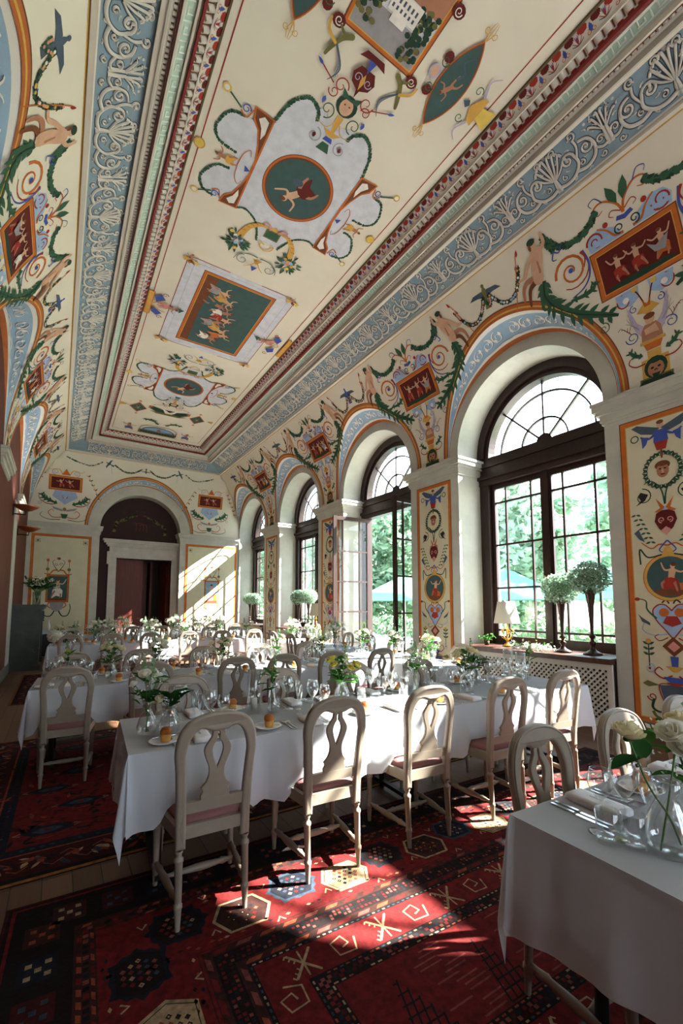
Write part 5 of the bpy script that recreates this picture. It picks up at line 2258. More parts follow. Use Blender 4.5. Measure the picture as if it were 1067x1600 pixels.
for k in range(12):
    P.ell(CX - .44 + .08 * k, 14.23, .025, .04, 'green', 8)
P.build('painted_ceiling', ceiling)

# ------------------------------------------------------------ modelled bands round the ceiling
BW = sqrt((BD['blue_in'][0] - BD['blue_out'][0]) ** 2 + (BD['blue_in'][3] - BD['blue_out'][3]) ** 2)


def relief_unit(P, u0, mir):
    """half a repeat (0.58 m) of the scrolling band; v runs 0..BW from the outer edge"""
    def m(pts):
        return [(u0 + mir * a, b) for a, b in pts]
    R = .013

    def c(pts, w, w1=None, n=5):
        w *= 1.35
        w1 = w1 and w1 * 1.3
        P.curve(m(pts), w + .022, 'slate', (w1 or w) + .018, None, n)  # wider dark blue under-stroke paints shading round the relief
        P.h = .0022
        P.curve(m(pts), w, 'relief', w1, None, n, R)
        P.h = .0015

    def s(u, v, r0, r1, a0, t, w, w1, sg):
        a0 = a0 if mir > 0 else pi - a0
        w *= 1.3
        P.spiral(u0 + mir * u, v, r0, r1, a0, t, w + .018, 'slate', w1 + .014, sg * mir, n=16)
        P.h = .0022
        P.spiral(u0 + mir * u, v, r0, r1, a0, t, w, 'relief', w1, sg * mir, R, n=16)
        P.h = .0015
    # big palmette half at u=0
    for k in range(4):
        a = .06 + .34 * k
        c([(.004 + .006 * k, .17), (.05 * sin(a) * 2.2, .17 + .12 * cos(a)), (.16 * sin(a) + .02, .17 + .25 * cos(a) + .01), (.16 * sin(a) + .035 * cos(a) + .02, .17 + .26 * cos(a) - .03)], .012, .022)
    c([(0, .03), (.005, .10), (.0, .18)], .045, .02)
    # main vine
    c([(.0, .07), (.10, .045), (.20, .07), (.27, .16), (.25, .26)], .030, .020)
    s(.185, .245, .075, .012, -.2, 1.35, .022, .016, 1)
    c([(.22, .09), (.32, .06), (.42, .10), (.46, .20), (.42, .30), (.34, .33)], .028, .020)
    s(.385, .24, .07, .012, .9, 1.3, .02, .016, -1)
    # tendrils
    s(.09, .42, .035, .008, pi, 1.2, .014, .010, -1)
    s(.30, .42, .045, .010, -pi / 2, 1.2, .016, .012, 1)
    c([(.27, .20), (.31, .30), (.30, .38)], .014, .018)
    s(.10, .12, .03, .008, pi / 2, 1.1, .012, .01, 1)
    s(.30, .13, .03, .008, pi / 2, 1.1, .012, .010, -1)
    s(.50, .06, .03, .008, pi, 1.1, .014, .01, 1)
    # small palmette half at u=.58
    for k in range(3):
        a = .05 + .45 * k
        c([(.575, .26), (.58 - .07 * sin(a), .26 + .10 * cos(a)), (.58 - .13 * sin(a), .26 + .17 * cos(a)), (.58 - .13 * sin(a) - .02 * cos(a), .25 + .17 * cos(a))], .010, .02)
    c([(.58, .10), (.575, .2), (.58, .28)], .034, .016)
    s(.52, .20, .04, .01, 0, 1.2, .016, .010, 1)
    c([(.46, .16), (.52, .12), (.58, .13)], .018, .022)
    for (u, v, r) in ((.185, .245, .018), (.385, .24, .016), (0.0, .435, .022), (.58, .41, .016), (.45, .42, .014)):
        P.ell(u0 + mir * u, v, r, r, 'relief', 8)
    # little leaves filling the ground
    for (u, v, a) in ((.07, .30, .6), (.12, .36, 1.2), (.24, .32, 2.2), (.26, .40, .4), (.44, .36, 1.9), (.50, .30, 2.6), (.33, .17, -.5), (.13, .17, -.8), (.50, .42, .9), (.17, .03, .2), (.37, .03, 2.9), (.04, .46, 1.0), (.54, .33, 2.0)):
        P.h = .0022
        P.curve(m([(u, v), (u + .022 * cos(a), v + .022 * sin(a)), (u + .045 * cos(a + .4), v + .045 * sin(a + .4))]), .018, 'relief', .006, None, 3, .009)
        P.h = .0015


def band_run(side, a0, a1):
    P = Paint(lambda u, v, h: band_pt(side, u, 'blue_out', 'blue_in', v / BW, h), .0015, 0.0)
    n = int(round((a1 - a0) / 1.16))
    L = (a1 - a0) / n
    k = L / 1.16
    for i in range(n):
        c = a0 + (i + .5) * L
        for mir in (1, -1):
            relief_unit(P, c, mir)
    # raise the relief above its painted shading
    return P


def run_ranges():
    return (('L', 0.6, 15.0), ('R', -.4, 15.0), ('E', .55, 4.30))


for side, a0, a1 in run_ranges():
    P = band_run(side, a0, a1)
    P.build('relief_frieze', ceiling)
    # Greek key
    w = sqrt((BD['green_in'][0] - BD['green_out'][0]) ** 2 + (BD['green_in'][3] - BD['green_out'][3]) ** 2)
    P = Paint(lambda u, v, h: band_pt(side, u, 'green_out', 'green_in', v / w, h), .002, 0.0)
    n = int((a1 - a0) / .16)
    for i in range(n):
        u = a0 + i * .16
        q = [(0, .014), (0, .095), (.104, .095), (.104, .040), (.052, .040), (.052, .066)]
        P.stroke([(u + a, v) for a, v in q[:2]], .015, 'keywhite', None, None, .006)
        P.stroke([(u + a - .0, v) for a, v in ((-.008, .095), (.112, .095))], .015, 'keywhite', None, None, .006)
        P.stroke([(u + a, v) for a, v in ((.104, .095), (.104, .034))], .015, 'keywhite', None, None, .006)
        P.stroke([(u + a, v) for a, v in ((.112, .040), (.044, .040))], .015, 'keywhite', None, None, .006)
        P.stroke([(u + a, v) for a, v in ((.052, .040), (.052, .070))], .015, 'keywhite', None, None, .006)
        P.stroke([(u + a, v) for a, v in ((-.008, .014), (.168, .014))], .013, 'keywhite', None, None, .006)
    P.build('key_pattern', ceiling)
    # eggs and beads
    P = Paint(lambda u, v, h: band_pt(side, u, 'egg', 'palm', v / .081, h), .002, 0.0)
    n = int((a1 - a0) / .085)
    for i in range(n):
        u = a0 + i * .085
        P.stroke([(u, .008), (u, .03), (u, .055), (u, .072)], .062, 'eggw', .045, lambda t: .55 + .45 * sin(pi * (.2 + .6 * t)), .02)
        P.stroke([(u + .0425, .0), (u + .0425, .06)], .012, 'brown')
    for i in range(int((a1 - a0) / .085)):
        P.ell(a0 + i * .085, -.006, .03, .012, 'red', 8)
    P.build('egg_moulding', ceiling)
    P = Paint(lambda u, v, h: band_pt(side, u, 'bead', 'dark', v, h), .002, 0.0)
    for i in range(int((a1 - a0) / .05)):
        u = a0 + i * .05
        P.stroke([(u, .2), (u, .8)], .026, 'eggw', None, None, .012)
        P.stroke([(u + .025, .25), (u + .025, .75)], .010, 'brown')
    P.build('bead_moulding', ceiling)
    # painted palmettes
    wv = sqrt((BD['olive'][0] - BD['palm'][0]) ** 2 + (BD['olive'][3] - BD['palm'][3]) ** 2)
    P = Paint(lambda u, v, h: band_pt(side, u, 'palm', 'olive', v / wv, h), .0015, .00001)
    n = int((a1 - a0) / .245)
    for i in range(n):
        u = a0 + i * .245
        for du in (0, .1225):
            P.poly([(u + du - .02, .145), (u + du + .02, .145), (u + du + .045, .115), (u + du + .035, .085), (u + du, .075), (u + du - .035, .085), (u + du - .045, .115)], 'dkred' if du else 'red')
        for s in (1, -1):
            for k in range(4):
                a = .25 + .36 * k
                P.curve([(u + .06, .03), (u + .06 + s * .03 * sin(a), .03 + .035 * cos(a)), (u + .06 + s * .055 * sin(a), .035 + .07 * cos(a))], .010, ['blue', 'white', 'orange', 'slate'][k], .005, n=3)
            P.spiral(u + .183 + s * .025, .04, .022, .006, pi / 2, 1.1, .007, 'orange', .005, s, n=10)
        P.leaf(u + .183, .03, pi / 2, .075, .035, 'blue')
        P.leaf(u + .06, .03, pi / 2, .07, .02, 'red')
    P.build('painted_palmettes', ceiling)
# ------------------------------------------------------------ rugs
def rug_map(origin, rz):
    c, s = cos(rz), sin(rz)
    return lambda u, v, h: (origin[0] + u * c - v * s, origin[1] + u * s + v * c, h)


def rug_base(P, L, W, col):
    """thin slab"""
    top = .006
    f = P.f
    vs = [f(0, 0, 0.0005), f(L, 0, 0.0005), f(L, W, 0.0005), f(0, W, 0.0005), f(0, 0, top), f(L, 0, top), f(L, W, top), f(0, W, top)]
    P.mb.add(vs, [(4, 5, 6, 7), (0, 1, 5, 4), (1, 2, 6, 5), (2, 3, 7, 6), (3, 0, 4, 7)], P.ci(col))
    P.h = top + .0004


def ring_rect(P, L, W, d0, d1, col):
    P.frame(d0, d0, L - d0, W - d0, d1 - d0, col)


def along_border(L, W, d, step):
    """positions (u, v, angle) on the centre line of a border at distance d, mitred at the corners"""
    out = []
    for (a, b) in (((d, d), (L - d, d)), ((L - d, d), (L - d, W - d)), ((L - d, W - d), (d, W - d)), ((d, W - d), (d, d))):
        n = max(1, int(sqrt((b[0] - a[0]) ** 2 + (b[1] - a[1]) ** 2) / step))
        ang = atan2(b[1] - a[1], b[0] - a[0])
        for i in range(n):
            t = (i + .5) / n
            out.append((a[0] + (b[0] - a[0]) * t, a[1] + (b[1] - a[1]) * t, ang, i))
    return out


def rot_pts(pts, u, v, a):
    c, s = cos(a), sin(a)
    return [(u + x * c - y * s, v + x * s + y * c) for x, y in pts]


def near_rug():
    L, W = 4.9, 2.78
    rz = radians(-2.6)
    origin = (-.14 + 2.74 * sin(rz) * -1 * -1, 0)
    # far left corner sits at (-.14, 2.80)
    origin = (-.14 + W * sin(rz), 2.80 - W * cos(rz))
    P = Paint(rug_map(origin, rz), .006, .000015)
    rug_base(P, L, W, 'rdeep')
    rnd = random.Random(21)

    def dashes(d, w, step, ln, cols, slant=0.0):
        h = P.h
        for (u, v, a, i) in along_border(L, W, d, step):
            if rnd.random() < .9:
                P.h = h
                P.poly(rot_pts([(-ln / 2, -w / 2), (ln / 2 - slant, -w / 2), (ln / 2, w / 2), (-ln / 2 + slant, w / 2)], u, v, a), rnd.choice(cols))
        P.h = h + .00003
    # outer dark border with small square motifs
    ring_rect(P, L, W, .015, .29, 'rblack')
    ring_rect(P, L, W, .03, .045, 'rred')
    h = P.h
    for (u, v, a, i) in along_border(L, W, .165, .205):
        P.h = h
        P.poly(rot_pts([(-.07, -.07), (.07, -.07), (.07, .07), (-.07, .07)], u, v, a), ['rbrown', 'rnavy', 'rdeep'][i % 3])
        c = 'rivory' if i % 4 == 1 else rnd.choice(['rblue', 'rpink', 'rorange'])
        for x, y in ((0, 0), (.035, .035), (-.035, .035), (.035, -.035), (-.035, -.035)):
            P.h = h + .00003
            P.poly(rot_pts([(x - .012, y - .012), (x + .012, y - .012), (x + .012, y + .012), (x - .012, y + .012)], u, v, a), c)
    P.h = h + .0001
    # guard stripes
    ring_rect(P, L, W, .29, .375, 'rbrown')
    dashes(.31, .018, .06, .045, ['rred', 'rorange'], .01)
    dashes(.335, .022, .035, .022, ['rred', 'rpink', 'rblack', 'rnavy'])
    dashes(.36, .014, .07, .05, ['rorange', 'rred'], .012)
    # medallion border: red ground, hexagons of blue and ivory
    ring_rect(P, L, W, .375, .745, 'rred')
    h = P.h
    for (u, v, a, i) in along_border(L, W, .56, .285):
        P.h = h
        off = .035 if i % 2 else -.035
        uu, vv = u - off * sin(a), v + off * cos(a)
        dark = i % 2 == 0
        hexa = [(-.14, 0), (-.085, .105), (.085, .105), (.14, 0), (.085, -.105), (-.085, -.105)]
        if dark:
            zz = []
            for k in range(6):
                p, q = hexa[k], hexa[(k + 1) % 6]
                for j in range(4):
                    t = j / 4
                    f = 1.0 if j % 2 == 0 else .9
                    zz.append(((p[0] + (q[0] - p[0]) * t) * f * 1.05, (p[1] + (q[1] - p[1]) * t) * f * 1.1))
            P.poly(rot_pts(zz, uu, vv, a), 'rnavy' if i % 4 == 0 else 'rblue')
            P.poly(rot_pts([(x * .86, y * .86) for x, y in hexa], uu, vv, a), 'rnavy' if i % 4 else 'rblack')
            cols = ['rpink', 'rivory', 'rblue', 'rred']
        else:
            P.poly(rot_pts([(x * 1.05, y * 1.05) for x, y in hexa], uu, vv, a), 'rivory')
            P.poly(rot_pts([(x * .93, y * .93) for x, y in hexa], uu, vv, a), 'rblack')
            P.poly(rot_pts([(x * .9, y * .9) for x, y in hexa], uu, vv, a), 'rivory' if i % 4 == 1 else 'rbrown')
            cols = ['rblack', 'rred', 'rnavy', 'rorange']
        hh = P.h + .00002
        for x in range(-3, 4):
            for y in range(-3, 4):
                px, py = x * .034 + (.017 if y % 2 else 0), y * .03
                if abs(px) / .125 + abs(py) / .22 > .78 or abs(py) > .085:
                    continue
                P.h = hh
                P.poly(rot_pts([(px - .013, py), (px, py - .012), (px + .013, py), (px, py + .012)], uu, vv, a), rnd.choice(cols))
                if (x + y) % 2 == 0:
                    P.poly(rot_pts([(px - .005, py), (px, py - .005), (px + .005, py), (px, py + .005)], uu, vv, a), 'rred' if dark else 'rivory')
        # small scattered fillers and arch lines between
        for q in range(10):
            P.h = h
            fx, fy = rnd.uniform(-.15, .15), rnd.choice((-1, 1)) * rnd.uniform(.13, .17)
            P.poly(rot_pts([(fx - .014, fy), (fx, fy - .008), (fx + .014, fy), (fx, fy + .008)], u, v, a), rnd.choice(['rnavy', 'rivory', 'rblack', 'rorange', 'rdeep']))
        P.h = h
        for sgn in (-1, 1):
            P.stroke(rot_pts([(.145 - .02, sgn * .15 - off), (.145, sgn * .12 - off), (.165, sgn * .15 - off)], u, v, a), .009, 'rivory')
    P.h = h + .0002
    # inner guards
    ring_rect(P, L, W, .745, .93, 'rbrown')
    ring_rect(P, L, W, .75, .762, 'rred')
    dashes(.778, .022, .11, .085, ['rorange', 'rred', 'rpink'], .02)
    ring_rect(P, L, W, .80, .875, 'rblack')
    for dd in (.818, .838, .858):
        dashes(dd, .014, .024, .014, ['rred', 'rpink', 'rdeep', 'rblack', 'rnavy'], .0)
    dashes(.897, .022, .11, .085, ['rorange', 'rred', 'rpink'], .02)
    ring_rect(P, L, W, .914, .935, 'rblack')
    dashes(.925, .008, .03, .015, ['rivory', 'rblue'])
    # band of hooks and crosses
    ring_rect(P, L, W, .935, 1.105, 'rred')
    h = P.h
    for (u, v, a, i) in along_border(L, W, 1.02, .20):
        P.h = h
        if i % 2 == 0:
            P.stroke(rot_pts([(-.055, -.02), (-.03, .05), (.05, .045), (.06, -.03), (0, -.05), (-.015, 0), (.02, .012)], u, v, a), .009, 'rivory')
        else:
            P.stroke(rot_pts([(-.055, -.065), (.055, .065)], u, v, a), .012, 'rivory')
            P.stroke(rot_pts([(-.055, .065), (.055, -.065)], u, v, a), .012, 'rivory')
            for q in (-1, 1):
                for k in range(3):
                    x = q * (.025 + .016 * k)
                    y = .065 * (x / .055)
                    P.stroke(rot_pts([(x, y), (x + .012, y - .016 * q)], u, v, a), .007, 'rivory')
                    P.stroke(rot_pts([(x, -y), (x + .012, -y + .016 * q)], u, v, a), .007, 'rivory')
            P.stroke(rot_pts([(0, -.07), (0, .07)], u, v, a), .008, 'rivory')
    P.h = h + .0002
    ring_rect(P, L, W, 1.105, 1.185, 'rblack')
    dashes(1.116, .008, .03, .016, ['rivory', 'rblue', 'rorange'])
    for dd in (1.137, 1.155):
        dashes(dd, .016, .03, .018, ['rred', 'rdeep', 'rpink', 'rnavy'])
    dashes(1.175, .008, .035, .02, ['rivory', 'rorange'])
    # centre field with hatched triangles
    d = 1.185
    P.rect(d, d, L - d, W - d, 'rred', 5)
    h = P.h
    for k in range(7):
        u = d + .12 + .42 * k
        for j in range(14):
            P.h = h
            x = u + .25 + rnd.uniform(-.06, .12)
            y = d + .02 + .027 * j
            P.stroke([(x, y), (x + .12, y + .004)], .008, 'rpink')
        for sgn in (0, 1):
            y0 = d + .01 if sgn == 0 else W - d - .01
            hgt = .30
            for j in range(7):
                P.h = h + .00003
                t = j / 6
                P.stroke([(u + .20 * t, y0), (u + .20 * t + (.10) * (1 - t), y0 + (hgt * (1 - t)) * (1 if sgn == 0 else -1))], .008, 'rblack')
                P.stroke([(u + .02 * j * .6, y0 + hgt * t * .95 * (1 if sgn == 0 else -1)), (u + .2 - .1 * t, y0 + hgt * t * .95 * (1 if sgn == 0 else -1))], .008, 'rblack')
            if sgn == 0:
                break
    o = P.build('patterned_rug', None)
    return tag(o, 'red rug with hexagon borders and cream hooks, in front of the front table', 'rug', 'oriental rugs on the floor')


near_rug()


def floral_rug(origin, L, W, rz, seed, label, bw=.42):
    P = Paint(rug_map(origin, rz), .006, .000015)
    rug_base(P, L, W, 'rblack')
    rnd = random.Random(seed)
    ring_rect(P, L, W, .0, .03, 'redge')
    ring_rect(P, L, W, .07, bw - .1, 'rdeep')
    h = P.h
    for (u, v, a, i) in along_border(L, W, (bw - .03) / 2, .085):
        P.h = h
        for k in range(5):
            P.leaf(u + rnd.gauss(0, .04), v + rnd.gauss(0, .05), rnd.uniform(0, 6), rnd.uniform(.05, .10), rnd.uniform(.02, .04), rnd.choice(['rnavy', 'rblack', 'rorange', 'rivory', 'rbrown', 'rblue']))
        P.stroke(rot_pts([(-.05, .03 * (-1) ** i), (0, .07 * (-1) ** i), (.05, .02 * (-1) ** i)], u, v, a), .010, 'rorange')
    P.h = h + .0001
    ring_rect(P, L, W, bw - .10, bw - .085, 'rorange')
    ring_rect(P, L, W, bw - .08, bw, 'rnavy')
    for (u, v, a, i) in along_border(L, W, bw - .04, .05):
        P.h = h + .00016
        P.leaf(u - .02 * cos(a), v - .02 * sin(a), a, .035, .02, rnd.choice(['rdeep', 'rblue', 'rbrown']))
    P.rect(bw, bw, L - bw, W - bw, 'rred', 9)
    h = P.h
    nu, nv = max(1, int((L - 2 * bw) / .5)), max(1, int((W - 2 * bw) / .34))
    for i in range(nu):
        for j in range(nv):
            u = bw + (L - 2 * bw) * (i + .5) / nu + (.1 if j % 2 else -.1)
            v = bw + (W - 2 * bw) * (j + .5) / nv
            P.h = h
            for k in range(34):
                a = rnd.uniform(0, 2 * pi)
                r = rnd.uniform(.06, .32)
                P.h = h
                P.leaf(u + r * cos(a), v + .7 * r * sin(a), rnd.uniform(0, 6.3), rnd.uniform(.05, .11), rnd.uniform(.02, .035), rnd.choice(['rdeep', 'rnavy', 'rbrown', 'rblack', 'rblack', 'rorange']))
            P.h = h + .00003
            P.poly([(u - .15, v), (u - .07, v + .07), (u + .07, v + .07), (u + .15, v), (u + .07, v - .07), (u - .07, v - .07)], 'rnavy')
            P.poly([(u - .09, v), (u - .04, v + .04), (u + .04, v + .04), (u + .09, v), (u + .04, v - .04), (u - .04, v - .04)], rnd.choice(['rblue', 'rbrown']))
            P.ell(u, v, .022, .022, 'rred', 6)
            for s in (-1, 1):
                P.stroke([(u + s * .15, v - .02), (u + s * .19, v), (u + s * .15, v + .02)], .007, 'rivory')
                P.stroke([(u - .06, v + s * .10), (u, v + s * .12), (u + .06, v + s * .10)], .007, 'rorange')
    o = P.build('patterned_rug', None)
    return tag(o, label, 'rug', 'oriental rugs on the floor')


floral_rug((-.62, 3.03), 3.3, 3.1, radians(-.8), 31, 'dark red floral rug with an orange edge under the second table, at left')
floral_rug((2.75, 3.05), 1.75, 5.6, radians(-.8), 37, 'red floral rug under the table that runs along the windows')
floral_rug((-.55, 8.3), 4.6, 3.4, 0, 33, 'red floral rug under the third table')
# ------------------------------------------------------------ table settings
mat('china', (236, 234, 228), 0.2, coat=.4)
mat('bread_crust', (186, 112, 48), 0.6, rgb2=(146, 78, 30), scale=30, bump=.2)
mat('bread_side', (222, 170, 96), 0.75, rgb2=(206, 150, 80), scale=40, bump=.3)
mat('silver', (200, 200, 202), 0.18, 1.0)
mat('napkin', (234, 234, 236), 0.85)
mat('lemon', (206, 196, 96), 0.5)
mat('wax', (240, 236, 222), 0.5)
leaf_mat('green_leaf', (46, 92, 40), (84, 132, 62))
leaf_mat('dark_leaf', (30, 68, 34), (58, 100, 52))
leaf_mat('pale_leaf', (120, 150, 108), (160, 182, 140))
leaf_mat('petal_white', (240, 236, 224), (226, 224, 206))
leaf_mat('petal_cream', (236, 226, 190), (222, 214, 176))
leaf_mat('petal_yellow', (222, 206, 96), (200, 188, 90))
mat('stem_green', (70, 110, 56), 0.6)

TOP = .7465


def proto_mesh(mb, name, mats, cat):
    o = mb.build(name, mats)
    o['category'] = cat
    return Proto(o)


mb = MB()
mb.lathe([(.0, .003), (.045, .003), (.05, .0), (.054, .003), (.075, .012), (.083, .017), (.082, .019), (.073, .015), (.052, .007), (.0, .006)], 24, cap=False)
PLATE = proto_mesh(mb, 'bread_plate', 'china', 'plate')
mb = MB()
mb.lathe([(.0, .0), (.024, .0), (.027, .012), (.0295, .036), (.030, .040)], 16, mi=1, cap=False)
mb.lathe([(.030, .040), (.0335, .046), (.0325, .057), (.026, .069), (.014, .075), (.0, .076)], 16, mi=0, cap=False)
for i, (x, y, z) in enumerate(mb.v):
    mb.v[i] = (x * (1 + .06 * sin(x * 90 + z * 60)), y * (1 + .07 * sin(y * 80 + 1)), z + .002 * sin(x * 150))
BUN = proto_mesh(mb, 'bread_roll', ['bread_crust', 'bread_side'], 'bread roll')


def flatware(kind):
    mb = MB()
    if kind == 'fork':
        out = [(-.004, 0), (.004, 0), (.0035, .06), (.003, .115), (.011, .130), (.012, .150), (-.012, .150), (-.011, .130), (-.003, .115), (-.0035, .06)]
        mb.prism(out, lambda a, b, k: (a, b, .001 + k * .0022 + .010 * smoothstep((b - .09) / .06) * (1 - .4 * smoothstep((b - .13) / .06))))
        for q in range(4):
            x = -.0105 + .007 * q
            mb.prism([(x - .0015, .148), (x + .0015, .148), (x + .001, .192), (x - .001, .192)], lambda a, b, k: (a, b, .006 + k * .0018 + .004 * (b - .148) / .044))
    else:
        L = .215 if kind == 'knife' else .165
        out = [(-.006, 0), (.006, 0), (.0065, .03), (.005, .09), (.009, .10), (.0105, .13), (.009, L - .02), (.003, L), (-.004, L - .01), (-.0055, .10), (-.005, .09), (-.0065, .03)]
        mb.prism(out, lambda a, b, k: (a, b, .001 + k * (.005 if b < .095 else .002)))
    for i, (x, y, z) in enumerate(mb.v):
        mb.v[i] = (x, y - .1, z)
    return mb


FORK = proto_mesh(flatware('fork'), 'fork', 'silver', 'fork')
KNIFE = proto_mesh(flatware('knife'), 'table_knife', 'silver', 'knife')
BUTTER = proto_mesh(flatware('butter'), 'butter_knife', 'silver', 'knife')
mb = MB()
rows = []
for (sx, sy, z) in ((.92, .92, .0), (1, 1, .004), (1, 1, .020), (.96, .94, .027), (.6, .6, .029), (0, 0, .030)):
    rows.append([(sx * x, sy * y, z) for x, y in [(-.042, -.105), (.042, -.105), (.047, -.09), (.047, .09), (.042, .105), (-.042, .105), (-.047, .09), (-.047, -.09)]])
mb.grid(rows, 0, True, close=True)
mb.grid([[(x, y + .03 * x / .05, .031 - (abs(x) > .044) * .02) for x in (-.048, -.045, 0, .045, .048)] for y in (-.03, .02)], 0, False)
mb.grid([[(x, y - .05 * x / .05, .0325 - (abs(x) > .044) * .02) for x in (-.048, -.045, 0, .045, .048)] for y in (-.015, .035)], 0, False)
NAPKIN = proto_mesh(mb, 'folded_napkin', 'napkin', 'napkin')


def wineglass(h, rb, bowl):
    mb = MB()
    z0 = h - bowl
    prof = [(.0, .004), (rb * .85, .002), (rb * .9, .0), (rb * .88, .003), (.012, .007), (.0042, .014), (.0036, z0 - .01), (.006, z0 - .003)]
    for i in range(9):
        t = i / 8
        prof.append((rb * (.12 + .88 * sin(min(1, t * 1.55) * pi / 2) * (1 - .28 * max(0, (t - .5) / .5) ** 1.6)), z0 + bowl * t))
    for i in range(8, -1, -1):
        t = i / 8
        prof.append((rb * (.12 + .88 * sin(min(1, t * 1.55) * pi / 2) * (1 - .28 * max(0, (t - .5) / .5) ** 1.6)) - .0011, z0 + bowl * t + .001))
    mb.lathe(prof, 20, cap=False)
    return mb


WGL = proto_mesh(wineglass(.235, .046, .125), 'wine_glass', 'clear_glass', 'wine glass')
WGM = proto_mesh(wineglass(.205, .040, .105), 'wine_glass', 'clear_glass', 'wine glass')
WGS = proto_mesh(wineglass(.205, .024, .12), 'champagne_glass', 'clear_glass', 'champagne glass')
mb = MB()
mb.lathe([(.0, .006), (.031, .004), (.033, .0), (.035, .02), (.0375, .10), (.0365, .101), (.034, .02), (.031, .012), (.0, .012)], 22, cap=False)
TUMB = proto_mesh(mb, 'water_glass', 'clear_glass', 'tumbler')

for (T, lx, side, where) in SEATS:
    s = -1 if side == 0 else 1
    rz = T.rz + (0 if s < 0 else pi)
    full = T.key in ('front long table', 'second long table', 'right corner table')
    grp = ' on the ' + T.key

    def pos(dx, dy, z=TOP):
        # dx to the sitter's right, dy in from the edge
        x, y = T.w(lx - s * dx, s * (T.W / 2 - dy))
        return (x, y, z)
    j = lambda a=.012: RND.uniform(-a, a)
    if lx - s * -.29 < -T.L / 2 + .09 or lx - s * -.29 > T.L / 2 - .09:
        pdx = -.2
    else:
        pdx = -.29
    px, py = pdx + j(), .115 + j()
    PLATE.put(pos(px, py), rz, 'bread plate, ' + where, 'bread plates' + grp)
    BUN.put(pos(px + .01, py + .005, TOP + .0065), RND.uniform(0, 6), 'bread roll, ' + where, 'bread rolls' + grp)
    NAPKIN.put(pos(.0 + j(), .12 + j()), rz + j(.05), 'folded napkin, ' + where, 'napkins' + grp)
    WGL.put(pos(.10 + j(), .285 + j()), rz, 'large wine glass, ' + where, 'wine glasses' + grp)
    WGM.put(pos(.17 + j(), .235 + j()), rz, 'small wine glass, ' + where, 'wine glasses' + grp)
    WGS.put(pos(.035 + j(), .325 + j()), rz, 'champagne glass, ' + where, 'champagne glasses' + grp)
    if full:
        BUTTER.put(pos(px, py + .052, TOP + .019), rz + pi / 2 + .1, 'butter knife, ' + where, 'butter knives' + grp)
        FORK.put(pos(-.125 + j(.004), .125), rz + j(.03), 'inner fork, ' + where, 'forks' + grp)
        FORK.put(pos(-.155 + j(.004), .125), rz + j(.03), 'outer fork, ' + where, 'forks' + grp)
        KNIFE.put(pos(.095 + j(.004), .125), rz + j(.03), 'inner knife, ' + where, 'knives' + grp)
        KNIFE.put(pos(.122 + j(.004), .125), rz + j(.03), 'outer knife, ' + where, 'knives' + grp)
        TUMB.put(pos(.215 + j(), .30 + j()), rz, 'water tumbler, ' + where, 'water tumblers' + grp)

mb = MB()
mb.lathe([(0, 0), (.017, 0), (.018, .003), (.017, .006), (0, .006)], 16, cap=False)
LEM = proto_mesh(mb, 'lemon_slice', 'lemon', 'lemon slice')
LEM.put((1.555, .74, TOP), 0, 'small yellow lemon slice lying on the shaded cloth at lower right')
LEM.put((1.06, 2.70, TOP), 0, 'small yellow lemon slice near the leftmost chair of the front long table')


# ---- flowers
def vase_mesh(kind):
    mb = MB()
    if kind == 'bottle':
        pr = [(0, .006), (.03, .004), (.034, .0), (.046, .02), (.05, .045), (.040, .080), (.021, .115), (.018, .135), (.026, .165)]
    elif kind == 'bowl':
        pr = [(0, .006), (.028, .004), (.03, .0), (.05, .025), (.054, .05), (.042, .085), (.030, .1), (.033, .13)]
    elif kind == 'slim':
        pr = [(0, .006), (.022, .004), (.024, .0), (.026, .03), (.024, .08), (.019, .12), (.022, .15)]
    else:
        pr = [(0, .006), (.04, .004), (.042, .0), (.042, .12), (.042, .30)]
    inner = [(max(0, r - .0022), z + .002) for r, z in reversed(pr)]
    mb.lathe(pr + inner, 24, cap=False)
    for i, p in enumerate(mb.v):
        mb.v[i] = (p[0] * 1.15, p[1] * 1.15, p[2] * (1.2 if kind != 'cyl' else 1))
    return mb


VASES = {k: proto_mesh(vase_mesh(k), 'flower_vase', 'clear_glass', 'vase') for k in ('bottle', 'bowl', 'slim')}
CYL = None


def rose_mesh(r, seed, layers=4):
    rnd = random.Random(seed)
    mb = MB()
    for L in range(layers):
        f = L / (layers - 1)
        n = 3 + (L + 1) // 2 + (L > 2)
        rt = r * (.20 + .72 * f)
        hgt = r * (1.25 - .42 * f)
        for k in range(n):
            a0 = 2 * pi * (k + .5 * (L % 2)) / n + rnd.uniform(-.2, .2)
            span = 2 * pi / n * 1.35
            rows = []
            for i in range(6):
                t = i / 5
                row = []
                for q in range(7):
                    e = abs(q - 3) / 3
                    a = a0 + span * (q / 6 - .5) * (.55 + .45 * sin(pi * min(1, t * .75 + .2)))
                    rad = rt * sin(pi / 2 * min(1, t * 1.15)) ** .8 * (1 + .10 * f * max(0, (t - .7) / .3)) + .002 * e
                    z = hgt * t ** 1.1 * (1 - .16 * e * e * t) - .10 * r * f * max(0, (t - .75) / .25) ** 2
                    row.append((rad * cos(a), rad * sin(a), z))
                rows.append(row)
            mb.grid(rows, 0, True)
    mb.ball((0, 0, 0), r * .25, 8, 5, 1)
    return mb


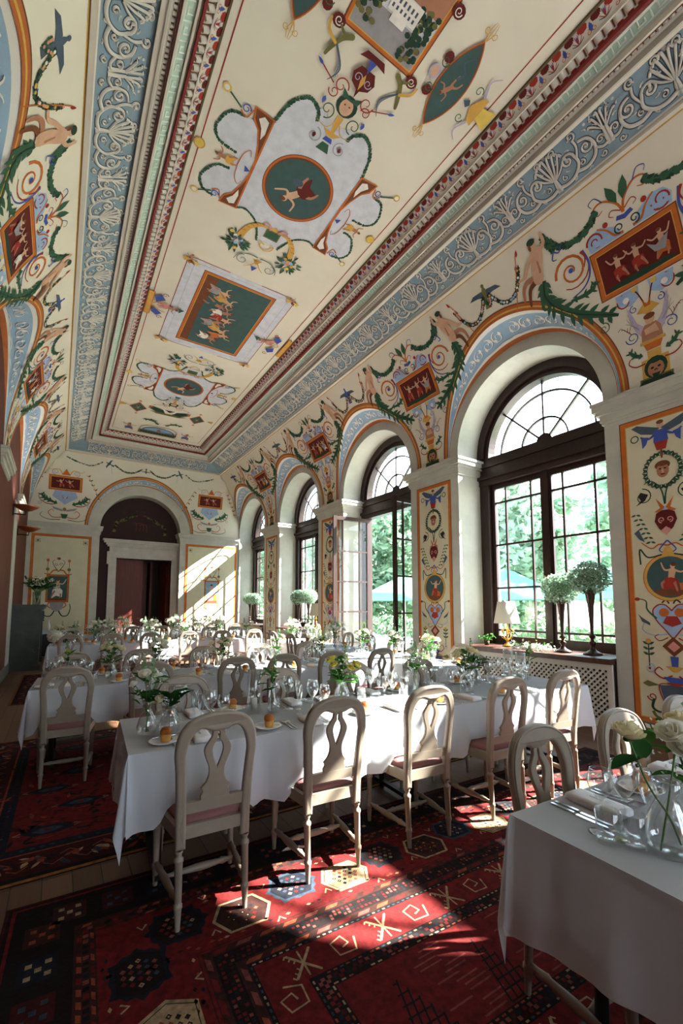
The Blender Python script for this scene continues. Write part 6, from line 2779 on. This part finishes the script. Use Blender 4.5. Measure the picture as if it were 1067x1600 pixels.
def big_leaf(mb, base, d, ln, w, mi=0):
    d = Vector(d).normalized()
    side = d.cross(Vector((0, 0, 1)))
    if side.length < .05:
        side = Vector((1, 0, 0))
    side.normalize()
    up = side.cross(d)
    b = Vector(base)
    rows = []
    for i in range(6):
        t = i / 5
        c = b + d * ln * t - Vector((0, 0, 1)) * (.25 * ln * t * t)
        ww = w * sin(pi * min(.98, t * .9 + .08)) ** .8
        rows.append([tuple(c - side * ww + up * ww * .3), tuple(c), tuple(c + side * ww + up * ww * .3)])
    mb.grid(rows, mi, True)


def make_bouquet(seed, hb, n_rose, r_rose, n_leaf, spread, petal='petal_white', spikes=0, fill=60, leafm='green_leaf', leafl=.09):
    """flowers standing in a vase; origin at the foot of the vase"""
    hb, r_rose, spread, leafl = hb * 1.25, r_rose * 1.2, spread * 1.2, leafl * 1.2
    rnd = random.Random(seed)
    root = empty('flower_bouquet', (0, 0, 0), 0, 'flowers', 'bouquet')
    fol = MB()
    heads = []
    for i in range(n_rose):
        a = 2 * pi * i / max(1, n_rose) + rnd.uniform(-.5, .5)
        rr = spread * rnd.uniform(.25, 1.0)
        heads.append(Vector((rr * cos(a), rr * sin(a), hb * rnd.uniform(.82, 1.12))))
    spk = []
    for i in range(spikes):
        a = rnd.uniform(0, 2 * pi)
        rr = spread * rnd.uniform(.3, .8)
        spk.append(Vector((rr * cos(a), rr * sin(a), hb * rnd.uniform(1.2, 1.45))))
    for p in heads + spk:
        k = .012
        a = Vector((-p.x * .12, -p.y * .12, .012))
        m = Vector((p.x * .12, p.y * .12, .14))
        fol.tube(spline([tuple(a), tuple(m), tuple(p * .6 + m * .4 + Vector((0, 0, .01))), tuple(p)], 3), .0022, 5, 1)
    for i in range(n_leaf):
        a = rnd.uniform(0, 2 * pi)
        z = rnd.uniform(.13, hb * .95)
        rr = spread * .5 * rnd.random()
        big_leaf(fol, (rr * cos(a), rr * sin(a), z), (cos(a), sin(a), rnd.uniform(.1, 1.1)), leafl * rnd.uniform(.6, 1.2), leafl * .26 * rnd.uniform(.7, 1.2), 0)
    for i in range(fill):
        a, rr = rnd.uniform(0, 2 * pi), spread * 1.1 * sqrt(rnd.random())
        z = hb * rnd.uniform(.6, 1.1)
        leaf_quad(fol, (rr * cos(a), rr * sin(a), z), rnd.uniform(.006, .014), rnd, 2)
    for p in spk:
        for k in range(26):
            t = k / 26
            a = k * 2.4
            c = p - Vector((0, 0, .13 * t)) + Vector((cos(a), sin(a), 0)) * .014 * (.3 + t)
            leaf_quad(fol, c, .012 + .008 * t, rnd, 3)
    fol.build('foliage', [leafm, 'stem_green', 'petal_white', 'pale_leaf'], root)
    for i, p in enumerate(heads):
        mb = rose_mesh(r_rose * rnd.uniform(.8, 1.15), seed * 10 + i)
        d = Vector((p.x, p.y, .10)).normalized()
        q = Vector((0, 0, 1)).rotation_difference(Vector((d.x * .7, d.y * .7, .7)).normalized())
        M = Matrix.Translation(p - Vector((0, 0, r_rose * .3))) @ q.to_matrix().to_4x4()
        mb.xform(M)
        mb.build('blossom', [petal, 'green_leaf'], root)
    return Proto(root)


BQ = {
    'A': make_bouquet(1, .27, 3, .028, 12, .075, 'petal_white', 2, 60),
    'B': make_bouquet(2, .20, 1, .030, 16, .07, 'petal_cream', 0, 20, 'dark_leaf', .11),
    'C': make_bouquet(3, .25, 5, .032, 26, .10, 'petal_yellow', 1, 50),
    'D': make_bouquet(4, .26, 7, .036, 22, .13, 'petal_white', 2, 90),
    'E': make_bouquet(5, .22, 1, .024, 10, .035, 'petal_yellow', 1, 10, 'green_leaf', .08),
    'F': make_bouquet(6, .25, 6, .034, 20, .11, 'petal_cream', 1, 80, 'green_leaf', .09),
    'G': make_bouquet(7, .30, 9, .042, 20, .16, 'petal_white', 3, 120),
}


def flowers_on(T, items):
    """items: (lx, ly, kind, vase)"""
    for i, (lx, ly, kd, vs) in enumerate(items):
        x, y = T.w(lx, ly)
        w = '%s %s on the %s' % (ORD[i] if i < 9 else 'last', T.frm, T.key)
        VASES[vs].put((x, y, TOP), RND.uniform(0, 6), 'small clear glass flower vase, ' + w, 'flower vases')
        BQ[kd].put((x, y, TOP + .008), RND.uniform(0, 6), {'C': 'yellow and green bouquet, ', 'E': 'slim yellow flowers, ', 'B': 'dark-leaved cream bouquet, '}.get(kd, 'white and green bouquet, ') + w, 'bouquets on the tables')


def on(T, pts):
    out = []
    for x, y, k, v in pts:
        dx, dy = x - T.c[0], y - T.c[1]
        out.append((dx * cos(T.rz) + dy * sin(T.rz), -dx * sin(T.rz) + dy * cos(T.rz), k, v))
    return out


flowers_on(T1, on(T1, [(.47, 2.80, 'A', 'bottle'), (.58, 2.73, 'B', 'bowl'), (1.30, 2.90, 'E', 'slim'), (1.90, 2.92, 'C', 'bowl'), (2.62, 2.86, 'A', 'slim'), (3.20, 2.80, 'F', 'bowl'), (3.40, 2.86, 'B', 'bottle'), (3.98, 2.70, 'E', 'slim')]))
flowers_on(T2, on(T2, [(.12, 5.2, 'E', 'slim'), (.50, 5.15, 'F', 'bottle'), (.95, 5.2, 'D', 'bowl'), (1.65, 5.1, 'F', 'bowl'), (2.35, 5.1, 'A', 'bottle'), (2.95, 5.05, 'D', 'bowl')]))
flowers_on(TR, [(-2.2, .0, 'F', 'bowl'), (-1.5, .05, 'D', 'bowl'), (-.6, 0, 'F', 'bowl'), (.3, 0, 'G', 'bowl'), (1.2, 0, 'D', 'bowl'), (2.1, 0, 'G', 'bowl')])
flowers_on(T3, [(-1.95, .1, 'F', 'bowl'), (-1.7, .0, 'A', 'bottle'), (-1.35, -.1, 'G', 'bowl'), (-1.0, .05, 'D', 'bowl'), (-.3, 0, 'G', 'bowl'), (.4, .05, 'D', 'bowl'), (1.1, 0, 'G', 'bowl'), (1.8, 0, 'D', 'bowl')])
flowers_on(T4, [(-1.75, 0, 'A', 'bottle'), (-1.42, .1, 'D', 'bowl'), (-1.1, 0, 'G', 'bowl'), (-.5, .1, 'D', 'bowl'), (.15, 0, 'G', 'bowl'), (.8, .05, 'D', 'bowl'), (1.15, -.1, 'G', 'bowl'), (1.5, 0, 'G', 'bowl')])

# tall glass cylinders with a candle
mb = vase_mesh('cyl')
CYL = proto_mesh(mb, 'candle_cylinder', 'clear_glass', 'glass cylinder')
mb = MB()
mb.lathe([(0, 0), (.022, 0), (.022, .09), (.018, .094), (0, .092)], 16, cap=False)
mb.tube([(0, 0, .09), (.001, 0, .103)], .001, 5)
CAND = proto_mesh(mb, 'pillar_candle', 'wax', 'candle')
for n, (x, y, w) in enumerate([(1.20, 2.98, 'left of the slim yellow flower on the front long table'), (2.66, 3.0, 'by the middle of the front long table'), (3.88, 2.85, 'at the right end of the front long table'), (3.76, 2.62, 'nearest the right end of the front long table'),
                               (2.0, 5.1, 'on the second long table'), (1.5, 9.9, 'on the third long table'), (1.35, 12.9, 'on the farthest long table'), (4.15, 7.5, 'on the table along the windows')]):
    CYL.put((x, y, TOP), 0, 'tall clear glass cylinder ' + w, 'tall glass cylinders')
    CAND.put((x, y, TOP + .0085), 0, 'white candle in glass cylinder ' + w, 'candles in the cylinders')

# ---- close flowers on the table at lower right
VASES['bowl2'] = None
mb = MB()
pr = [(0, .008), (.04, .005), (.045, .0), (.066, .03), (.070, .06), (.056, .11), (.036, .15), (.031, .17), (.040, .215)]
mb.lathe(pr + [(max(0, r - .003), z + .003) for r, z in reversed(pr)], 32, cap=False)
tag(mb.build('flower_vase', 'clear_glass', None, loc=(1.60, .62, TOP)), 'clear glass vase with crossing stems on the lower right table', 'vase', 'flower vases')
o = empty('flower_bouquet', (1.60, .62, TOP + .009), 0, 'long-stemmed white rose with dark leaves on the lower right table', 'bouquet', 'bouquets on the tables')
st = MB()
R1, R2 = Vector((-.085, .07, .345)), Vector((.17, .02, .36))
st.tube(spline([(.045, -.01, .01), (.0, 0, .10), tuple(R1 * .5 + Vector((-.0, 0, .02))), tuple(R1)], 5), .003, 7)
big = MB()
st.build('stem', 'stem_green', o)
st = MB()
st.tube(spline([(-.045, .01, .01), (.0, .004, .12), tuple(R2 * .55 + Vector((-.02, 0, .02))), tuple(R2)], 5), .003, 7)
st.build('stem', 'stem_green', o)
mb = rose_mesh(.046, 501, 5)
mb.xform(Matrix.Translation(R1 - Vector((0, 0, .015))) @ Matrix.Rotation(.25, 4, 'X'))
mb.build('blossom', ['petal_cream', 'green_leaf'], o)
mb = rose_mesh(.040, 502, 5)
mb.xform(Matrix.Translation(R2 - Vector((0, 0, .015))) @ Matrix.Rotation(-.25, 4, 'Y'))
mb.build('blossom', ['petal_cream', 'green_leaf'], o)
lf = MB()
big_leaf(lf, (-.05, .05, .27), (-1, .3, .05), .115, .03)
lf.build('leaf', 'dark_leaf', o)
lf = MB()
big_leaf(lf, (-.045, .045, .27), (.3, .2, 1), .075, .028)
lf.build('leaf', 'dark_leaf', o)
lf = MB()
big_leaf(lf, (.0, .05, .30), (.7, .35, .55), .09, .028)
lf.build('leaf', 'green_leaf', o)
x, y = 1.80, .63
VASES['bowl'].put((x, y, TOP), 0, 'glass vase of pale flowers at the right edge, lower right table', 'flower vases')
BQ['D'].put((x, y, TOP + .008), 1.0, 'pale flowers with dark leaves at right edge, lower right table', 'bouquets on the tables')
TUMB.put((1.55, .70, TOP), 0, 'water tumbler left of the crossing stems on the lower right table', 'water tumblers on the right corner table')
# ------------------------------------------------------------ window sills and what stands on them
mat('sill_wood', (84, 50, 36), 0.4, rgb2=(64, 38, 28), scale=4, stretch=(1, 6, 1))
mat('lattice_white', (200, 196, 184), 0.55)
mat('dark_void', (24, 22, 20), 0.9)
mat('gold_metal', (206, 158, 78), 0.28, 1.0)
mat('shade_cloth', (236, 228, 206), 0.8)
mat('dark_bronze', (70, 56, 52), 0.3, .9)
leaf_mat('babys_breath', (196, 212, 196), (150, 176, 150))
leaf_mat('box_leaf', (84, 116, 88), (130, 156, 128))
for k, yc in ((2, WIN_Y[1]), (3, WIN_Y[2]), (5, WIN_Y[4]), (6, WIN_Y[5])):
    y1 = min(yc + 1.2, YE - .02)
    mb = MB()
    mb.box((5.66, yc - 1.2, .795), (6.36, y1, .845))
    mb.box((5.68, yc - 1.2, .775), (6.36, y1, .795))
    tag(mb.build('window_sill', 'sill_wood'), kind='structure')
SC_W = {2: 'nearest bay beside the camera', 3: 'big near window', 5: 'third window along', 6: 'farthest window'}
for k, yc in ((3, WIN_Y[2]), (5, WIN_Y[4]), (6, WIN_Y[5])):
    y0, y1 = yc - 1.19, min(yc + 1.19, YE - .03)
    r = empty('radiator_cover', (5.74, yc, 0), 0, 'white diagonal lattice radiator cover under the sill of the ' + SC_W[k], 'radiator cover', 'radiator covers')
    a, b = y0 - yc, y1 - yc
    mb = MB()
    for z in (.0, .70):
        mb.box((-.02, a, z), (.02, b, z + .07))
    for y in (a, b - .06):
        mb.box((-.02, y, .07), (.02, y + .06, .70))
    mb.build('frame', 'lattice_white', r)
    mb = MB()
    z0, z1 = .07, .70
    for sgn in (1, -1):
        c = a - 1
        while c < b + 1:
            # bar y = c + sgn*(z - z0)
            pa, pb = (c, z0), (c + sgn * (z1 - z0), z1)
            t0, t1 = 0.0, 1.0
            for lim, low in ((a + .06, True), (b - .06, False)):
                ya, yb = pa[0], pb[0]
                if low:
                    if ya < lim and yb < lim:
                        t0, t1 = 1, 0
                    elif ya < lim:
                        t0 = max(t0, (lim - ya) / (yb - ya))
                    elif yb < lim:
                        t1 = min(t1, (lim - ya) / (yb - ya))
                else:
                    if ya > lim and yb > lim:
                        t0, t1 = 1, 0
                    elif ya > lim:
                        t0 = max(t0, (lim - ya) / (yb - ya))
                    elif yb > lim:
                        t1 = min(t1, (lim - ya) / (yb - ya))
            if t1 - t0 > .03:
                p = Vector((0.006 * sgn, pa[0] + (pb[0] - pa[0]) * t0, pa[1] + (pb[1] - pa[1]) * t0))
                q = Vector((0.006 * sgn, pa[0] + (pb[0] - pa[0]) * t1, pa[1] + (pb[1] - pa[1]) * t1))
                dv = (q - p)
                mb.obox((p + q) / 2, dv / 2, Vector((.004, 0, 0)), Vector((0, -dv.z, dv.y)).normalized() * .012)
            c += .072
    mb.build('lattice_panel', 'lattice_white', r)
    mb = MB()
    mb.box((.035, a, .02), (.05, b, .74))
    mb.build('backing', 'dark_void', r)

SILL = .846


def make_metal_vase():
    mb = MB()
    mb.lathe([(.0, 0), (.088, 0), (.09, .012), (.07, .03), (.035, .05), (.022, .075), (.020, .10), (.034, .125), (.036, .14), (.018, .155), (.016, .18), (.030, .20), (.032, .215), (.016, .235),
              (.015, .26), (.021, .40), (.030, .55), (.048, .68), (.068, .725), (.064, .726), (.04, .67), (.0, .60)], 24, cap=False)
    for i, p in enumerate(mb.v):
        mb.v[i] = (p[0] * 1.3, p[1] * 1.3, p[2])
    o = mb.build('metal_vase', 'dark_bronze')
    o['category'] = 'vase'
    return Proto(o)


MV = make_metal_vase()


def make_ball(seed):
    rnd = random.Random(seed)
    root = empty('flower_ball', (0, 0, 0), 0, 'ball', 'flower ball')
    mb = MB()
    for i in range(3200):
        v = Vector((rnd.gauss(0, 1), rnd.gauss(0, 1), rnd.gauss(0, 1))).normalized()
        r = .255 * (.72 + .32 * rnd.random())
        leaf_quad(mb, (v.x * r, v.y * r, v.z * r * .86 + .17), rnd.uniform(.012, .022), rnd, 0 if rnd.random() < .6 else 1)
    mb.build('blossoms', ['babys_breath', 'box_leaf'], root)
    mb = MB()
    mb.tube([(0, 0, -.12), (0, 0, .12)], .02, 8)
    mb.ball((0, 0, .17), .15, 14, 8, 0, (1, 1, .86))
    mb.build('stem', 'box_leaf', root)
    return Proto(root)


BALL = make_ball(3)
TV = [(6.0, 3.50, 0, 'left of two', 'big near window'), (5.98, 3.08, .13, 'right of two', 'big near window'), (6.04, 11.62, 0, 'left of two', 'third window along'), (6.04, 11.02, .02, 'right of two', 'third window along'),
      (6.04, 15.55, 0, 'left of two', 'farthest window'), (6.04, 15.05, .0, 'right of two', 'farthest window')]
for x, y, dz, a, b in TV:
    v = MV.put((x, y, SILL), 0, 'dark bronze trumpet vase, %s on the sill of the %s' % (a, b), 'bronze vases on the sills')
    s = (.725 + dz) / .725
    v.scale = (1, 1, s)
    BALL.put((x, y, SILL + .725 + dz), RND.uniform(0, 6), 'white flower ball in bronze vase, %s at the %s' % (a, b), 'flower balls on the sills')


def make_lamp(loc, label):
    r = empty('table_lamp', loc, 0, label, 'lamp', 'table lamps on the sills')
    mb = MB()
    mb.lathe([(0, 0), (.075, 0), (.08, .012), (.06, .022), (.05, .04), (.02, .055), (.018, .09), (.03, .11), (.016, .13), (.012, .36)], 20)
    mb.build('base', 'gold_metal', r)
    for k in range(5):
        a = k * 1.256
        mb = MB()
        mb.tube(spline([(.01 * cos(a), .01 * sin(a), .10), (.09 * cos(a), .09 * sin(a), .16), (.085 * cos(a + .4), .085 * sin(a + .4), .25), (.02 * cos(a), .02 * sin(a), .30)], 5), [.006] * 16, 6)
        mb.ball((.09 * cos(a + .4), .09 * sin(a + .4), .25), .018, 8, 5)
        mb.build('branch', 'gold_metal', r)
    mb = MB()
    mb.lathe([(.20, .37), (.135, .715), (.132, .715), (.197, .37)], 28, cap=False)
    mb.build('lamp_shade', 'shade_cloth', r)
    return r


make_lamp((6.06, 4.45, SILL), 'gold table lamp with a white shade on the sill of the big near window')
make_lamp((6.05, 10.58, SILL), 'gold table lamp with a white shade on the sill of the third window')
# loose white blossoms along the sill
rnd = random.Random(8)
mb = MB()
for i in range(420):
    y = rnd.uniform(3.62, 4.28)
    leaf_quad(mb, (5.92 + rnd.gauss(0, .05), y, SILL + .02 + abs(rnd.gauss(0, .035))), rnd.uniform(.014, .03), rnd, 0 if rnd.random() < .75 else 1)
tag(mb.build('sill_flowers', ['petal_white', 'green_leaf']), 'row of loose white blossoms lying on the near window sill', 'flowers', None, 'stuff')
r = empty('potted_ivy', (6.02, 4.82, SILL), 0, 'small ivy plant at the left end of the near window sill', 'plant')
mb = MB()
mb.lathe([(0, 0), (.035, 0), (.045, .07), (.041, .07), (.03, .01)], 14, cap=False)
mb.build('pot', 'bark', r)
mb = MB()
for i in range(70):
    leaf_quad(mb, (rnd.gauss(0, .06), rnd.gauss(0, .06), .08 + abs(rnd.gauss(0, .05))), .022, rnd)
mb.build('foliage', 'green_leaf', r)

# ------------------------------------------------------------ fireplace, sideboard, sconces at the left
mat('fire_stone', (60, 64, 56), 0.5, rgb2=(46, 50, 45), scale=5)
mat('copper', (150, 84, 58), 0.35, .7)
r = empty('fireplace', (XL, 13.5, 0), 0, 'dark green stone fireplace against the left wall', 'fireplace')
mb = MB()
mb.box((0, -1.05, 0), (.42, 1.05, 1.36))
mb.build('body', 'fire_stone', r)
mb = MB()
mb.box((-.0, -1.16, 1.46), (.66, 1.16, 1.52))
mb.box((-.0, -1.12, 1.41), (.62, 1.12, 1.46))
mb.box((-.0, -1.08, 1.36), (.58, 1.08, 1.41))
mb.build('mantel_shelf', 'fire_stone', r)
for s in (-1, 1):
    mb = MB()
    y0, y1 = sorted((s * 1.06, s * .80))
    mb.box((.42, y0, 0), (.60, y1, .12))
    mb.box((.42, y0 + .02, .12), (.57, y1 - .02, 1.08))
    mb.box((.42, y0, 1.08), (.60, y1, 1.12))
    mb.box((.42, y0 + .01, 1.12), (.58, y1 - .01, 1.36))
    for q in range(4):
        mb.box((.58, y0 + .03 + .055 * q, 1.14), (.595, y0 + .06 + .055 * q, 1.34))
    if s < 0:
        for q in range(3):
            mb.box((.44 + .045 * q, y0 - .012, 1.14), (.465 + .045 * q, y0 + .01, 1.34))
    mb.build('pilaster', 'fire_stone', r)
    mb = MB()
    rr = []
    for (q, z) in ((.075, 0), (.075, .02), (.05, .025), (.045, .012), (.02, .012), (.015, .028), (0, .03)):
        rr.append([(.50 + q * cos(2 * pi * i / 16), s * 1.04 + s * z, .46 + q * sin(2 * pi * i / 16)) for i in range(16)])
    mb.grid(rr, 0, True, close=True)
    mb.build('rosette', 'fire_stone', r)
mb = MB()
mb.box((.40, -.55, 0.02), (.43, .55, .95))
mb.build('firebox', 'dark_void', r)

VX, VY = -.42, 12.66
mb = MB()
mb.lathe([(0, .01), (.07, .01), (.075, 0), (.085, .30), (.08, .30), (.07, .02), (0, .02)], 24, cap=False)
tag(mb.build('lily_vase', 'clear_glass', None, loc=(VX, VY, 1.521)), 'glass vase on the fireplace mantel at the left', 'vase')
r = empty('lily_bouquet', (VX, VY, 1.535), 0, 'white lilies with long green leaves on the fireplace mantel', 'bouquet')
rnd = random.Random(77)
mb = MB()
tips = []
for k in range(44):
    a, el = rnd.uniform(0, 2 * pi), rnd.uniform(.4, 1.2)
    q = Vector((cos(a) * cos(el), sin(a) * cos(el), sin(el))) * rnd.uniform(.28, .50)
    q.x = abs(q.x) if q.x < -.28 else q.x
    mb.tube([(0, 0, .02), (q.x * .2, q.y * .2, .3), (q.x * .7, q.y * .7, .3 + q.z * .55), (q.x, q.y, .3 + q.z * .8)], .004, 5, 1)
    tips.append(Vector((q.x, q.y, .3 + q.z * .8)))
    for j in range(8):
        t = rnd.uniform(.3, 1)
        b = Vector((q.x * t, q.y * t, .3 + q.z * .8 * t))
        big_leaf(mb, tuple(b), (rnd.gauss(0, 1), rnd.gauss(0, 1), .6), .14, .02)
mb.build('foliage', ['dark_leaf', 'stem_green'], r)
for k in range(12):
    t = tips[k * 3]
    mb = MB()
    for j in range(6):
        a = j * pi / 3
        big_leaf(mb, (0, 0, 0), (cos(a), sin(a), .9), .09, .022)
    mb.xform(Matrix.Translation(t * .9) @ Matrix.Rotation(rnd.uniform(-1, 1), 4, 'X'))
    mb.build('blossom', 'petal_white', r)

r = empty('sideboard', (.12, 15.3, 0), 0, 'low black sideboard near the end wall behind the fireplace', 'sideboard')
mb = MB()
mb.box((-.5, -.3, .08), (.5, .3, .76))
mb.build('body', 'dark_void', r)
for s in (-1, 1):
    mb = MB()
    mb.box((s * .25 - .22, -.315, .12), (s * .25 + .22, -.30, .72))
    d = mb.build('door', 'black_metal', r)
    mb = MB()
    mb.ball((s * .06, -.325, .45), .014, 8, 5)
    mb.build('knob', 'brass', d)
for x in (-.45, .45):
    for y in (-.25, .25):
        mb = MB()
        mb.box((x - .03, y - .03, 0), (x + .03, y + .03, .08))
        mb.build('foot', 'black_metal', r)
o = tablecloth(1.02, .62, .05, 9, .763, 10, 6).build('tablecloth', 'linen')
o.location = (.12, 15.3, 0)
tag(o, 'short white cloth over the black sideboard by the end wall', 'tablecloth')
mb = MB()
mb.lathe([(0, 0), (.036, 0), (.038, .15), (.03, .2), (.014, .25), (.013, .31), (.016, .315), (0, .32)], 16, cap=False)
o = mb.build('white_bottle', 'china', None, loc=(-.18, 15.25, .765))
tag(o, 'white bottle standing on the sideboard by the end wall', 'bottle')

mb = MB()
mb.box((XL, 11.72, .0), (XL + .02, 12.36, 3.8))
tag(mb.build('trim_4', 'stone_light'), kind='structure')


def sconce(loc, label):
    r = empty('wall_sconce', loc, 0, label, 'wall sconce', 'copper sconces on the left wall')
    mb = MB()
    mb.box((-.23, -.03, -.16), (-.20, .03, .02))
    mb.tube([(-.22, 0, -.12), (.0, 0, -.12), (.0, 0, -.02)], .014, 8)
    mb.build('bracket', 'iron', r)
    mb = MB()
    mb.lathe([(.03, -.05), (.10, -.03), (.20, .03), (.24, .06), (.235, .065), (.19, .04), (.09, -.015), (0, -.03)], 24, cap=False)
    mb.build('bowl', 'copper', r)
    lp = bpy.data.lights.new('uplight', 'SPOT')
    lp.energy = 42.0
    lp.color = (1.0, 0.95, 0.88)
    lp.spot_size = radians(150)
    lp.spot_blend = 0.6
    lp.shadow_soft_size = 0.12
    lo = bpy.data.objects.new('uplight', lp)
    COL.objects.link(lo)
    lo.parent = r
    lo.location = (0.02, 0, .07)
    lo.rotation_euler = (pi, radians(14), 0)
    return r


sconce((-.655, 11.35, 3.55), 'copper bowl sconce on a bracket, left wall, nearer of two')
sconce((-.655, 12.75, 3.30), 'copper bowl sconce on a bracket, left wall, farther of two')

# white hydrangea at the left end of the third table
hy = MB()
rnd = random.Random(4)
root = empty('hydrangea', (.0, 10.02, TOP), 0, 'large round white bloom at the left end of the third table', 'flower')
for i in range(420):
    v = Vector((rnd.gauss(0, 1), rnd.gauss(0, 1), rnd.gauss(0, 1))).normalized() * .13
    leaf_quad(hy, (v.x, v.y, v.z * .8 + .16), .026, rnd)
hy.ball((0, 0, .16), .115, 12, 8, 0, (1, 1, .8))
hy.build('blossom', 'petal_white', root)
mb = MB()
mb.lathe([(0, 0), (.03, 0), (.032, .09), (.029, .09), (.026, .01)], 14, cap=False)
mb.build('pot', 'clear_glass', root)
